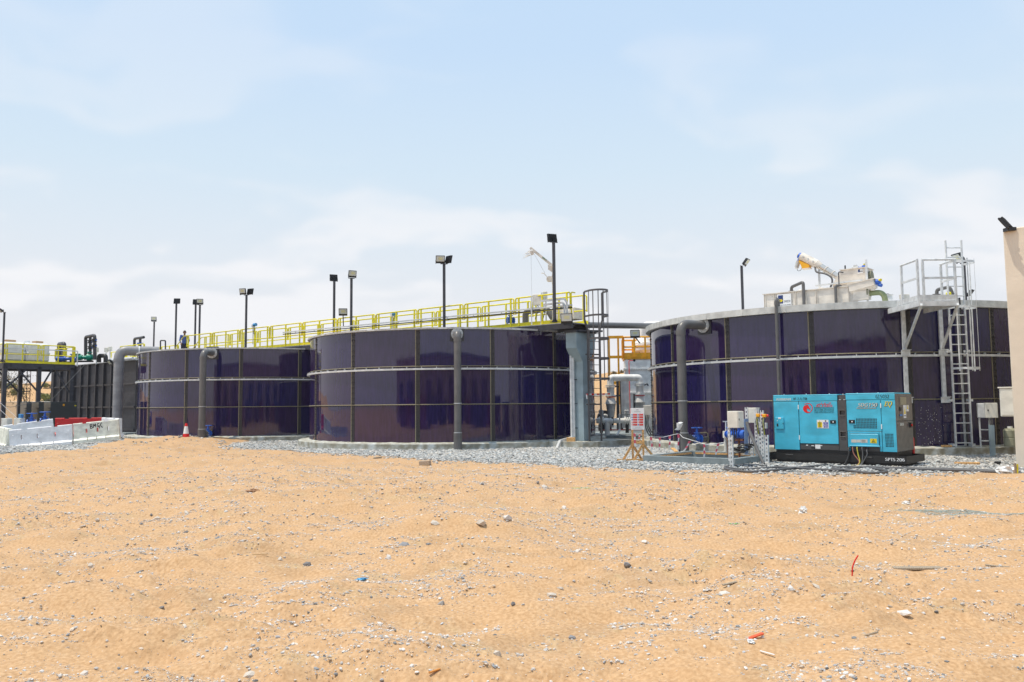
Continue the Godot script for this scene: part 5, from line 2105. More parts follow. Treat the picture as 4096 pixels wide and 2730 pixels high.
func fence(a: Vector3, b: Vector3, h: float, label: String, skip_x := 0.0) -> void:
	var o := thing("chain_link_fence", label, "fence")
	var d := b - a
	var l := d.length()
	var u := d / l
	var n := int(round(l / 2.6))
	for k in n + 1:
		var p := a + u * (l * k / n)
		var m := MB.new()
		m.beam(p, p + Vector3.UP * h, 0.06, 0.06, u)
		obj("post", m, M.steel_dark, o)
	var w := MB.new()
	var st := 0.075
	var c := int((l + h) / st)
	for k in c:
		var s := k * st - h
		for sg in [0, 1]:
			var x0 := s
			var x1 := s + h
			var y0 := 0.0
			var y1 := h
			if sg == 1:
				y0 = h; y1 = 0.0
			var t0 := clampf((0.0 - x0) / h, 0, 1)
			var t1 := clampf((l - x0) / h, 0, 1)
			if t1 - t0 < 0.02:
				continue
			var p: Vector3 = a + u * lerpf(x0, x1, t0) + Vector3.UP * lerpf(y0, y1, t0)
			var q: Vector3 = a + u * lerpf(x0, x1, t1) + Vector3.UP * lerpf(y0, y1, t1)
			w.cyl(p, q, 0.0075, -1, 3, false)
	stuff(obj("wire_mesh", w, mat(0.66, 0.62, 0.54, 0.5), o))
	var t := MB.new()
	t.tube([a + Vector3.UP * h, b + Vector3.UP * h], 0.02, 6)
	obj("top_wire", t, M.galv, o)

func sign_stand() -> void:
	var o := thing("notice_board", "white safety notice board with red panels on a timber stand", "sign", Vector3(3.459, 0.038, -22.900), -8.0)
	var z := 0.0
	var w := 0.29
	var leg := 0.62
	for x in [-0.135, 0.155]:
		var b := MB.new()
		b.box(Vector3(x, 0.56, 0), Vector3(0.055, 1.12, 0.05))
		obj("leg", b, M.wood, o)
	var cb := MB.new()
	cb.box(Vector3(0.01, 0.50, 0.035), Vector3(0.36, 0.09, 0.02))
	obj("cross_board", cb, M.wood, o)
	for q in [[Vector3(-0.15, 0.42, 0.04), Vector3(-0.40, 0.02, 0.10)], [Vector3(0.13, 0.42, 0.04), Vector3(-0.10, 0.02, 0.10)], [Vector3(-0.12, 0.40, -0.04), Vector3(0.10, 0.02, -0.10)], [Vector3(0.17, 0.42, -0.04), Vector3(0.42, 0.1, -0.12)]]:
		var b := MB.new()
		b.beam(q[0], q[1], 0.03, 0.06)
		obj("brace", b, M.wood, o)
	var bb := MB.new()
	bb.box(Vector3(-0.1, 0.02, 0.14), Vector3(0.95, 0.05, 0.05))
	obj("base_board", bb, M.wood, o)
	var pn := MB.new()
	pn.cbox(Vector3(0.01, 1.14, 0.035), Vector3(0.375, 0.60, 0.018), 0.003)
	var p := obj("panel", pn, M.white, o)
	for c in 2:
		for r in 5:
			var m := MB.new()
			var x := -0.055 + c * 0.167
			var y := 1.255 - r * 0.069
			m.box(Vector3(x, y, 0.046), Vector3(0.108, 0.048, 0.005))
			obj("red_panel", m, M.chrome_red, p)
			var k := MB.new()
			k.cyl(Vector3(x - 0.08, y, 0.043), Vector3(x - 0.08, y, 0.048), 0.019, -1, 12)
			obj("pictogram", k, (mat(0.03, 0.18, 0.5, 0.5) if r < 3 or (c == 1 and r == 4) else M.white), p)
			if r >= 3 and not (c == 1 and r == 4):
				var rg := MB.new()
				var pts := []
				for s in 13:
					pts.append(Vector3(x - 0.08 + cos(TAU * s / 12) * 0.018, y + sin(TAU * s / 12) * 0.018, 0.049))
				rg.tube(pts, 0.0025, 5, false)
				rg.beam(Vector3(x - 0.093, y + 0.012, 0.049), Vector3(x - 0.067, y - 0.012, 0.049), 0.003, 0.004)
				obj("prohibition_ring", rg, M.chrome_red, p)
			for s in 2:
				var tl := MB.new()
				tl.box(Vector3(x - 0.01 - s * 0.008, y + 0.008 - s * 0.017, 0.0492), Vector3(0.07 - s * 0.016, 0.005, 0.001))
				obj("text_line", tl, mat(0.75, 0.35, 0.3, 0.5), p)
	for q in [[1.392, 0.075, 0.012], [1.343, 0.18, 0.007], [0.908, 0.15, 0.005], [0.878, 0.28, 0.004]]:
		var tl := MB.new()
		tl.box(Vector3(0.01, q[0], 0.0455), Vector3(q[1], q[2], 0.002))
		obj("text_line", tl, mat(0.22, 0.22, 0.24, 0.5), p)


# ---------- valve pit and electrical stands ----------
func slotted(b: MB, p: Vector3, q: Vector3, w: float, turn := SITE) -> void:
	# channel with a row of slots: two flanges and a web broken by gaps
	var l := (q - p).length()
	var u := (q - p) / l
	var r := yaw(turn)
	var up := Vector3.UP
	for s in [-1.0, 1.0]:
		b.box((p + q) * 0.5 + r * Vector3(w * 0.36 * s, 0, 0), Vector3(w * 0.28, l, 0.012), r)
		b.box((p + q) * 0.5 + r * Vector3(w * 0.5 * s, 0, -0.022), Vector3(0.006, l, 0.05), r)
	var n := int(l / 0.10)
	for k in n:
		b.box(p + u * (k + 0.25) * (l / n) + r * Vector3(0, 0, 0), Vector3(w * 0.46, l / n * 0.5, 0.010), r)

func pit_area() -> void:
	var o := thing("pit_kerb", "low square grey concrete kerb round the open pit beside the generator", "kerb", Vector3(3.52, 0, -22.4), SITE)
	var lx := 2.67
	var lz := 2.72
	var t := 0.13
	for q in [[Vector3(0, -0.2, -t), Vector3(lx, 0.20, 0)], [Vector3(0, -0.2, -lz), Vector3(lx, 0.20, -lz + t)], [Vector3(0, -0.2, -lz + t), Vector3(t, 0.20, -t)], [Vector3(lx - t, -0.2, -lz + t), Vector3(lx, 0.20, -t)]]:
		var b := MB.new()
		b.cbox((q[0] + q[1]) * 0.5, (q[1] - q[0]).abs(), 0.008)
		obj("kerb_wall", b, M.concrete_blue, o)
	var fl := MB.new()
	fl.span(Vector3(t, -0.2, -lz + t), Vector3(lx - t, -0.02, -t))
	obj("pit_floor", fl, M.concrete, o)
	for q in [[Vector3(t + 0.012, 0.14, -lz + t + 0.1), Vector3(t + 0.012, 0.14, -t - 0.1)], [Vector3(t + 0.1, 0.14, -lz + t + 0.012), Vector3(lx - t - 0.1, 0.14, -lz + t + 0.012)]]:
		var b := MB.new()
		b.beam(q[0], q[1], 0.024, 0.045)
		obj("timber_strip", b, M.wood, o)
	# first cabinet on the near corner
	var c1 := thing("electrical_cabinet", "beige cabinet on slotted posts at the near corner of the pit kerb", "cabinet", Vector3(5.370, 0.200, -20.328), SITE)
	var b := MB.new()
	b.cbox(Vector3(0.08, 0.985, -0.12), Vector3(0.26, 0.41, 0.33), 0.008)
	obj("housing", b, M.cabinet, c1)
	var dr := MB.new()
	dr.cbox(Vector3(0.222, 0.985, -0.12), Vector3(0.018, 0.395, 0.32), 0.006)
	var dro := obj("door", dr, M.cabinet, c1)
	var lk := MB.new()
	lk.box(Vector3(0.234, 0.985, 0.0), Vector3(0.008, 0.05, 0.03))
	obj("lock", lk, M.ink, dro)
	for q in [[Vector3(-0.05, -0.03, 0.0), Vector3(-0.05, 1.19, 0.0), 0.045], [Vector3(0.06, -0.22, 0.13), Vector3(0.06, 0.60, 0.13), 0.085]]:
		var s := MB.new()
		slotted(s, q[0], q[1], q[2], 0.0)
		obj("slotted_post", s, M.galv, c1)
	var cc := MB.new()
	for k in 3:
		cc.tube(bend([Vector3(0.02 + 0.05 * k, 0.8, -0.1), Vector3(0.03 + 0.05 * k, 0.6, -0.05), Vector3(0.05, 0.3, 0.05)], 0.15), 0.014, 6)
	obj("cables", cc, M.cable, c1)
	# second cabinet and push-button stands behind
	var c2 := thing("electrical_cabinet", "tall grey cabinet on slotted rail behind the pit left of the emergency buttons", "cabinet", Vector3(6.502, 0.232, -22.600), SITE)
	var b2 := MB.new()
	b2.cbox(Vector3(0.10, 1.02, -0.10), Vector3(0.22, 0.41, 0.3), 0.008)
	obj("housing", b2, M.cabinet, c2)
	for q in [[Vector3(-0.07, 0.0, 0.04), Vector3(-0.07, 1.24, 0.04)], [Vector3(0.25, 0.0, 0.04), Vector3(0.25, 1.23, 0.04)], [Vector3(0.13, -0.1, 0.2), Vector3(0.13, 0.42, 0.2)]]:
		var s := MB.new()
		slotted(s, q[0], q[1], 0.075, 0.0)
		obj("slotted_post", s, M.galv, c2)
	for q in [[Vector3(6.542, 0.139, -21.900), "first emergency stop stand with yellow box and red button behind the pit"], [Vector3(6.614, 0.132, -21.600), "second emergency stop stand with red button nearest the generator"]]:
		var e := thing("emergency_stop_stand", q[1], "stand", q[0], SITE, "emergency stop stands by the generator")
		for s in [[Vector3(-0.08, -0.15, 0.0), Vector3(-0.08, 1.26, 0.0), 0.08], [Vector3(0.05, -0.22, 0.06), Vector3(0.05, 0.62, 0.06), 0.09]]:
			var p := MB.new()
			slotted(p, s[0], s[1], s[2], 0.0)
			obj("slotted_post", p, M.galv, e)
		var yb := MB.new()
		yb.cbox(Vector3(0.01, 1.12, 0.03), Vector3(0.10, 0.085, 0.10), 0.01)
		var yo := obj("button_box", yb, M.orange, e)
		var rb := MB.new()
		rb.cyl(Vector3(0.06, 1.12, 0.03), Vector3(0.085, 1.12, 0.03), 0.016, -1, 10)
		rb.cyl(Vector3(0.085, 1.12, 0.03), Vector3(0.115, 1.12, 0.03), 0.036, 0.03, 14)
		obj("red_button", rb, M.chrome_red, yo)
		var gb := MB.new()
		gb.cbox(Vector3(0.02, 0.86, 0.03), Vector3(0.1, 0.15, 0.08), 0.008)
		obj("switch_box", gb, M.galv_dull, e)
		for k in 3:
			var w := MB.new()
			w.tube(bend([Vector3(-0.03 + k * 0.025, 1.08, 0.05), Vector3(-0.05 + k * 0.03, 0.95, 0.08), Vector3(-0.02 + k * 0.02, 0.72, 0.06), Vector3(0.0 + k * 0.02, 0.5, 0.05)], 0.1), 0.009, 6)
			obj("earth_wire", w, mat(0.45, 0.45, 0.03, 0.5) if k == 1 else M.cable, e)
	# blue frame and grey conduit
	var bf := thing("cable_gantry", "blue steel frame standing on the pit kerb between the cabinets", "frame")
	var f1 := MB.new()
	f1.beam(Vector3(6.187, 0.228, -21.900), Vector3(6.203, 1.158, -21.900), 0.075, 0.075, Vector3.BACK)
	obj("post", f1, M.blue_steel, bf)
	var f2 := MB.new()
	f2.beam(Vector3(6.167, 1.119, -22.300), Vector3(6.243, 1.138, -21.900), 0.07, 0.07)
	obj("arm", f2, M.blue_steel, bf)
	var f3 := MB.new()
	f3.box(Vector3(6.187, 0.228, -21.900), Vector3(0.2, 0.02, 0.2), yaw(SITE))
	obj("foot_plate", f3, M.galv_dull, bf)
	var gc := MB.new()
	gc.tube([Vector3(6.142, 1.085, -21.600), Vector3(6.159, 0.880, -21.500), Vector3(6.338, 0.041, -20.900)], 0.042, 12)
	tag(obj("grey_conduit", gc, M.pvc), "thick grey conduit leaning diagonally from the blue frame to the gravel", "conduit")
	# meter run with blue valves over the pit
	var mr := thing("valve_assembly", "row of blue valves with a pale meter over the far side of the pit", "valve")
	var a0: Vector3 = Vector3(6.033, 0.712, -23.400)
	var a1: Vector3 = Vector3(6.320, 0.737, -22.600)
	var ax := (a1 - a0).normalized()
	var pp := MB.new()
	pp.cyl(a0, a1, 0.05, -1, 14)
	obj("pipe", pp, M.blue, mr)
	for k in 3:
		var c := a0.lerp(a1, 0.22 + k * 0.26)
		var v := MB.new()
		v.cyl(c - ax * 0.09, c - ax * 0.06, 0.105, -1, 16)
		v.cyl(c + ax * 0.06, c + ax * 0.09, 0.105, -1, 16)
		v.ball(c, Vector3(0.10, 0.10, 0.10), 12, 8)
		v.cyl(c, c + Vector3.UP * 0.17, 0.055, -1, 12)
		v.cyl(c + Vector3.UP * 0.17, c + Vector3.UP * 0.2, 0.085, -1, 14)
		obj("valve", v, M.blue, mr)
	var lv := MB.new()
	lv.cyl(a1 - ax * 0.02, a1 + ax * 0.1, 0.12, 0.10, 16)
	obj("end_cap", lv, M.blue, mr)
	var me := MB.new()
	me.cyl(a0 - Vector3.UP * 0.1, a0 + Vector3.UP * 0.09, 0.075, -1, 14)
	me.cyl(a0 - Vector3.UP * 0.5, a0 - Vector3.UP * 0.1, 0.045, -1, 12)
	obj("meter", me, M.cabinet, mr)
	var tp := MB.new()
	tp.beam(a0 + Vector3(-0.06, 0.36, 0), a0 + Vector3(0.12, 0.36, 0), 0.03, 0.03)
	tp.cyl(a0 + Vector3(0.02, 0.1, 0), a0 + Vector3(0.02, 0.36, 0), 0.02, -1, 8)
	obj("tap", tp, M.galv, mr)
	for q in [a0.lerp(a1, 0.15), a0.lerp(a1, 0.75)]:
		var s := MB.new()
		s.beam(q - Vector3.UP * 0.12, q - Vector3.UP * 0.68, 0.05, 0.05, Vector3.BACK)
		obj("rusty_support", s, M.rust, mr)
	var rb2 := MB.new()
	rb2.beam(a0.lerp(a1, 0.1) - Vector3.UP * 0.16, a1 - Vector3.UP * 0.16, 0.05, 0.05)
	obj("rusty_beam", rb2, M.rust, mr)
	# cable coil lying in the pit corner
	var co := thing("cable_coil", "black cable coil heaped in the near right corner of the pit", "cable", Vector3(6.095, 0.275, -21.900))
	for k in 6:
		var cm := MB.new()
		var pts := []
		for s in 25:
			var a := TAU * s / 24
			pts.append(Vector3(cos(a) * (0.16 + 0.03 * (k % 3)) + 0.04 * k - 0.1, 0.03 + 0.035 * k + 0.03 * sin(a * 2 + k), sin(a) * 0.14))
		cm.tube(pts, 0.016, 6, false)
		obj("loop", cm, M.cable, co)
	# rope with tape tails
	var rp := thing("tape_line", "white rope with dangling red and white tape strips round the pit", "warning tape")
	var pts := [Vector3(3.420, 0.778, -23.000), Vector3(3.697, 0.717, -23.300), Vector3(3.987, 0.647, -23.600), Vector3(4.374, 0.621, -24.000), Vector3(4.624, 0.662, -24.200), Vector3(4.923, 0.711, -24.400), Vector3(4.969, 0.604, -24.100), Vector3(5.351, 0.476, -23.800), Vector3(5.483, 0.426, -23.600), Vector3(5.670, 0.427, -23.400), Vector3(5.961, 0.496, -23.200)]
	var r := MB.new()
	r.tube(pts, 0.008, 6)
	obj("rope", r, M.white, rp)
	var rs := RandomNumberGenerator.new()
	rs.seed = 77
	for q in [[Vector3(3.958, 0.640, -23.600), 0.36, 0.02], [Vector3(4.262, 0.625, -23.900), 0.37, -0.03], [Vector3(4.610, 0.655, -24.200), 0.36, -0.02], [Vector3(4.890, 0.690, -24.350), 0.44, -0.01], [Vector3(5.128, 0.509, -23.900), 0.28, -0.17], [Vector3(5.468, 0.426, -23.600), 0.36, 0.0], [Vector3(5.816, 0.465, -23.300), 0.32, -0.1], [Vector3(3.363, 0.779, -22.800), 0.36, 0.02], [Vector3(3.590, 0.749, -23.200), 0.18, -0.05]]:
		var tl := Node3D.new()
		tl.position = q[0]
		place(tl, "tape_tail", rp)
		var n := 4
		var x := 0.0
		for k in n:
			var m := MB.new()
			var y0: float = -q[1] * k / n
			var y1: float = -q[1] * (k + 1) / n
			var x0: float = q[2] * k / n + x
			x = rs.randf_range(-0.012, 0.012)
			var x1: float = q[2] * (k + 1) / n + x
			var w := 0.034 - 0.012 * absf(sin(k * 1.3))
			var z := rs.randf_range(-0.02, 0.02)
			m.quad(Vector3(x0 - w, y0, 0), Vector3(x1 - w, y1, z), Vector3(x1 + w * 0.8, y1, -z), Vector3(x0 + w * 0.8, y0, 0.01))
			m.quad(Vector3(x0 + w * 0.8, y0, 0.009), Vector3(x1 + w * 0.8, y1, -z - 0.001), Vector3(x1 - w, y1, z - 0.001), Vector3(x0 - w, y0, -0.001))
			obj("stripe", m, M.pink if k % 2 == 0 else M.white, tl)
	# stake with a white bag over its top
	var sk := thing("stake", "thin dark stake with a white bag over its top beside the thick pipe", "stake", Vector3(4.923, 0.123, -24.400))
	var s1 := MB.new()
	s1.beam(Vector3(0, -0.2, 0), Vector3(0, 0.82, 0), 0.05, 0.04, Vector3.BACK)
	obj("post", s1, M.steel_dark, sk)
	var s2 := MB.new()
	s2.cyl(Vector3(-0.02, 0.70, 0), Vector3(0.03, 0.88, 0), 0.05, 0.10, 7)
	s2.cyl(Vector3(0.03, 0.88, 0), Vector3(0.02, 0.92, 0), 0.10, 0.05, 7)
	s2.tri(Vector3(-0.05, 0.78, 0.05), Vector3(-0.15, 0.70, 0.05), Vector3(-0.02, 0.68, 0.05))
	obj("bag", s2, M.film, sk)
	var tk := MB.new()
	tk.beam(Vector3(4.635, 0.308, -24.000), Vector3(4.709, 0.210, -23.800), 0.12, 0.02)
	tag(obj("timber_offcut", tk, M.wood), "broken timber offcut leaning by the concrete ring near the stake", "timber")

# ---------- generator ----------
func generator() -> void:
	var o := thing("generator", "turquoise and dark grey diesel generator set on a black skid", "generator", Vector3(9.31, 0.0, -19.80), -42.0)
	var X0 := -3.167
	var X1 := -0.085
	var Y0 := 0.37
	var Y1 := 1.785
	var W := 1.25
	# skid
	var sk := MB.new()
	sk.span(Vector3(-3.12, -0.02, -W - 0.02), Vector3(-0.02, 0.13, 0.0))
	obj("skid_base", sk, M.gen_black, o)
	var tr := MB.new()
	tr.span(Vector3(-3.33, 0.10, 0.03), Vector3(0.13, 0.275, 0.05))
	tr.span(Vector3(-3.33, 0.10, -W - 0.14), Vector3(0.13, 0.275, -W - 0.12))
	tr.span(Vector3(-3.33, 0.10, -W - 0.12), Vector3(-3.31, 0.275, 0.03))
	tr.span(Vector3(0.11, 0.10, -W - 0.12), Vector3(0.13, 0.275, 0.03))
	tr.span(Vector3(-3.31, 0.10, -W - 0.12), Vector3(0.11, 0.13, 0.03))
	obj("drip_tray", tr, M.gen_black, o)
	var fr := MB.new()
	fr.span(Vector3(X0 + 0.02, 0.13, -W + 0.03), Vector3(X1 - 0.02, Y0, -0.03))
	obj("base_frame", fr, M.gen_black, o)
	for x in [-2.75, -0.75]:
		var h := MB.new()
		h.tube(bend([Vector3(x - 0.09, 0.235, 0.052), Vector3(x - 0.09, 0.235, 0.085), Vector3(x + 0.09, 0.235, 0.085), Vector3(x + 0.09, 0.235, 0.052)], 0.02), 0.008, 6)
		obj("skid_handle", h, M.gen_grey, o)
	# body core, then panels proud of it
	var co := MB.new()
	co.span(Vector3(X0 + 0.01, Y0, -W + 0.01), Vector3(X1 - 0.012, Y1 - 0.02, -0.06))
	obj("body", co, M.gen_grey, o)
	# top plates
	var tp := MB.new()
	tp.cbox(Vector3((X0 - 1.473) * 0.5, Y1 - 0.012, -W * 0.5), Vector3(-1.473 - X0, 0.03, W), 0.008)
	tp.cbox(Vector3((-1.265 - 0.095) * 0.5, Y1 + 0.003, -W * 0.5), Vector3(1.17, 0.03, W), 0.008)
	obj("roof", tp, M.turq, o)
	var pan := func(called: String, x0: float, x1: float, y0: float, y1: float, m: Material, z := 0.0) -> MeshInstance3D:
		var b := MB.new()
		b.cbox(Vector3((x0 + x1) * 0.5, (y0 + y1) * 0.5, z - 0.012), Vector3(x1 - x0, y1 - y0, 0.024), 0.006)
		return obj(called, b, m, o)
	var a1: MeshInstance3D = pan.call("top_panel", X0, -1.475, 1.622, Y1 - 0.028, M.turq)
	var a2: MeshInstance3D = pan.call("top_panel", -1.265, -0.092, 1.640, Y1 - 0.014, M.turq)
	pan.call("side_panel", X0, -2.492, Y0 - 0.01, 1.610, M.turq)
	var door: MeshInstance3D = pan.call("door", -2.478, -1.482, 0.532, 1.610, M.turq)
	pan.call("lower_panel", -2.478, -1.482, Y0, 0.520, M.gen_grey, -0.012)
	# panels with real openings, made of pieces round the hole: [x0, x1, y0, y1] each
	var holed := func(called: String, pieces: Array, m: Material, z := 0.0) -> MeshInstance3D:
		var b := MB.new()
		for q in pieces:
			b.box(Vector3((q[0] + q[1]) * 0.5, (q[2] + q[3]) * 0.5, z - 0.012), Vector3(q[1] - q[0], q[3] - q[2], 0.024))
		return obj(called, b, m, o)
	holed.call("vent_column", [[-1.470, -1.428, Y0, 1.628], [-1.302, -1.262, Y0, 1.628], [-1.428, -1.302, Y0, 0.723], [-1.428, -1.302, 0.845, 1.26], [-1.428, -1.302, 1.378, 1.628]], M.gen_grey, -0.004)
	var rdoor: MeshInstance3D = holed.call("door", [[-1.250, -1.101, 0.868, 1.630], [-0.530, -0.432, 0.868, 1.630], [-1.101, -0.530, 0.868, 0.926], [-1.101, -0.530, 1.180, 1.630], [-1.101, -1.033, 1.017, 1.180]], M.turq)
	holed.call("end_panel", [[-0.418, -0.356, Y0 + 0.005, 1.632], [-0.162, -0.092, Y0 + 0.005, 1.632], [-0.356, -0.162, Y0 + 0.005, 0.485], [-0.356, -0.162, 0.815, 1.632]], M.turq)
	pan.call("outlet_panel", -1.250, -1.195, Y0 + 0.005, 0.856, M.turq)
	pan.call("outlet_panel", -0.490, -0.430, Y0 + 0.005, 0.856, M.turq)
	pan.call("outlet_panel", -1.194, -0.491, 0.806, 0.856, M.turq)
	var cov := MB.new()
	cov.cbox(Vector3(-0.843, 0.648, 0.014), Vector3(0.69, 0.30, 0.05), 0.01)
	cov.cbox(Vector3(-0.843, 0.502, 0.020), Vector3(0.74, 0.03, 0.07), 0.006)
	var cover := obj("outlet_cover", cov, M.turq, o)
	# corner post and vent pockets
	var pc := MB.new()
	pc.cbox(Vector3(X0 - 0.012, (Y0 + Y1) * 0.5, -W * 0.5), Vector3(0.03, Y1 - Y0, W), 0.006)
	obj("end_wall", pc, M.gen_grey, o)
	for q in [[1.378, 1.26], [0.845, 0.723]]:
		var l := MB.new()
		l.cbox(Vector3(-1.365, q[1] - 0.005, 0.008), Vector3(0.14, 0.014, 0.02), 0.004)
		l.cbox(Vector3(-1.365, q[0] + 0.005, 0.004), Vector3(0.14, 0.012, 0.012), 0.003)
		obj("vent_lip", l, M.gen_grey, o)
	# air intake gap at the top
	var ig := MB.new()
	ig.span(Vector3(-1.468, 1.64, -W + 0.1), Vector3(-1.27, 1.77, -0.12))
	obj("intake_gap", ig, M.gen_black, o)
	var eye := MB.new()
	eye.cyl(Vector3(-1.36, 1.64, -0.1), Vector3(-1.36, 1.80, -0.1), 0.014, -1, 8)
	eye.box(Vector3(-1.42, 1.648, -0.05), Vector3(0.05, 0.02, 0.05))
	eye.box(Vector3(-1.31, 1.648, -0.05), Vector3(0.05, 0.02, 0.05))
	obj("lifting_stay", eye, M.galv_dull, o)
	# louvre grilles: rows of small square openings
	var grille := func(x0: float, x1: float, y0: float, y1: float, nx: int, ny: int) -> void:
		var b := MB.new()
		var sx := (x1 - x0) / nx
		var sy := (y1 - y0) / ny
		for i in nx + 1:
			b.span(Vector3(x0 + sx * i - sx * 0.13, y0, -0.010), Vector3(x0 + sx * i + sx * 0.13, y1, -0.002))
		for j in ny + 1:
			b.span(Vector3(x0, y0 + sy * j - sy * 0.13, -0.009), Vector3(x1, y0 + sy * j + sy * 0.13, -0.001))
		obj("louvre_grille", b, M.turq, o)
	grille.call(-1.033, -0.530, 1.017, 1.180, 14, 4)
	grille.call(-1.101, -0.530, 0.926, 1.013, 16, 2)
	grille.call(-0.356, -0.162, 0.485, 0.815, 6, 9)
	# locks and hinges
	for q in [[-1.603, 1.088], [-1.133, 1.098]]:
		var b := MB.new()
		b.cbox(Vector3(q[0], q[1], 0.006), Vector3(0.146, 0.088, 0.014), 0.004)
		var lo := obj("latch_plate", b, M.ink, o)
		var k := MB.new()
		k.cyl(Vector3(q[0] + 0.01, q[1], 0.012), Vector3(q[0] + 0.01, q[1], 0.022), 0.017, -1, 12)
		obj("key_lock", k, M.white, lo)
	for q in [[-2.487, 1.47], [-2.487, 0.68], [-0.425, 1.49], [-0.425, 0.98]]:
		var b := MB.new()
		b.cbox(Vector3(q[0], q[1], 0.006), Vector3(0.022, 0.115, 0.02), 0.003)
		obj("hinge", b, M.white, o)
	# small control box at the left
	var sb := MB.new()
	sb.cbox(Vector3(-3.005, 1.05, 0.012), Vector3(0.23, 0.31, 0.03), 0.006)
	var so := obj("filler_door", sb, M.turq, o)
	var s2 := MB.new()
	s2.box(Vector3(-3.06, 1.0, 0.029), Vector3(0.04, 0.075, 0.004))
	s2.cyl(Vector3(-2.905, 1.045, 0.026), Vector3(-2.905, 1.045, 0.036), 0.012, -1, 8)
	obj("handle_slot", s2, M.ink, so)
	var s3 := MB.new()
	s3.box(Vector3(-3.0, 1.178, 0.029), Vector3(0.075, 0.04, 0.003))
	s3.cyl(Vector3(-3.06, 1.11, 0.027), Vector3(-3.06, 1.11, 0.034), 0.012, -1, 8)
	obj("label_plate", s3, M.white, so)
	# gauges on the lower grey panel
	var gp := MB.new()
	for q in [[-2.165, 0.425], [-2.11, 0.425]]:
		gp.cyl(Vector3(q[0], q[1], -0.014), Vector3(q[0], q[1], -0.002), 0.026, -1, 12)
	obj("drain_port", gp, M.ink, o)
	var gw := MB.new()
	gw.box(Vector3(-2.02, 0.455, -0.010), Vector3(0.135, 0.105, 0.004))
	gw.box(Vector3(-2.30, 0.485, -0.010), Vector3(0.055, 0.022, 0.004))
	gw.box(Vector3(-2.15, 0.475, -0.010), Vector3(0.07, 0.018, 0.004))
	gw.box(Vector3(-1.93, 0.485, -0.010), Vector3(0.05, 0.022, 0.004))
	obj("label_plate", gw, M.white, o)
	# lettering
	var pale := mat(0.62, 0.66, 0.62, 0.5)
	words("AIRMAN", 0.062, pale, a1, Vector3(-2.888, 1.675, 0.001), 0, "Droid Sans", 0.41, 700)
	words("WT-2.5-TON", 0.062, M.ink, a1, Vector3(-2.432, 1.685, 0.001), 0, "Droid Sans Mono", 0.365, 700)
	words("GI5032", 0.088, M.ink, a2, Vector3(-0.38, 1.712, 0.001), 0, "Droid Sans Mono", 0.315, 700)
	words("SDG150", 0.098, M.ink, rdoor, Vector3(-0.729, 1.505, 0.0005), 0, "Droid Sans", 0.465, 700, true)
	words("SDG150", 0.092, pale, rdoor, Vector3(-0.736, 1.512, 0.0025), 0, "Droid Sans", 0.455, 700, true)
	words("Diesel Brushless Generator", 0.034, M.ink, rdoor, Vector3(-0.764, 1.431, 0.0005), 0, "Droid Sans", 0.47, 600, true)
	words("Diesel Brushless Generator", 0.032, pale, rdoor, Vector3(-0.768, 1.435, 0.0025), 0, "Droid Sans", 0.465, 600, true)
	words("EQ", 0.15, M.ink, o, Vector3(-0.246, 1.512, 0.0015), 0, "Droid Serif", 0.18, 700, true)
	words("EQ", 0.145, M.decal_yellow, o, Vector3(-0.252, 1.518, 0.0035), 0, "Droid Serif", 0.172, 700, true)
	words("SPTS 206", 0.075, M.white, o, Vector3(-0.14, 0.195, 0.051), 0, "Droid Sans", 0.44, 700)
	# Arabic name drawn as strokes
	var ar := MB.new()
	for s in [[[0.172, -0.018], [0.172, 0.026]], [[0.138, 0.028], [0.136, -0.014], [0.122, -0.018], [0.03, -0.018]], [[0.03, -0.018], [0.038, -0.004], [0.028, 0.008], [0.014, 0.002], [0.016, -0.012], [0.03, -0.018]], [[0.016, -0.018], [-0.056, -0.018], [-0.060, 0.026]], [[0.024, 0.02], [0.030, 0.022]], [[-0.078, -0.004], [-0.084, -0.022], [-0.098, -0.032]], [[-0.100, -0.004], [-0.104, -0.016], [-0.112, -0.016], [-0.115, -0.006], [-0.119, -0.016], [-0.127, -0.016], [-0.131, -0.004], [-0.136, -0.024], [-0.152, -0.032], [-0.170, -0.026], [-0.174, -0.012]]]:
		for k in s.size() - 1:
			ar.beam(Vector3(-1.816 + s[k][0], 1.556 + s[k][1], 0.002), Vector3(-1.816 + s[k + 1][0], 1.556 + s[k + 1][1], 0.002), 0.010, 0.004, Vector3.BACK)
	obj("arabic_lettering", ar, M.chrome_red, door)
	words("AL FARIS", 0.056, M.chrome_red, door, Vector3(-1.816, 1.497, 0.001), 0, "Droid Serif", 0.43, 600)
	words("ENERGY SOLUTIONS", 0.034, M.decal_teal, door, Vector3(-1.818, 1.449, 0.001), 0, "Droid Sans", 0.50, 400)
	words("24 x 7 DXB. 050-6582936", 0.028, M.decal_teal, door, Vector3(-1.82, 1.414, 0.001), 0, "Droid Serif", 0.50, 400)
	words("24 x 7 ADH- 050-4586183", 0.028, M.decal_teal, door, Vector3(-1.82, 1.383, 0.001), 0, "Droid Serif", 0.50, 400)
	words("Toll Free 800 272637", 0.028, M.decal_teal, door, Vector3(-1.82, 1.352, 0.001), 0, "Droid Serif", 0.50, 400)
	words("E-mail: aleservice@alfarisme.com", 0.024, M.decal_teal, door, Vector3(-1.82, 1.323, 0.001), 0, "Droid Serif", 0.50, 400)
	# round horse emblem
	var em := Node3D.new()
	em.position = Vector3(-2.238, 1.445, 0.001)
	place(em, "horse_emblem", o)
	var cr := MB.new()
	var out := PackedVector2Array()
	for k in 25:
		var a := lerpf(2.3, -2.2, k / 24.0)
		out.append(Vector2(cos(a), sin(a)) * 0.128)
	for k in 25:
		var a := lerpf(-2.2, 2.3, k / 24.0)
		out.append(Vector2(cos(a) * 0.112 - 0.004, sin(a) * 0.114))
	cr.prism(out, 0.0, 0.003)
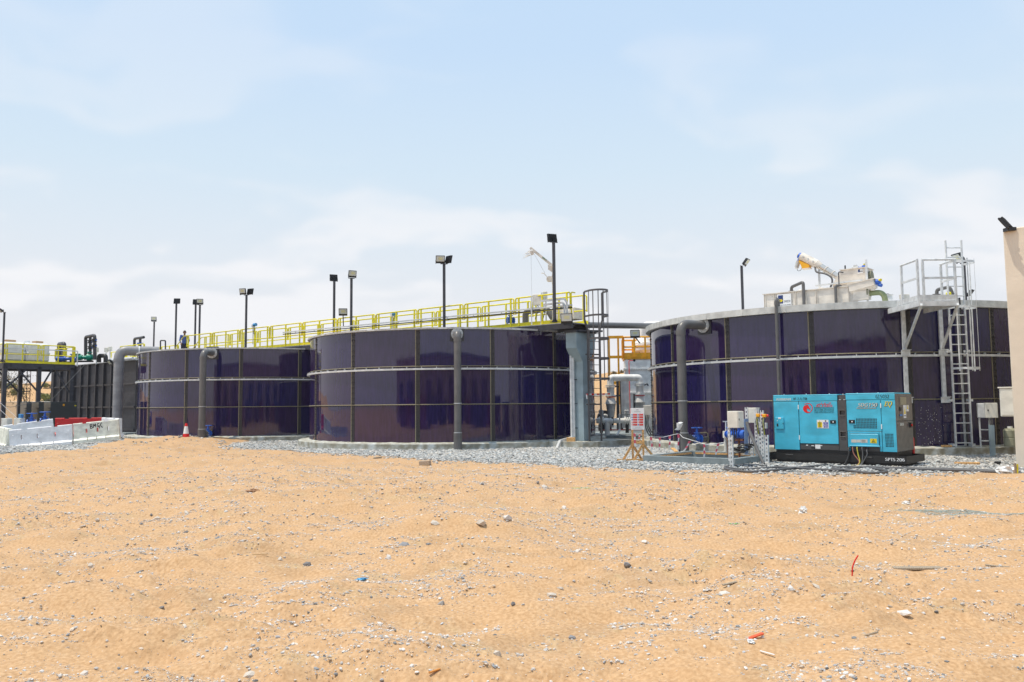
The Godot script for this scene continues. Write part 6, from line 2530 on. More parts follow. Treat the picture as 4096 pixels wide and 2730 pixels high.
	obj("crescent", cr, M.chrome_red, em)
	var hp := MB.new()
	var hh := [[-0.13, -0.02], [-0.115, 0.03], [-0.085, 0.06], [-0.045, 0.075], [-0.02, 0.08], [-0.008, 0.10], [0.0, 0.078], [0.02, 0.055], [0.035, 0.03], [0.05, 0.0], [0.066, -0.022], [0.062, -0.042], [0.045, -0.048], [0.03, -0.036], [0.012, -0.022], [-0.005, -0.012], [-0.022, -0.022], [-0.03, -0.045], [-0.02, -0.075], [0.005, -0.098], [0.04, -0.105], [0.075, -0.09], [0.05, -0.118], [0.01, -0.132], [-0.04, -0.128], [-0.085, -0.105], [-0.115, -0.07]]
	var hpts := PackedVector2Array()
	for q in hh:
		hpts.append(Vector2(q[0], q[1]))
	hp.prism(hpts, 0.0, 0.0032)
	obj("horse_head", hp, M.chrome_red, em)
	# warning stickers
	var st := MB.new()
	st.box(Vector3(-1.866, 1.033, 0.002), Vector3(0.297, 0.213, 0.003))
	var sto := obj("warning_sticker", st, M.white, o)
	var sy := MB.new()
	sy.box(Vector3(-1.940, 1.012, 0.0042), Vector3(0.122, 0.140, 0.002))
	sy.prism(PackedVector2Array([Vector2(-1.962, 1.092), Vector2(-1.918, 1.092), Vector2(-1.940, 1.130)]), 0.0035, 0.0052)
	obj("yellow_field", sy, M.decal_yellow, sto)
	var sbl := MB.new()
	sbl.box(Vector3(-1.790, 1.010, 0.0042), Vector3(0.116, 0.140, 0.002))
	obj("blue_field", sbl, M.decal_blue, sto)
	var sc := MB.new()
	sc.cyl(Vector3(-1.79, 1.11, 0.003), Vector3(-1.79, 1.11, 0.005), 0.02, -1, 12)
	obj("ear_pictogram", sc, M.ink, sto)
	var tl := ["Ear", "protection", "must", "be worn"]
	for k in 4:
		words(tl[k], 0.026 if k != 1 else 0.028, M.white, sto, Vector3(-1.79, 1.058 - k * 0.032, 0.0056), 0, "Droid Sans", 0.0 if k != 1 else 0.105)
	var tw := ["WARNING", "Risk of", "High", "Noise", "Levels"]
	for k in 5:
		words(tw[k], 0.018, M.ink, sto, Vector3(-1.94, 1.066 - k * 0.027, 0.0056), 0, "Droid Sans", 0.085 if k == 0 else 0.06)
	var yl := MB.new()
	yl.box(Vector3(-0.62, 0.632, 0.041), Vector3(0.155, 0.108, 0.003), Basis(Vector3.BACK, -0.03))
	var ylo := obj("hazard_label", yl, M.decal_yellow, cover)
	var yt := MB.new()
	yt.prism(PackedVector2Array([Vector2(-0.668, 0.594), Vector2(-0.572, 0.594), Vector2(-0.62, 0.676)]), 0.0428, 0.0442)
	obj("triangle", yt, M.ink, ylo)
	var yi := MB.new()
	yi.prism(PackedVector2Array([Vector2(-0.650, 0.602), Vector2(-0.590, 0.602), Vector2(-0.62, 0.656)]), 0.0445, 0.0455)
	obj("triangle_field", yi, M.decal_yellow, ylo)
	var yh := MB.new()
	yh.box(Vector3(-0.62, 0.620, 0.0462), Vector3(0.03, 0.014, 0.001), Basis(Vector3.BACK, -0.6))
	obj("hand_pictogram", yh, M.ink, ylo)
	var lb := MB.new()
	lb.box(Vector3(-1.088, 0.62, 0.041), Vector3(0.125, 0.075, 0.003))
	lb.box(Vector3(-0.972, 0.622, 0.041), Vector3(0.095, 0.07, 0.003))
	lb.box(Vector3(-0.84, 0.624, 0.041), Vector3(0.155, 0.085, 0.003))
	obj("spec_plate", lb, mat(0.62, 0.60, 0.54, 0.5), cover)
	for k in 5:
		var ln := MB.new()
		ln.box(Vector3(-0.855, 0.652 - k * 0.014, 0.0432), Vector3(0.1, 0.004, 0.001))
		obj("text_line", ln, M.gen_grey, cover)
	# right end
	var en := MB.new()
	en.cbox(Vector3(X1 + 0.0, 1.445, -W * 0.5), Vector3(0.03, 0.66, W), 0.008)
	obj("end_wall", en, M.gen_end, o)
	var e2 := MB.new()
	e2.cbox(Vector3(X1 + 0.0, 0.74, -W * 0.5), Vector3(0.026, 0.73, W), 0.008)
	obj("end_wall", e2, M.gen_end, o)
	var ed := MB.new()
	ed.cbox(Vector3(X1 + 0.014, 1.45, -0.69), Vector3(0.016, 0.58, 0.92), 0.006)
	var edo := obj("control_door", ed, M.gen_end, o)
	var ew := MB.new()
	ew.box(Vector3(X1 + 0.0235, 1.60, -0.54), Vector3(0.004, 0.185, 0.46))
	obj("window", ew, mat(0.30, 0.29, 0.20, 0.15), edo)
	var ek := MB.new()
	ek.cbox(Vector3(X1 + 0.028, 1.405, -0.285), Vector3(0.012, 0.09, 0.12), 0.003)
	obj("latch", ek, M.ink, edo)
	var el := MB.new()
	el.box(Vector3(X1 + 0.0245, 1.34, -0.61), Vector3(0.004, 0.32, 0.2))
	el.box(Vector3(X1 + 0.0245, 1.42, -0.84), Vector3(0.004, 0.155, 0.18))
	var elo := obj("warning_sticker", el, M.white, edo)
	var ey := MB.new()
	for q in [[-0.61, 1.33, 0.075, 0.12], [-0.84, 1.43, 0.06, 0.085]]:
		var yy: float = q[1]
		var zz: float = q[0]
		ey.tri(Vector3(X1 + 0.028, yy - q[3] * 0.4, zz + q[2]), Vector3(X1 + 0.028, yy - q[3] * 0.4, zz - q[2]), Vector3(X1 + 0.028, yy + q[3], zz))
	obj("yellow_triangle", ey, M.decal_yellow, elo)
	words("Danger", 0.03, M.ink, elo, Vector3(X1 + 0.0275, 1.235, -0.61), 90, "Droid Sans", 0.15, 500)
	var eb := MB.new()
	eb.box(Vector3(X1 + 0.0255, 1.255, -0.32), Vector3(0.003, 0.045, 0.2))
	obj("blue_sticker", eb, mat(0.05, 0.2, 0.55, 0.5), edo)
	words("SDG150", 0.065, pale, o, Vector3(X1 + 0.0145, 1.03, -0.38), 90, "Droid Sans", 0.3, 800, true)
	var es := MB.new()
	es.cbox(Vector3(X1 + 0.03, 1.0, -1.0), Vector3(0.04, 0.12, 0.09), 0.006)
	obj("emergency_switch", es, M.ink, o)
	var es2 := MB.new()
	es2.cyl(Vector3(X1 + 0.05, 1.0, -1.0), Vector3(X1 + 0.075, 1.0, -1.0), 0.03, -1, 10)
	obj("red_button", es2, M.chrome_red, o)
	var er := MB.new()
	er.cyl(Vector3(X1 - 0.02, 0.28, -1.295), Vector3(X1 - 0.02, 0.66, -1.295), 0.036, -1, 12)
	er.cyl(Vector3(X1 - 0.02, 0.66, -1.295), Vector3(X1 - 0.02, 0.72, -1.295), 0.03, 0.012, 12)
	tag_local(o, obj("fire_extinguisher", er, M.chrome_red), "red fire extinguisher tucked behind the generator's right end", "fire extinguisher")
	for x in [-2.9, -2.3, -1.7, -1.0, -0.5]:
		var bo := MB.new()
		bo.cyl(Vector3(x, Y1 + 0.01, -0.08), Vector3(x, Y1 + 0.03, -0.08), 0.013, -1, 6)
		obj("roof_bolt", bo, M.galv, o)
	# supply cables hanging from the outlet
	var specs := [[-1.23, 0.42, 0.024, M.cable, -1.30, "thick black cable"], [-1.13, 0.47, 0.014, mat(0.30, 0.12, 0.09, 0.6), -0.98, "brown cable"], [-1.02, 0.47, 0.014, mat(0.5, 0.45, 0.05, 0.6), -0.97, "yellow and green cable"], [-0.90, 0.47, 0.014, M.hose, -0.92, "grey cable"], [-0.79, 0.40, 0.014, M.hose, -0.90, "last grey cable"]]
	for q in specs:
		var c := MB.new()
		c.tube(bend([Vector3(q[0], q[1] + 0.05, -0.05), Vector3(q[0], q[1], 0.06), Vector3(q[0] + 0.03, 0.3, 0.08), Vector3(q[4] + 0.04, 0.12, 0.12), Vector3(q[4], 0.03, 0.16), Vector3(q[4] - 0.12, 0.03, 0.3)], 0.12, 6), q[2], 8)
		var cc := obj("supply_cable", c, q[3])
		tag_local(o, cc, q[5] + " hanging from the generator outlet to the gravel", "cable")
	ground_cables()

func tag_local(root: Node3D, o: Node3D, label: String, cat: String) -> void:
	o.transform = root.transform * o.transform
	tag(o, label, cat)

func ground_cables() -> void:
	var lists := [
		["thick grey cable looped on the gravel left of the generator skid", [Vector3(6.182, 0.050, -20.189), Vector3(5.984, 0.050, -20.469), Vector3(5.506, 0.050, -20.533), Vector3(5.140, 0.050, -20.076), Vector3(4.962, 0.050, -19.386), Vector3(5.080, 0.050, -18.852), Vector3(5.338, 0.050, -18.466), Vector3(5.821, 0.050, -18.761), Vector3(6.473, 0.050, -19.350), Vector3(7.283, 0.050, -19.962), Vector3(7.754, 0.050, -20.405)]],
		["thick grey cable running along the gravel before the generator skid", [Vector3(5.117, 0.050, -19.756), Vector3(5.261, 0.050, -19.198), Vector3(5.775, 0.050, -19.361), Vector3(6.313, 0.050, -19.763), Vector3(6.749, 0.050, -19.470), Vector3(7.063, 0.050, -18.900), Vector3(7.443, 0.050, -18.707), Vector3(8.064, 0.050, -19.380), Vector3(8.472, 0.050, -19.644), Vector3(8.651, 0.050, -18.999), Vector3(9.050, 0.050, -18.875), Vector3(9.585, 0.050, -18.588), Vector3(10.171, 0.050, -18.231), Vector3(10.646, 0.050, -17.568)]],
		["grey cable loop before the right half of the generator skid", [Vector3(7.719, 0.050, -20.154), Vector3(7.590, 0.050, -19.441), Vector3(8.021, 0.050, -19.702), Vector3(8.286, 0.050, -19.352), Vector3(8.362, 0.050, -18.739), Vector3(8.280, 0.050, -18.252), Vector3(7.925, 0.050, -17.888), Vector3(7.643, 0.050, -17.988), Vector3(7.548, 0.050, -18.551), Vector3(7.449, 0.050, -19.303)]],
		["thin grey cable trailing right from the generator towards the cream building", [Vector3(8.673, 0.050, -19.302), Vector3(9.188, 0.050, -19.159), Vector3(9.407, 0.050, -18.904), Vector3(9.905, 0.050, -18.768), Vector3(10.282, 0.050, -18.430), Vector3(10.595, 0.050, -18.110), Vector3(10.676, 0.050, -17.308)]],
	]
	for l in lists:
		var b := MB.new()
		b.tube(bend(l[1], 0.5, 6), 0.03, 10)
		tag(obj("ground_cable", b, M.hose), l[0], "cable")


# ---------- left side ----------
func barrier(label: String, p: Vector3, q: Vector3, m: Material, slots: Array, h := 0.9) -> Node3D:
	var d := q - p
	var l := d.length()
	var u := d / l
	var side := u.cross(Vector3.UP).normalized()
	var up := side.cross(u)
	var o := thing("plastic_barrier", label, "barrier", p, 0.0, "water-filled barriers penned at the left edge")
	o.basis = Basis(u, up, side)
	var c := CSGCombiner3D.new()
	place(c, "shell", o)
	var pg := CSGPolygon3D.new()
	pg.name = "profile"
	pg.polygon = PackedVector2Array([Vector2(-0.22, 0), Vector2(0.22, 0), Vector2(0.225, 0.13), Vector2(0.12, 0.21), Vector2(0.09, h - 0.03), Vector2(0.07, h), Vector2(-0.07, h), Vector2(-0.09, h - 0.03), Vector2(-0.12, 0.21), Vector2(-0.225, 0.13)])
	pg.depth = l - 0.02
	pg.material = m
	# extruded towards -z in its own axes; turn so that it runs along +x
	pg.transform = Transform3D(Basis(Vector3(0, 0, 1), Vector3(0, 1, 0), Vector3(-1, 0, 0)), Vector3(0.01, 0, 0))
	c.add_child(pg)
	for f in [0.24, 0.72]:
		var n := CSGBox3D.new()
		n.name = "notch"
		n.size = Vector3(l * 0.10, 0.10, 0.5)
		n.position = Vector3(l * f, h, 0)
		n.operation = CSGShape3D.OPERATION_SUBTRACTION
		n.material = m
		c.add_child(n)
	for f in [0.3, 0.5, 0.7]:
		var k := CSGBox3D.new()
		k.name = "groove"
		k.size = Vector3(0.03, 0.14, 0.6)
		k.position = Vector3(l * f, 0.15, 0.37)
		k.operation = CSGShape3D.OPERATION_SUBTRACTION
		k.material = m
		c.add_child(k)
	for f in slots:
		for s in 3:
			var k: CSGPrimitive3D
			if s == 0:
				var bx := CSGBox3D.new()
				bx.size = Vector3(0.085, 0.13, 0.9)
				k = bx
			else:
				var cy := CSGCylinder3D.new()
				cy.radius = 0.0425
				cy.height = 0.9
				cy.sides = 14
				cy.rotation_degrees.x = 90
				k = cy
			k.name = "slot"
			k.position = Vector3(l * f, 0.52 + [0.0, 0.065, -0.065][s], 0)
			k.operation = CSGShape3D.OPERATION_SUBTRACTION
			k.material = m
			c.add_child(k)
	# raised lugs
	for f in [0.06, 0.94]:
		var b := MB.new()
		b.cbox(Vector3(l * f, 0.5, 0.118), Vector3(0.07, 0.3, 0.02), 0.008, Basis(Vector3.RIGHT, -0.04))
		obj("lug", b, m, o)
	return o

func left_side() -> void:
	# barriers
	barrier("white plastic barrier with three slots nearest the left corner", Vector3(-22.12, -0.17, -36.3), Vector3(-19.72, 0.05, -37.0), M.barrier_white, [0.2, 0.45, 0.72])
	var cr := barrier("cream plastic barrier with black hand-written letters", Vector3(-19.66, 0.07, -36.98), Vector3(-17.86, 0.25, -37.5), M.barrier_cream, [0.28, 0.52, 0.76])
	barrier("cream end barrier turned back at the far left edge", Vector3(-23.75, -0.02, -37.9), Vector3(-22.2, -0.12, -36.35), M.barrier_cream, [])
	barrier("white plastic barrier in the back row left of the red one", Vector3(-23.6, 0.0, -38.3), Vector3(-21.95, 0.28, -39.5), M.barrier_white, [])
	barrier("bright red plastic barrier in the back row", Vector3(-22.1, 0.30, -39.75), Vector3(-20.1, 0.30, -40.3), M.barrier_red, [])
	barrier("white plastic barrier end showing beside the red one behind the cream barrier", Vector3(-20.08, 0.30, -40.3), Vector3(-18.9, 0.26, -39.6), M.barrier_white, [])
	# letters sprayed by hand
	var st := [[[0.0, 1.0], [0.02, 0.0]], [[0.0, 0.95], [0.42, 0.9], [0.36, 0.6], [0.1, 0.5], [0.46, 0.36], [0.4, 0.05], [0.02, 0.0]],
		[[0.66, 0.1], [0.72, 0.95], [0.9, 0.45], [1.1, 1.0], [1.14, 0.15]],
		[[1.86, 0.9], [1.6, 1.02], [1.42, 0.7], [1.46, 0.36], [1.66, 0.24], [1.84, 0.44], [1.86, 0.5], [1.66, 0.5]], [[1.84, 0.5], [1.86, -0.15]],
		[[2.42, 1.05], [2.18, 0.9], [2.12, 0.5], [2.3, 0.16], [2.55, -0.02]]]
	var gl := MB.new()
	var k := 0.20
	for s in st:
		for i in s.size() - 1:
			var a := Vector2(s[i][0], s[i][1]) * k
			var b := Vector2(s[i + 1][0], s[i + 1][1]) * k
			var pa := Vector3(0.70 + a.x, 0.60 + a.y, 0.119 - (0.39 + a.y) * 0.043)
			var pb := Vector3(0.70 + b.x, 0.60 + b.y, 0.119 - (0.39 + b.y) * 0.043)
			gl.beam(pa, pb, 0.034, 0.004, Vector3.BACK)
	obj("sprayed_letters", gl, M.ink, cr)
	# traffic cone
	var tc := thing("traffic_cone", "red and white traffic cone on the sand before the left tank", "cone", Vector3(-14.672, 0.200, -36.980))
	var cb := MB.new()
	cb.cbox(Vector3(0, 0.02, 0), Vector3(0.36, 0.05, 0.36), 0.012, yaw(20))
	obj("base", cb, M.chrome_red, tc)
	for q in [[0.04, 0.27, 0.155, 0.122, M.chrome_red], [0.27, 0.60, 0.122, 0.070, M.white], [0.60, 0.74, 0.070, 0.045, M.chrome_red]]:
		var b := MB.new()
		b.cyl(Vector3(0, q[0], 0), Vector3(0, q[1], 0), q[2], q[3], 22)
		obj("sleeve" if q[4] == M.white else "cone_body", b, q[4], tc)
	# big pale pipe bending into the left tank
	var lp := thing("grey_pipe", "large light grey pipe rising and bending over into the left tank", "pipe")
	var b := MB.new()
	b.tube(bend([Vector3(-21.15, 0.0, -44.0), Vector3(-21.15, 4.74, -44.0), Vector3(-19.4, 4.74, -44.9)], 0.42, 10), 0.26, 28)
	obj("pipe", b, M.pvc_light, lp)
	var lc := MB.new()
	lc.cyl(Vector3(-21.15, 4.16, -44.0), Vector3(-21.15, 4.30, -44.0), 0.28, -1, 28)
	obj("elbow_socket", lc, M.pvc_light, lp)
	var lf := MB.new()
	lf.cyl(Vector3(-20.32, 4.74, -44.43), Vector3(-20.26, 4.74, -44.46), 0.275, -1, 28)
	obj("clamp", lf, M.galv, lp)
	ribbed_tank()
	left_platform()
	rooftop_gear()
	# dark cabinets
	var cp := Vector3(-26.02, 0, -44.0)
	var mN := Vector3(0.643, 0, -0.766)
	var labs := ["slim dark cabinet with tan side, left of three below the platform", "slim dark cabinet with tan side, middle of three below the platform", "wide dark grey switch cabinet below the platform with orange label"]
	for i in 3:
		var w: float = [0.25, 0.25, 1.38][i]
		var c := thing("switch_cabinet", labs[i], "cabinet", cp + mN * (0.6 * i), SITE)
		var cm := MB.new()
		cm.cbox(Vector3(-0.48, 1.02, -w * 0.5), Vector3(0.96, 2.04, w), 0.012)
		obj("housing", cm, mat(0.035, 0.04, 0.042, 0.5), c)
		var sd := MB.new()
		sd.box(Vector3(-0.45, 1.02, 0.006), Vector3(0.82, 1.98, 0.012))
		obj("side_panel", sd, mat(0.21, 0.175, 0.135, 0.6), c)
		var lv := MB.new()
		for s in 9:
			lv.box(Vector3(-0.09, 0.85 + s * 0.09, 0.045), Vector3(0.14, 0.035, 0.07), Basis(Vector3.RIGHT, 0.5))
		obj("louvre", lv, mat(0.16, 0.15, 0.13, 0.6), c)
		var lh := MB.new()
		lh.box(Vector3(-0.09, 1.7, 0.05), Vector3(0.18, 0.03, 0.1))
		obj("louvre_hood", lh, M.steel_black, c)
		if i == 2:
			var ol := MB.new()
			ol.box(Vector3(0.003, 1.86, -0.66), Vector3(0.006, 0.11, 0.09))
			obj("label", ol, M.orange, c)
			var yl := MB.new()
			yl.box(Vector3(0.003, 1.82, -1.27), Vector3(0.006, 0.06, 0.09))
			obj("label", yl, M.yellow, c)
	gate_valve("blue valve with wide handwheel before the left dark cabinets", Vector3(-24.569, 0.977, -42.000) - Vector3(0, 0.05, 0), 20.0, 1.15)
	gate_valve("blue valve with wide handwheel before the middle dark cabinet", Vector3(-24.180, 1.040, -42.500) - Vector3(0, 0.05, 0), 20.0, 1.15)
	for q in [[Vector3(-26.148, 0.854, -42.500), "pale cabinet on the ground at the far left below the platform column"], [Vector3(-25.191, 0.881, -42.000), "pale cabinet with blue top beside the dark louvred cabinets"]]:
		var c := thing("electrical_cabinet", q[1], "cabinet", Vector3(q[0].x, 0.1, q[0].z), SITE + 20.0)
		var m := MB.new()
		m.cbox(Vector3(0, 0.78, 0), Vector3(0.42, 0.62, 0.3), 0.012)
		obj("housing", m, M.cabinet, c)
		var d := MB.new()
		d.cbox(Vector3(0.22, 0.78, 0), Vector3(0.02, 0.58, 0.28), 0.006)
		obj("door", d, M.cabinet, c)
		for s in [-0.16, 0.16]:
			var l := MB.new()
			l.beam(Vector3(s, -0.15, 0), Vector3(s, 0.5, 0), 0.05, 0.05, Vector3.BACK)
			obj("leg", l, M.galv, c)
		if q[1].contains("blue"):
			var t := MB.new()
			t.cbox(Vector3(0.1, 1.2, 0), Vector3(0.2, 0.2, 0.16), 0.02)
			obj("top_unit", t, mat(0.06, 0.26, 0.55, 0.45), c)
	# guy wires at the left edge
	var gw := MB.new()
	gw.tube([Vector3(-24.956, 1.965, -40.000), Vector3(-24.096, 0.941, -40.500)], 0.012, 6)
	tag(obj("guy_wire", gw, M.white), "upper pale guy wire slanting down at the far left edge", "wire")
	var gw2 := MB.new()
	gw2.tube([Vector3(-24.943, 1.625, -40.000), Vector3(-24.621, 1.157, -40.300)], 0.012, 6)
	tag(obj("guy_wire", gw2, M.white), "lower pale guy wire slanting down at the far left edge", "wire")
	var gw3 := MB.new()
	gw3.tube([Vector3(-24.584, 4.136, -47.000), Vector3(-24.672, 2.165, -44.000), Vector3(-26.295, 1.755, -43.000), Vector3(-26.200, 1.883, -42.000)], 0.012, 6)
	tag(obj("hanging_cable", gw3, M.hose), "grey cable slung from the ribbed tank rim to the dark cabinets", "cable")
	fence(Vector3(-46.0, 0, -58.0), Vector3(-30.0, 0, -60.5), 2.2, "chain-link fence behind the platform at the far left")
	tree_and_scrub()

func ribbed_tank() -> void:
	var o := thing("ribbed_tank", "black steel tank with ribbed wall behind the left platform", "tank", Vector3(-22.97, 0, -50.0), SITE)
	var L := 12.8
	var H := 4.58
	var b := MB.new()
	b.span(Vector3(-L, 0.0, -5.0), Vector3(0, H, 0))
	obj("shell", b, M.steel_dark, o)
	var r := MB.new()
	r.span(Vector3(-L - 0.06, H, -5.06), Vector3(0.06, H + 0.05, 0.16))
	obj("rim", r, M.galv_dull, o)
	for y in [H - 1.42, H - 2.84, 0.35]:
		var s := MB.new()
		s.span(Vector3(-L, y - 0.05, 0.0), Vector3(0, y + 0.05, 0.10))
		obj("stiffener", s, M.pvc_dark, o)
	var x := -2.0
	while x > -L:
		var s := MB.new()
		s.span(Vector3(x - 0.05, 0.0, 0.0), Vector3(x + 0.05, H, 0.14))
		obj("rib", s, M.pvc_dark, o)
		x -= 1.12
	var bs := thing("tank_plinth", "grey concrete plinth under the black ribbed tank", "foundation", Vector3(-22.97, 0, -50.0), SITE)
	var p := MB.new()
	p.cbox(Vector3(-6.2, 0.02, -2.0), Vector3(13.6, 0.36, 5.6), 0.02)
	obj("slab", p, M.concrete_blue, bs)

func left_platform() -> void:
	var o := thing("steel_platform", "raised dark steel platform with yellow handrail carrying the white water tank", "platform", Vector3(-28.29, 0, -45.5), SITE)
	var H := 4.25
	var W := -3.0
	var E := -3.78
	var d := MB.new()
	d.span(Vector3(W, H - 0.06, E), Vector3(0, H, 0))
	obj("deck", d, M.steel_dark, o)
	for q in [[Vector3(-0.06, 0, 0), Vector3(-0.06, 0, E)], [Vector3(W, 0, -0.06), Vector3(0, 0, -0.06)], [Vector3(W, 0, E + 0.06), Vector3(0, 0, E + 0.06)], [Vector3(W + 0.06, 0, 0), Vector3(W + 0.06, 0, E)]]:
		var b := MB.new()
		b.beam(q[0] + Vector3.UP * (H - 0.2), q[1] + Vector3.UP * (H - 0.2), 0.12, 0.26)
		obj("beam", b, M.steel_dark, o)
	for k in 5:
		var b := MB.new()
		b.beam(Vector3(W, H - 0.15, E * (k + 0.5) / 5), Vector3(0, H - 0.15, E * (k + 0.5) / 5), 0.06, 0.16)
		obj("joist", b, M.steel_black, o)
	for q in [Vector3(-0.1, 0, -0.1), Vector3(-0.1, 0, -1.87), Vector3(W + 0.1, 0, -0.1), Vector3(W + 0.1, 0, -1.87), Vector3(-0.1, 0, E + 0.15)]:
		var b := MB.new()
		b.box(q + Vector3.UP * (H - 0.2) * 0.5, Vector3(0.2, H - 0.2, 0.2))
		obj("column", b, M.steel_dark, o)
	for q in [[Vector3(-0.1, 2.75, -0.1), Vector3(-0.1, H - 0.25, -1.3)], [Vector3(-0.1, 2.6, -1.87), Vector3(-0.1, H - 0.25, -0.7)], [Vector3(-0.1, 2.6, -1.87), Vector3(-0.1, H - 0.25, -2.6)], [Vector3(-0.1, H - 0.25, -2.7), Vector3(-0.1, 2.5, -3.6)], [Vector3(W + 0.1, H - 0.25, -0.6), Vector3(W + 0.1, 2.6, -1.87)]]:
		var b := MB.new()
		b.beam(q[0], q[1], 0.08, 0.08, Vector3.RIGHT)
		obj("brace", b, M.steel_dark, o)
	railing(o, Vector3(0.0, H, 0.0), Vector3(0.0, H, E), 1.06, M.yellow, 1.9)
	railing(o, Vector3(0.0, H, 0.0), Vector3(W, H, 0.0), 1.06, M.yellow, 1.5)
	railing(o, Vector3(0.0, H, E), Vector3(W, H, E), 1.06, M.yellow, 1.5)
	var fl := MB.new()
	fl.beam(Vector3(0.05, H + 0.80, 0.1), Vector3(0.05, H + 0.80, E - 0.1), 0.03, 0.055)
	fl.beam(Vector3(0.05, H + 0.80, E - 0.1), Vector3(0.05, H - 0.1, E - 0.1), 0.05, 0.05, Vector3.RIGHT)
	obj("cable_tray", fl, M.galv, o)
	# white tank
	var t := thing("white_tank", "white plastic water tank on the yellow-railed platform", "tank", Vector3(-28.29, H, -45.5), SITE)
	for s in [[-0.1, -1.28], [-1.32, -2.58]]:
		var b := MB.new()
		var z0: float = s[0]
		var z1: float = s[1]
		b.cbox(Vector3(-1.25, 0.66, (z0 + z1) * 0.5), Vector3(1.45, 1.12, absf(z1 - z0)), 0.12)
		b.cbox(Vector3(-1.25, 0.62, (z0 + z1) * 0.5), Vector3(1.49, 0.1, absf(z1 - z0) + 0.03), 0.03)
		obj("half_shell", b, M.poly, t)
	var ld := MB.new()
	ld.cyl(Vector3(-1.2, 1.21, -1.55), Vector3(-1.2, 1.36, -1.55), 0.2, 0.16, 16)
	obj("lid", ld, M.poly, t)
	for q in [[Vector3(-1.2, 1.29, -0.65), Vector3(0.35, 0.16, 0.55), "flat brown carton on the white water tank left of its lid"], [Vector3(-1.1, 1.29, -2.1), Vector3(0.4, 0.14, 0.45), "flat brown carton on the white water tank right of its lid"], [Vector3(-1.5, 1.33, 0.15), Vector3(0.4, 0.24, 0.4), "pale carton at the far left end of the white water tank"]]:
		var c := MB.new()
		c.cbox(Vector3.ZERO, q[1], 0.01)
		var co := obj("carton", c, M.card)
		co.transform = t.transform * Transform3D(yaw(12), q[0])
		tag(co, q[2], "carton")
	# black ladder below
	var l := thing("hanging_ladder", "thin dark red and black ladder hanging below the platform", "ladder", Vector3(-31.565, 4.209, -53.000) - Vector3(0, 2.55, 0), 12.0)
	for s in [-0.36, -0.12, 0.16, 0.36]:
		var b := MB.new()
		b.beam(Vector3(s, 0.0, 0), Vector3(s, 2.7, 0), 0.035, 0.035, Vector3.BACK)
		obj("rail", b, M.steel_black if absf(s) < 0.2 else mat(0.10, 0.02, 0.035, 0.5), l)
	for k in 9:
		var b := MB.new()
		b.beam(Vector3(-0.12, 0.15 + k * 0.29, 0), Vector3(0.36, 0.15 + k * 0.29, 0), 0.03, 0.03)
		obj("rung", b, M.steel_black, l)
	for y in [0.25, 1.15, 2.1]:
		var b := MB.new()
		b.beam(Vector3(-0.38, y, 0.02), Vector3(0.38, y, 0.02), 0.03, 0.06)
		obj("cross_band", b, M.steel_black, l)

func pump(label: String, at: Vector3, turn: float, m: Material, s: float) -> Node3D:
	var o := thing("pump", label, "pump", at, turn)
	var b := MB.new()
	b.cyl(Vector3(-0.75, 0.2, 0) * s, Vector3(-0.15, 0.2, 0) * s, 0.17 * s, -1, 18)
	for k in 8:
		var a := TAU * k / 8
		b.box((Vector3(-0.45, 0.2, 0) + Vector3(0, cos(a), sin(a)) * 0.175) * s, Vector3(0.5, 0.02, 0.02) * s)
	obj("motor", b, m, o)
	var e := MB.new()
	e.cyl(Vector3(-0.82, 0.2, 0) * s, Vector3(-0.75, 0.2, 0) * s, 0.14 * s, 0.17 * s, 18)
	obj("fan_cover", e, m, o)
	var t := MB.new()
	t.cbox(Vector3(-0.45, 0.41, 0) * s, Vector3(0.3, 0.08, 0.2) * s, 0.01)
	obj("terminal_box", t, m, o)
	var c := MB.new()
	c.cyl(Vector3(-0.15, 0.2, 0) * s, Vector3(0.2, 0.2, 0) * s, 0.11 * s, -1, 16)
	c.cyl(Vector3(0.18, 0.2, 0) * s, Vector3(0.48, 0.2, 0) * s, 0.23 * s, 0.2 * s, 20)
	c.cyl(Vector3(0.48, 0.2, 0) * s, Vector3(0.58, 0.2, 0) * s, 0.13 * s, -1, 16)
	c.cyl(Vector3(0.3, 0.2, 0) * s, Vector3(0.3, 0.55, 0) * s, 0.1 * s, -1, 14)
	c.cyl(Vector3(0.3, 0.5, 0) * s, Vector3(0.3, 0.56, 0) * s, 0.16 * s, -1, 16)
	obj("casing", c, m, o)
	var f := MB.new()
	f.box(Vector3(-0.1, -0.06, 0) * s, Vector3(1.2, 0.1, 0.32) * s)
	obj("base_frame", f, M.steel_black, o)
	return o

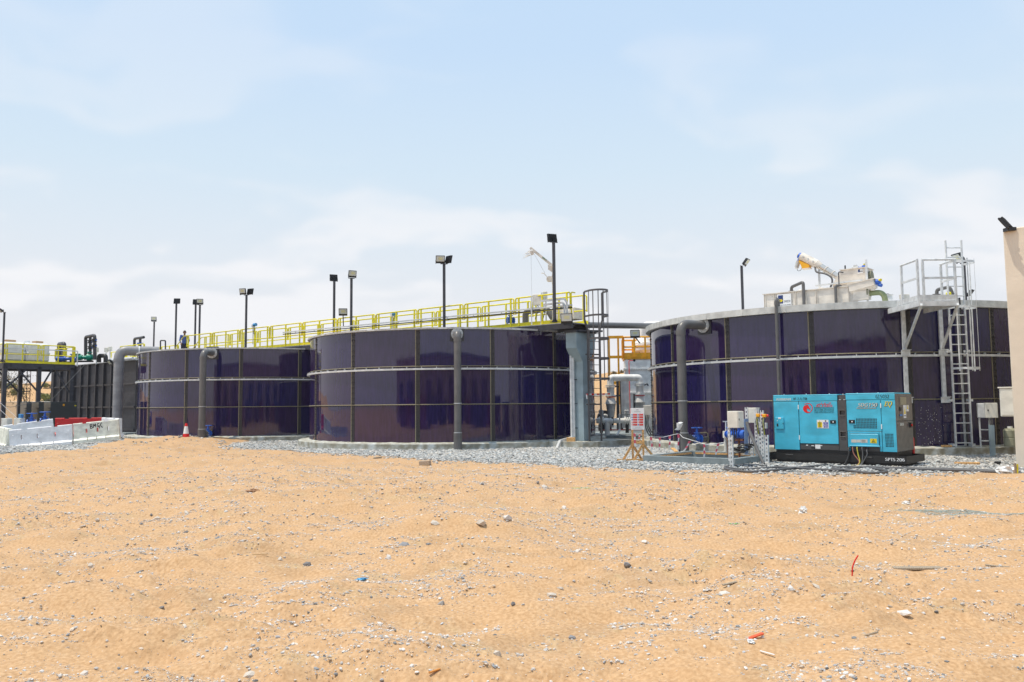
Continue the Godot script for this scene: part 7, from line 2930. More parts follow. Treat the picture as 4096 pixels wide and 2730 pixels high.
func rooftop_gear() -> void:
	# on and round the ribbed tank
	pump("bright green pump with motor on the black ribbed tank edge", Vector3(-26.702, 4.623, -50.500) + Vector3(0.3, 0.0, 0), 4.0, M.green, 0.95)
	pump("blue pump on the platform right of the white tank", Vector3(-26.728, 4.405, -49.000) + Vector3(0.1, 0.08, 0), SITE + 50.0, M.blue, 0.8)
	var arch := thing("triple_pipe_arch", "three tall dark pipes joined by a top header above the green pump", "pipework")
	var d := 51.0
	var pts := [Vector3(-26.594, 4.696, -51.000), Vector3(-26.639, 6.120, -51.000), Vector3(-25.568, 6.133, -50.000), Vector3(-25.522, 4.630, -50.000)]
	var b := MB.new()
	b.tube(bend(pts, 0.18, 8), 0.10, 16)
	obj("header", b, M.pvc_dark, arch)
	var b2 := MB.new()
	b2.tube([Vector3(-26.055, 4.663, -50.500), Vector3(-26.100, 6.088, -50.500)], 0.09, 14)
	obj("riser", b2, M.pvc_dark, arch)
	for q in [[Vector3(-25.590, 5.826, -50.000)], [Vector3(-25.579, 5.473, -50.000)], [Vector3(-26.090, 5.778, -50.500)], [Vector3(-26.078, 5.406, -50.500)]]:
		var f := MB.new()
		for s in [-0.07, 0.07]:
			f.cyl(q[0] + Vector3(0, s - 0.02, 0), q[0] + Vector3(0, s + 0.02, 0), 0.16, -1, 14)
		f.cyl(q[0] - Vector3.UP * 0.07, q[0] + Vector3.UP * 0.07, 0.12, -1, 12)
		obj("valve", f, M.steel_black, arch)
		var h := MB.new()
		h.cyl(q[0], q[0] + Vector3(0.2, 0, 0.1), 0.035, -1, 8)
		obj("lever", h, M.blue, arch)
	var a2 := thing("twin_pipe_arch", "dark pipe arch with open end above the light grey pipe", "pipework")
	var c := MB.new()
	c.tube(bend([Vector3(-24.016, 4.728, -52.000), Vector3(-24.052, 6.067, -52.000), Vector3(-23.014, 6.069, -51.000)], 0.16, 8), 0.085, 14)
	c.tube([Vector3(-23.414, 6.075, -51.400), Vector3(-23.378, 4.688, -51.400)], 0.08, 12)
	obj("pipe", c, M.pvc_dark, a2)
	var c2 := MB.new()
	c2.cyl(Vector3(-23.408, 5.751, -51.300), Vector3(-23.405, 5.657, -51.300), 0.14, -1, 12)
	c2.cyl(Vector3(-23.220, 5.711, -51.200), Vector3(-23.036, 5.693, -51.000), 0.03, -1, 8)
	obj("valve", c2, M.blue, a2)
	var a3 := thing("pipe_arch", "short dark double pipe arch behind the yellow rail by the white tank", "pipework")
	var e := MB.new()
	e.tube(bend([Vector3(-28.240, 4.525, -51.000), Vector3(-28.279, 5.681, -51.000), Vector3(-27.435, 5.629, -50.000), Vector3(-27.396, 4.464, -50.000)], 0.14, 8), 0.13, 16)
	obj("pipe", e, M.pvc_dark, a3)
	var a4 := thing("pipe_arch", "small black inverted U pipe on the left tank rim", "pipework")
	var g := MB.new()
	g.tube(bend([Vector3(-22.379, 5.349, -52.000), Vector3(-22.393, 5.939, -52.000), Vector3(-22.075, 5.936, -52.000), Vector3(-22.061, 5.346, -52.000)], 0.08, 6), 0.045, 10)
	obj("pipe", g, M.pvc_dark, a4)
	# dark elbows right of the green pump
	var a5 := thing("pump_suction", "black twin elbow pipe right of the green pump", "pipework")
	var h := MB.new()
	h.tube(bend([Vector3(-25.409, 4.492, -50.300), Vector3(-25.422, 4.892, -50.300), Vector3(-24.857, 4.868, -50.000), Vector3(-24.845, 4.470, -50.000)], 0.14, 6), 0.13, 14)
	obj("pipe", h, M.steel_black, a5)
	# silver pipes on the rim
	var a6 := thing("silver_pipes", "lagged silver pipes lying along the ribbed tank rim", "pipework")
	for q in [[Vector3(-24.855, 4.558, -50.200), Vector3(-22.738, 4.637, -49.000)], [Vector3(-24.871, 4.688, -50.600), Vector3(-22.604, 4.617, -49.200)]]:
		var s := MB.new()
		s.tube([q[0], q[1]], 0.09, 12)
		obj("pipe", s, M.galv, a6)
	# yellow railing and small boxes on the far side
	var o := thing("roof_railing", "far yellow handrail along the top of the black ribbed tank", "railing", Vector3(-22.97, 4.63, -50.0), SITE)
	railing(o, Vector3(-9.5, 0, -2.6), Vector3(0.2, 0, -2.6), 1.0, M.yellow, 2.4)
	railing(o, Vector3(-3.6, 0, -0.6), Vector3(-0.2, 0, -0.6), 1.0, M.yellow, 1.7)
	for q in [[Vector3(-26.689, 5.393, -52.500), "small grey box on a post behind the green pump"], [Vector3(-26.327, 5.423, -53.000), "grey control box on a post, left of the pair on the ribbed tank"], [Vector3(-26.069, 5.485, -53.000), "grey control box on a post, right of the pair on the ribbed tank"]]:
		var m := thing("control_box", q[1], "control box", q[0], -20.0)
		var x := MB.new()
		x.cbox(Vector3(0, 0.02, 0), Vector3(0.22, 0.3, 0.14), 0.01)
		obj("box", x, M.cabinet, m)
		var p := MB.new()
		p.beam(Vector3(0, -0.15, 0), Vector3(0, -0.9, 0), 0.05, 0.05, Vector3.BACK)
		obj("stand", p, M.galv, m)

# ---------- planting ----------
func leaf_mesh(spread: Vector3, count: int, size: float, sd: int, m: Material, hang := 0.0) -> ArrayMesh:
	var r := RandomNumberGenerator.new()
	r.seed = sd
	var b := MB.new()
	for k in count:
		var p := Vector3(r.randfn(0, 0.42), r.randfn(0, 0.42), r.randfn(0, 0.42))
		if p.length() > 1.0:
			p = p.normalized() * r.randf_range(0.6, 1.0)
		p *= spread
		p.y -= hang * r.randf() * r.randf()
		var d := Vector3(r.randf() - 0.5, r.randf() * 0.9 - 0.35, r.randf() - 0.5).normalized()
		var s := d.cross(Vector3(r.randf() - 0.5, r.randf() - 0.5, r.randf() - 0.5)).normalized() * size * 0.28
		var q := p + d * size * r.randf_range(0.6, 1.4)
		b.tri(p - s, p + s, q)
	return b.mesh(m)

func tree_and_scrub() -> void:
	var base := Vector3(-37.0, 0.1, -57.0)
	var o := thing("desert_tree", "dry desert tree with drooping twigs behind the platform at far left", "tree", base)
	var t := MB.new()
	t.tube([Vector3(0, 0, 0), Vector3(-0.1, 1.2, 0.1), Vector3(0.15, 2.3, 0)], 0.22, 10)
	obj("trunk", t, M.bark, o)
	var r := RandomNumberGenerator.new()
	r.seed = 9
	var tips := []
	var lb := MB.new()
	for k in 16:
		var a := TAU * k / 16 + r.randf() * 0.3
		var e := Vector3(cos(a) * r.randf_range(1.2, 2.6), r.randf_range(2.6, 4.4), sin(a) * r.randf_range(1.2, 2.2))
		lb.tube(bend([Vector3(0.1, 2.0 + r.randf() * 0.3, 0), e * Vector3(0.45, 0.9, 0.45), e, e + Vector3(cos(a) * 0.5, -1.0, sin(a) * 0.5)], 0.5), 0.035, 5)
		tips.append(e)
	obj("limbs", lb, M.bark, o)
	var cm := MB.new()
	for e in tips:
		for k in 330:
			var p: Vector3 = e + Vector3(r.randfn(0, 0.5), r.randfn(-0.3, 0.55), r.randfn(0, 0.5))
			var d := Vector3(r.randf() - 0.5, r.randf() * 0.5 - 0.7, r.randf() - 0.5).normalized()
			var s := d.cross(Vector3(r.randf() - 0.5, r.randf() - 0.5, r.randf() - 0.5)).normalized() * 0.022
			cm.tri(p - s, p + s, p + d * r.randf_range(0.08, 0.28))
	obj("crown", cm, M.leaf_dry, o)
	# scrub on the dune
	var variants := []
	var ms := [M.scrub, M.leaf_dry, M.leaf]
	for k in 3:
		variants.append(leaf_mesh(Vector3(0.55, 0.38, 0.55), 260, 0.22, 40 + k, ms[k]))
	var n := 0
	for k in 46:
		var z := -r.randf_range(66.0, 90.0)
		var x := r.randf_range(-52.0, -34.0) * (-z / 75.0)
		var y: float = hill_y(x, z)
		var c := put("desert_shrub", variants[k % 3], self)
		c.position = Vector3(x, y + 0.22, z)
		c.scale = Vector3.ONE * r.randf_range(0.6, 1.5)
		c.rotation.y = r.randf() * TAU
		tag(c, "low dry desert shrub growing on the sand dune behind the platform", "shrub", "shrubs on the dune at far left")
	for k in 5:
		var c := put("desert_shrub", variants[1], self)
		var x := 8.6 + k * 0.9
		c.position = Vector3(x, hill_y(x, -91.0) + 0.15, -91.0)
		c.scale = Vector3.ONE * 0.7
		tag(c, "sparse dry shrub on the dune crest between the middle and right tanks", "shrub", "shrubs on the dune crest in the gap")
	# taller bush beyond the platform
	var bo := thing("desert_bush", "tall loose green bush on the dune behind the platform", "bush", Vector3(-37.3, hill_y(-37.3, -72.0), -72.0))
	var bm := MB.new()
	for k in 7:
		bm.tube([Vector3(0, 0, 0), Vector3(r.randfn(0, 0.5), 1.0, r.randfn(0, 0.4)), Vector3(r.randfn(0, 0.9), 2.0, r.randfn(0, 0.6))], 0.03, 5)
	obj("stems", bm, M.bark, bo)
	var bf := put("foliage", leaf_mesh(Vector3(1.5, 1.3, 1.2), 900, 0.24, 71, M.scrub), bo)
	bf.position.y = 1.4

func hill_y(x: float, z: float) -> float:
	var top := 4.3 + 0.9 * smoothstep(-35.0, 5.0, x) + nz_low.get_noise_2d(x * 0.35, z * 0.35) * 1.6
	return top * smoothstep(-60.0, -92.0, z) + nz_mid.get_noise_2d(x * 0.25, z * 0.25) * 0.35 - 0.3


# ---------- person ----------
# distance field of tapered capsules, meshed as surface nets
func body_mesh(bones: Array, cell: float, blend: float, m: Material) -> ArrayMesh:
	var lo := Vector3.ONE * 1e9
	var hi := -lo
	for q in bones:
		var r: float = maxf(q[2], q[3]) + cell * 2.0
		lo = lo.min(q[0] - Vector3.ONE * r).min(q[1] - Vector3.ONE * r)
		hi = hi.max(q[0] + Vector3.ONE * r).max(q[1] + Vector3.ONE * r)
	var n := Vector3i(((hi - lo) / cell).ceil()) + Vector3i.ONE
	var f := PackedFloat32Array()
	f.resize(n.x * n.y * n.z)
	f.fill(1.0)
	for q in bones:
		var a: Vector3 = q[0]
		var b: Vector3 = q[1]
		var r0: float = q[2]
		var r1: float = q[3]
		var reach := maxf(r0, r1) + blend + cell * 2.0
		var mn := Vector3i(((a.min(b) - Vector3.ONE * reach - lo) / cell).floor()).clamp(Vector3i.ZERO, n - Vector3i.ONE)
		var mx := Vector3i(((a.max(b) + Vector3.ONE * reach - lo) / cell).ceil()).clamp(Vector3i.ZERO, n - Vector3i.ONE)
		var ab := b - a
		var l2 := maxf(ab.length_squared(), 1e-9)
		for z in range(mn.z, mx.z + 1):
			for y in range(mn.y, mx.y + 1):
				for x in range(mn.x, mx.x + 1):
					var p := lo + Vector3(x, y, z) * cell
					var t := clampf((p - a).dot(ab) / l2, 0, 1)
					var d := (p - a - ab * t).length() - lerpf(r0, r1, t)
					var i := x + n.x * (y + n.y * z)
					var e := f[i]
					var h := maxf(blend - absf(d - e), 0.0) / blend
					f[i] = minf(d, e) - h * h * blend * 0.25
	var mb := MB.new()
	var idx := {}
	var off := [0, 1, n.x, n.x + 1, n.x * n.y, n.x * n.y + 1, n.x * n.y + n.x, n.x * n.y + n.x + 1]
	for z in n.z - 1:
		for y in n.y - 1:
			for x in n.x - 1:
				var i := x + n.x * (y + n.y * z)
				var mask := 0
				for k in 8:
					if f[i + off[k]] < 0:
						mask |= 1 << k
				if mask == 0 or mask == 255:
					continue
				var s := Vector3.ZERO
				var c := 0
				for k in 8:
					for ax in 3:
						if k & (1 << ax):
							continue
						var j := k | (1 << ax)
						var d0 := f[i + off[k]]
						var d1 := f[i + off[j]]
						if (d0 < 0) != (d1 < 0):
							var t := d0 / (d0 - d1)
							var p := Vector3(k & 1, (k >> 1) & 1, (k >> 2) & 1)
							p[ax] += t
							s += p
							c += 1
				var g := Vector3(f[i + 1] - f[i], f[i + n.x] - f[i], f[i + n.x * n.y] - f[i])
				idx[i] = mb.vert(lo + (Vector3(x, y, z) + s / c) * cell, g.normalized())
	var strd := [1, n.x, n.x * n.y]
	for i in idx:
		for ax in 3:
			var a1: int = strd[(ax + 1) % 3]
			var a2: int = strd[(ax + 2) % 3]
			var d0 := f[i]
			var d1 := f[i + strd[ax]]
			if (d0 < 0) == (d1 < 0):
				continue
			if not (idx.has(i - a1) and idx.has(i - a2) and idx.has(i - a1 - a2)):
				continue
			var q := [idx[i], idx[i - a1], idx[i - a1 - a2], idx[i - a2]]
			if d0 < 0:
				mb.ix.append_array([q[0], q[2], q[1], q[0], q[3], q[2]])
			else:
				mb.ix.append_array([q[0], q[1], q[2], q[0], q[2], q[3]])
	return mb.mesh(m)

func person() -> void:
	var at := Vector3(-19.75, 4.60, -49.2)
	var o := thing("person", "person in a blue shirt bending over behind the far walkway railing", "person", at, 25.0)
	# +z is the way the person faces
	var hip := Vector3(0, 0.86, 0)
	var chest := Vector3(0, 1.24, 0.10)
	var neck := Vector3(0, 1.42, 0.17)
	var head := Vector3(0, 1.55, 0.24)
	var sk := [[hip, chest, 0.11, 0.13], [chest, neck, 0.10, 0.05], [neck, head, 0.05, 0.055], [head + Vector3(0, 0.01, -0.015), head + Vector3(0, 0.02, 0.01), 0.088, 0.088], [head + Vector3(0, -0.06, 0.05), head + Vector3(0, -0.07, 0.055), 0.05, 0.045], [head + Vector3(0, -0.015, 0.095), head + Vector3(0, -0.045, 0.115), 0.012, 0.018]]
	for s in [-1.0, 1.0]:
		sk.append([head + Vector3(s * 0.082, -0.01, -0.01), head + Vector3(s * 0.09, 0.02, -0.015), 0.014, 0.018])
		var sh := Vector3(0.19 * s, 1.36, 0.12)
		var el := Vector3(0.25 * s, 1.08, 0.14)
		var wr := Vector3(0.20 * s, 0.90, 0.33)
		sk.append([chest + Vector3(0.08 * s, 0.06, 0), sh, 0.09, 0.06])
		sk.append([sh, el, 0.055, 0.042])
		sk.append([el, wr, 0.042, 0.028])
		sk.append([wr, wr + Vector3(0, -0.06, 0.06), 0.03, 0.034])
		for k in 4:
			var kn := wr + Vector3((k - 1.5) * 0.02, -0.07, 0.08)
			var ln: float = [0.055, 0.065, 0.06, 0.045][k]
			sk.append([kn, kn + Vector3(0, -0.4, 0.9).normalized() * ln * 0.6, 0.0095, 0.009])
			sk.append([kn + Vector3(0, -0.4, 0.9).normalized() * ln * 0.6, kn + Vector3(0, -0.9, 0.6).normalized() * ln * 1.2, 0.009, 0.008])
		sk.append([wr + Vector3(-0.025 * s, -0.02, 0.03), wr + Vector3(-0.055 * s, -0.05, 0.08), 0.011, 0.009])
		var kn2 := Vector3(0.10 * s, 0.47, 0.04)
		var an := Vector3(0.11 * s, 0.09, -0.02)
		sk.append([hip + Vector3(0.08 * s, 0, 0), kn2, 0.095, 0.06])
		sk.append([kn2, an, 0.058, 0.04])
		sk.append([an, an + Vector3(0, -0.05, 0.17), 0.04, 0.035])
	put("body", body_mesh(sk, 0.016, 0.016, M.skin), o)
	var sh2 := [[hip + Vector3(0, 0.03, 0), chest, 0.128, 0.140], [chest, neck - Vector3(0, 0.06, 0.02), 0.125, 0.065]]
	var tr := [[hip + Vector3(0, 0.06, 0), hip, 0.135, 0.135]]
	for s in [-1.0, 1.0]:
		sh2.append([chest + Vector3(0.08 * s, 0.06, 0), Vector3(0.19 * s, 1.36, 0.12), 0.095, 0.066])
		sh2.append([Vector3(0.19 * s, 1.36, 0.12), Vector3(0.25 * s, 1.08, 0.14), 0.064, 0.053])
		sh2.append([Vector3(0.25 * s, 1.08, 0.14), Vector3(0.21 * s, 0.95, 0.28), 0.052, 0.044])
		tr.append([hip + Vector3(0.08 * s, 0, 0), Vector3(0.10 * s, 0.47, 0.04), 0.115, 0.085])
		tr.append([Vector3(0.10 * s, 0.47, 0.04), Vector3(0.11 * s, 0.1, -0.02), 0.085, 0.075])
	put("shirt", body_mesh(sh2, 0.02, 0.018, M.shirt), o)
	put("trousers", body_mesh(tr, 0.025, 0.02, M.trousers), o)
	put("hair", body_mesh([[head + Vector3(0, 0.035, -0.04), head + Vector3(0, 0.06, 0.02), 0.09, 0.075], [head + Vector3(0, -0.02, -0.07), head + Vector3(0, 0.03, -0.05), 0.06, 0.08]], 0.014, 0.03, M.hair), o)
	var ey := MB.new()
	for s in [-1.0, 1.0]:
		ey.ball(head + Vector3(0.032 * s, -0.005, 0.078), Vector3(0.012, 0.008, 0.01), 8, 6)
	obj("eyes", ey, M.hair, o)
	var mo := MB.new()
	mo.box(head + Vector3(0, -0.075, 0.098), Vector3(0.04, 0.008, 0.01))
	obj("mouth", mo, mat(0.14, 0.05, 0.045, 0.6), o)
	# landing that carries the person
	var l := thing("walkway_landing", "dark steel landing behind the far end of the yellow walkway", "landing", Vector3(-19.75, 4.5, -49.2), SITE)
	var b := MB.new()
	b.box(Vector3(0, 0.06, 0), Vector3(2.2, 0.06, 1.6))
	obj("deck", b, M.galv_dull, l)
	for s in [-0.7, 0.7]:
		var e := MB.new()
		e.box(Vector3(0, -0.06, s), Vector3(2.2, 0.18, 0.1))
		obj("beam", e, M.steel_dark, l)


# ---------- things lying about ----------
func on_sand(p: Vector3, up := 0.0) -> Vector3:
	return Vector3(p.x, maxf(sand_h(p.x, p.z), gravel_h(p.x, p.z) if p.z < edge_z(p.x) else -1.0) + up, p.z)

func crumple(r: Vector3, sd: int, m: Material) -> ArrayMesh:
	var n := FastNoiseLite.new()
	n.seed = sd
	n.frequency = 2.2
	n.fractal_octaves = 3
	var b := MB.new()
	var su := 14
	var sv := 9
	var g := []
	for j in sv + 1:
		for k in su:
			var ph := PI * j / sv
			var a := TAU * k / su
			var w := Vector3(sin(ph) * cos(a), cos(ph), sin(ph) * sin(a))
			g.append(w * r * (1.0 + n.get_noise_3dv(w * 1.3) * 1.1))
	for j in sv:
		for k in su:
			var k1 := (k + 1) % su
			b.quad(g[(j + 1) * su + k], g[j * su + k], g[j * su + k1], g[(j + 1) * su + k1])
	return b.mesh(m)

func loose_stuff() -> void:
	var r := RandomNumberGenerator.new()
	r.seed = 31
	# stones one can pick out
	var pale := [rock_mesh(11, mat(0.62, 0.58, 0.53, 0.9)), rock_mesh(12, mat(0.66, 0.63, 0.60, 0.9)), rock_mesh(13, mat(0.56, 0.50, 0.43, 0.9))]
	var grey := [rock_mesh(14, mat(0.26, 0.26, 0.27, 0.9)), rock_mesh(15, mat(0.32, 0.31, 0.30, 0.9)), rock_mesh(16, mat(0.20, 0.19, 0.19, 0.9))]
	var spots := [[Vector3(2.795, 0.000, -6.023), 0.17, 0], [Vector3(0.301, 0.000, -6.846), 0.13, 0], [Vector3(-0.380, 0.000, -9.682), 0.24, 0], [Vector3(0.692, 0.000, -9.092), 0.18, 0], [Vector3(2.173, 0.000, -6.576), 0.11, 0], [Vector3(-1.210, -0.000, -9.149), 0.17, 1], [Vector3(-0.923, 0.000, -9.026), 0.12, 1], [Vector3(-0.069, -0.000, -8.802), 0.14, 1], [Vector3(-0.077, 0.000, -9.992), 0.2, 0], [Vector3(-0.926, 0.000, -9.767), 0.16, 0], [Vector3(1.500, 0.000, -9.626), 0.16, 0], [Vector3(0.736, 0.000, -12.196), 0.2, 0], [Vector3(-1.279, -0.000, -8.514), 0.13, 0], [Vector3(2.413, 0.000, -6.699), 0.1, 0], [Vector3(-4.949, 0.000, -11.546), 0.15, 0], [Vector3(-4.116, 0.000, -10.431), 0.12, 1], [Vector3(-4.532, 0.000, -11.494), 0.13, 0], [Vector3(-3.498, 0.000, -9.828), 0.11, 1], [Vector3(-3.327, 0.000, -8.129), 0.1, 0], [Vector3(0.510, 0.000, -13.461), 0.2, 0], [Vector3(-2.555, 0.000, -4.994), 0.1, 0], [Vector3(2.532, -0.000, -8.765), 0.09, 1], [Vector3(1.666, 0.000, -6.671), 0.12, 0], [Vector3(-0.111, 0.000, -5.322), 0.07, 0], [Vector3(3.032, 0.000, -7.135), 0.1, 0], [Vector3(-8.219, 0.000, -14.246), 0.16, 0], [Vector3(0.803, 0.000, -6.860), 0.08, 0], [Vector3(-2.109, 0.000, -8.516), 0.14, 1], [Vector3(-2.433, 0.000, -8.669), 0.12, 0], [Vector3(-1.598, 0.000, -5.081), 0.07, 0]]
	for k in 40:
		var d := r.randf_range(5.0, 16.0)
		spots.append([Vector3(r.randf_range(-0.58, 0.58) * d, 0, -d), r.randf_range(0.03, 0.07), 1 if r.randf() < 0.35 else 0])
	for q in spots:
		var set: Array = pale if q[2] == 0 else grey
		var c := put("stone", set[r.randi() % 3], self)
		var s: float = q[1] * (0.62 if q[1] > 0.075 else 1.0)
		var p := on_sand(q[0], s * 0.08)
		c.transform = stone_xf(p, s, 0.75)
		tag(c, "pale stone lying loose on the sand" if q[2] == 0 else "dark grey stone lying loose on the sand", "stone", "pale stones on the sand" if q[2] == 0 else "dark stones on the sand")
	# red wire sticking up
	var wp := on_sand(Vector3(2.815, 0.000, -6.974))
	var w := MB.new()
	w.tube(bend([wp - Vector3.UP * 0.1, wp + Vector3(0.01, 0.06, 0), wp + Vector3(0.03, 0.11, 0.0), wp + Vector3(0.062, 0.158, 0)], 0.06), 0.006, 8)
	tag(obj("red_wire", w, M.chrome_red), "red wire end sticking up out of the sand", "wire")
	var plank := func(at: Vector3, size: Vector3, turn: float, tilt: float, m: Material, called: String, label: String, cat: String) -> void:
		var b := MB.new()
		b.cbox(Vector3.ZERO, size, minf(size.y * 0.2, 0.01))
		var o := obj(called, b, m)
		o.transform = Transform3D(yaw(turn) * Basis(Vector3.BACK, deg_to_rad(tilt)), on_sand(at, size.y * 0.35 + absf(sin(deg_to_rad(tilt))) * size.x * 0.4))
		tag(o, label, cat)
	plank.call(Vector3(3.788, 0.000, -7.848), Vector3(0.42, 0.022, 0.09), -12.0, 2.0, M.wood_old, "weathered_plank", "weathered grey plank lying half buried in the sand at right", "plank")
	plank.call(Vector3(2.322, 0.000, -5.487), Vector3(0.10, 0.012, 0.035), -48.0, 24.0, M.wood_old, "wood_chip", "brown wood chip standing up from the sand near the bottom right", "wood chip")
	plank.call(Vector3(1.622, 0.000, -5.668), Vector3(0.125, 0.01, 0.03), 18.0, 12.0, mat(0.72, 0.10, 0.03, 0.6), "orange_strip", "bright orange red strip lying on the sand at bottom right of centre", "scrap")
	plank.call(Vector3(-2.644, 0.000, -8.680), Vector3(0.16, 0.006, 0.03), -4.0, 3.0, mat(0.35, 0.20, 0.06, 0.4), "metal_strip", "bent dark metal strip lying on the sand left of centre", "scrap")
	plank.call(Vector3(-2.372, 0.000, -6.834), Vector3(0.14, 0.02, 0.05), 10.0, 8.0, M.galv, "metal_offcut", "shiny bent metal offcut on the sand at left", "scrap")
	plank.call(Vector3(-3.740, 0.000, -7.501), Vector3(0.075, 0.008, 0.015), 30.0, 22.0, mat(0.0, 0.20, 0.12, 0.5), "green_strap", "small green plastic strap end on the sand at left", "scrap")
	plank.call(Vector3(-0.475, -0.000, -4.965), Vector3(0.075, 0.008, 0.014), 30.0, 8.0, mat(0.55, 0.22, 0.04, 0.7), "wood_splinter", "orange wood splinter on the sand at bottom centre", "wood chip")
	plank.call(Vector3(1.086, 0.000, -13.312), Vector3(0.30, 0.006, 0.025), -4.0, 0.0, mat(0.12, 0.42, 0.05, 0.6), "green_strap", "green strap lying on the sand near the pebble ridge", "scrap")
	plank.call(Vector3(2.834, 0.000, -10.659), Vector3(0.36, 0.008, 0.035), -6.0, 0.0, mat(0.10, 0.50, 0.08, 0.6), "green_strap", "bright green strap half buried in the sand right of centre", "scrap")
	plank.call(Vector3(4.553, 0.000, -7.870), Vector3(0.2, 0.014, 0.035), -12.0, -4.0, M.wood_old, "branch_piece", "dark broken branch lying on the sand at right edge", "branch")
	plank.call(Vector3(1.798, 0.000, -6.981), Vector3(0.13, 0.012, 0.03), 14.0, 8.0, M.wood_old, "wood_chip", "dark brown wood chip on the sand right of centre", "wood chip")
	plank.call(Vector3(-2.418, 0.000, -22.667), Vector3(0.30, 0.13, 0.18), -14.0, 4.0, tex(mat(0.42, 0.34, 0.26, 0.95), M.grit, 1.4), "broken_block", "broken tan concrete block at the edge of the gravel in the centre", "concrete block")
	plank.call(Vector3(-4.109, 0.000, -25.033), Vector3(0.26, 0.05, 0.06), 20.0, 6.0, M.wood_old, "dry_root", "dark dry root lying on the sand below the middle tank", "branch")
	plank.call(Vector3(11.153, -0.000, -20.310), Vector3(0.56, 0.085, 0.09), -14.0, 0.0, M.wood, "timber_beam", "orange timber beam lying on the gravel right of the generator", "timber")
	plank.call(Vector3(13.101, 0.250, -24.869) - Vector3(0, 0, 0.1), Vector3(0.28, 0.065, 0.1), -3.0, 0.0, M.wood, "timber_block", "short orange timber block on the concrete ring left of the ladder foot", "timber")
	plank.call(Vector3(11.941, 0.000, -20.376), Vector3(0.13, 0.09, 0.1), 24.0, 0.0, M.steel_black, "black_block", "small black block pair on the gravel near the cream building", "block")
	plank.call(Vector3(3.500, -0.000, -17.013), Vector3(0.30, 0.05, 0.2), 6.0, 0.0, M.concrete, "flat_stone", "flat grey slab lying on the sand before the pit", "stone slab")
	plank.call(Vector3(-1.687, 0.000, -25.632), Vector3(0.46, 0.025, 0.1), 4.0, 0.0, M.wood, "timber_board", "thin board lying by the foot of the middle tank pipe", "timber")
	# the block by the ring belongs on the concrete, not the gravel
	var tb := get_node_or_null("timber_block_001")
	if tb:
		tb.position = Vector3(12.62, 0.285, -24.02)
	# stake with tape at the right edge
	var sk := thing("marker_stake", "short dark stake with yellow tape at the right edge by the building", "stake", on_sand(Vector3(10.144, -0.000, -16.700)))
	var s1 := MB.new()
	s1.beam(Vector3(0, -0.1, 0), Vector3(-0.01, 0.28, 0), 0.035, 0.03, Vector3.BACK)
	obj("post", s1, M.wood_old, sk)
	var s2 := MB.new()
	s2.beam(Vector3(0.03, 0.02, 0), Vector3(0.04, 0.26, 0), 0.03, 0.012, Vector3.BACK)
	obj("tape", s2, M.yellow, sk)
	# bags and scraps
	var bags := [[Vector3(10.304, 0.000, -17.268), Vector3(0.26, 0.12, 0.16), M.film, "plastic_bag", "white plastic rubbish bag on the sand before the cream building", "bag"],
		[Vector3(4.073, 0.000, -11.679), Vector3(0.055, 0.06, 0.05), M.film, "plastic_bag", "small clear plastic bag beside the pebble mound right of centre", "bag"],
		[Vector3(-1.408, 0.000, -7.705), Vector3(0.055, 0.012, 0.028), mat(0.10, 0.36, 0.62, 0.5), "blue_glove", "crumpled blue plastic glove on the sand left of centre", "glove"],
		[Vector3(3.067, 0.000, -16.891), Vector3(0.09, 0.035, 0.06), M.film, "white_rag", "crumpled white rag on the sand below the notice board", "rag"],
		[Vector3(5.886, 0.000, -12.450), Vector3(0.06, 0.03, 0.04), M.film, "white_cup", "crumpled white cup on the sand below the generator", "cup"],
		[Vector3(1.533, 0.000, -5.457), Vector3(0.045, 0.012, 0.022), M.film, "plastic_wrap", "crumpled clear wrap on the sand below the orange strip", "scrap"],
		[Vector3(2.200, 0.000, -7.637), Vector3(0.028, 0.008, 0.018), M.chrome_red, "red_scrap", "torn red plastic scraps on the sand right of centre", "scrap"],
		[Vector3(3.768, -0.000, -19.577), Vector3(0.10, 0.03, 0.06), mat(0.5, 0.55, 0.6, 0.4), "water_bottle", "flattened clear bottle at the gravel edge below the pit", "bottle"],
		[Vector3(4.220, 0.100, -32.388), Vector3(0.12, 0.07, 0.08), M.film, "plastic_bag", "small white bag lying beside the concrete pad left of the sign", "bag"],
		[Vector3(-4.060, 0.000, -12.909), Vector3(0.08, 0.03, 0.05), mat(0.36, 0.20, 0.11, 0.9), "clay_shard", "reddish clay shard on the sand at left", "shard"],
		[Vector3(11.676, 0.000, -23.575), Vector3(0.07, 0.05, 0.05), mat(0.62, 0.55, 0.2, 0.8), "foam_lump", "yellowish foam lump by the right rear corner of the generator skid", "foam"]]
	var k := 0
	for q in bags:
		k += 1
		var o := put(q[3], crumple(q[1], 60 + k, q[2]), self)
		o.position = on_sand(q[0], q[1].y * 0.6)
		o.rotation.y = k * 1.3
		tag(o, q[4], q[5])
	var ws := MB.new()
	var wp2 := on_sand(Vector3(1.586, 0.000, -5.289), 0.012)
	ws.beam(wp2 + Vector3(-0.035, 0.006, -0.035), wp2 + Vector3(0.035, 0.0, 0.03), 0.01, 0.004)
	tag(obj("white_strip", ws, M.white), "thin white plastic strip on the sand at bottom right of centre", "scrap")
	# green netting scrap half buried at right
	var ng := MB.new()
	for i in 15:
		for s in 2:
			var p0: Vector3
			var p1: Vector3
			if s == 0:
				p0 = Vector3(5.55 + i * 0.05, 0, -12.1 + i * 0.03); p1 = p0 + Vector3(0.30, 0, 1.1)
			else:
				p0 = Vector3(5.55 + i * 0.02 + r.randf() * 0.1, 0, -12.1 + i * 0.085); p1 = p0 + Vector3(0.75, 0, 0.35)
			var pts := []
			for j in 9:
				var q := p0.lerp(p1, j / 8.0)
				pts.append(on_sand(q, 0.002 + 0.012 * r.randf()))
			ng.tube(pts, 0.003, 4)
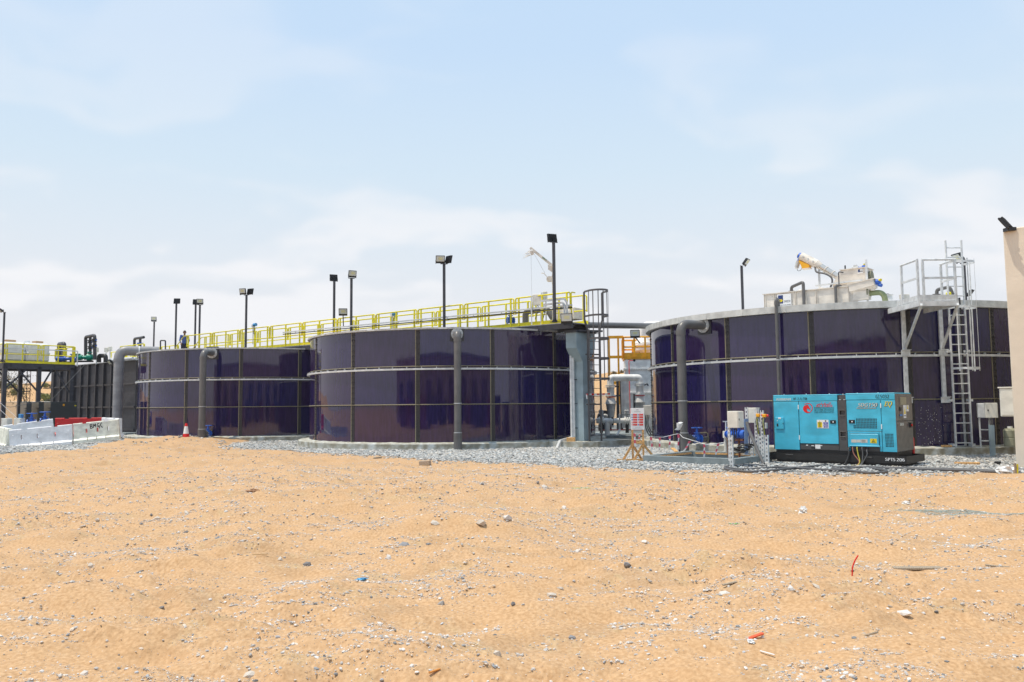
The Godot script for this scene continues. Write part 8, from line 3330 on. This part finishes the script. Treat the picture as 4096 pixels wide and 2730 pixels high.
	tag(obj("green_netting", ng, mat(0.33, 0.39, 0.37, 0.8)), "faded green grey netting half buried in the sand at right", "netting")


# ---------- what the glossy tanks mirror: the street behind the viewpoint ----------
func behind_camera() -> void:
	var w := thing("warehouse", "long pale warehouse behind the viewpoint, seen only mirrored in the tanks", "building", Vector3(-6, 0, 27))
	var b := MB.new()
	b.span(Vector3(-46, -0.4, 0), Vector3(40, 7.0, 14))
	obj("wall", b, mat(0.40, 0.34, 0.38, 0.85), w)
	var rf := MB.new()
	rf.span(Vector3(-46.4, 7.0, -0.4), Vector3(40.4, 7.3, 14.4))
	obj("roof", rf, mat(0.25, 0.25, 0.27, 0.7), w)
	for k in 9:
		var d := MB.new()
		d.span(Vector3(-42 + k * 9.2, -0.3, -0.06), Vector3(-37.5 + k * 9.2, 4.6, 0.0))
		obj("roller_door", d, mat(0.05, 0.06, 0.10, 0.6), w)
	var rs := RandomNumberGenerator.new()
	rs.seed = 44
	var cols := [["navy blue", mat(0.02, 0.035, 0.10, 0.6)], ["dark red", mat(0.17, 0.03, 0.035, 0.6)], ["charcoal", mat(0.02, 0.022, 0.026, 0.6)], ["faded red", mat(0.24, 0.07, 0.06, 0.6)], ["deep blue", mat(0.03, 0.06, 0.16, 0.6)]]
	var x := -34.0
	var k := 0
	while x < 30.0:
		var c: Array = cols[k % 5]
		var l := rs.randf_range(2.4, 6.1)
		var s := thing("shipping_container", "%s container, %s from the left in the row mirrored by the tanks" % [c[0], ["first", "second", "third", "fourth", "fifth", "sixth", "seventh", "eighth", "ninth", "tenth", "eleventh", "twelfth", "thirteenth", "fourteenth", "fifteenth", "sixteenth"][mini(k, 15)]], "container", Vector3(x + l * 0.5, -0.34, 8.5 + rs.randf_range(-0.6, 1.5)))
		var m := MB.new()
		m.span(Vector3(-l * 0.5, 0, 0), Vector3(l * 0.5, rs.randf_range(2.4, 3.0), 2.4))
		obj("box", m, c[1], s)
		var dr := MB.new()
		dr.span(Vector3(-l * 0.5 + 0.2, 0.1, -0.04), Vector3(-l * 0.5 + 1.2, 2.1, 0.0))
		obj("door", dr, M.steel_black, s)
		x += l + rs.randf_range(0.3, 2.2)
		k += 1
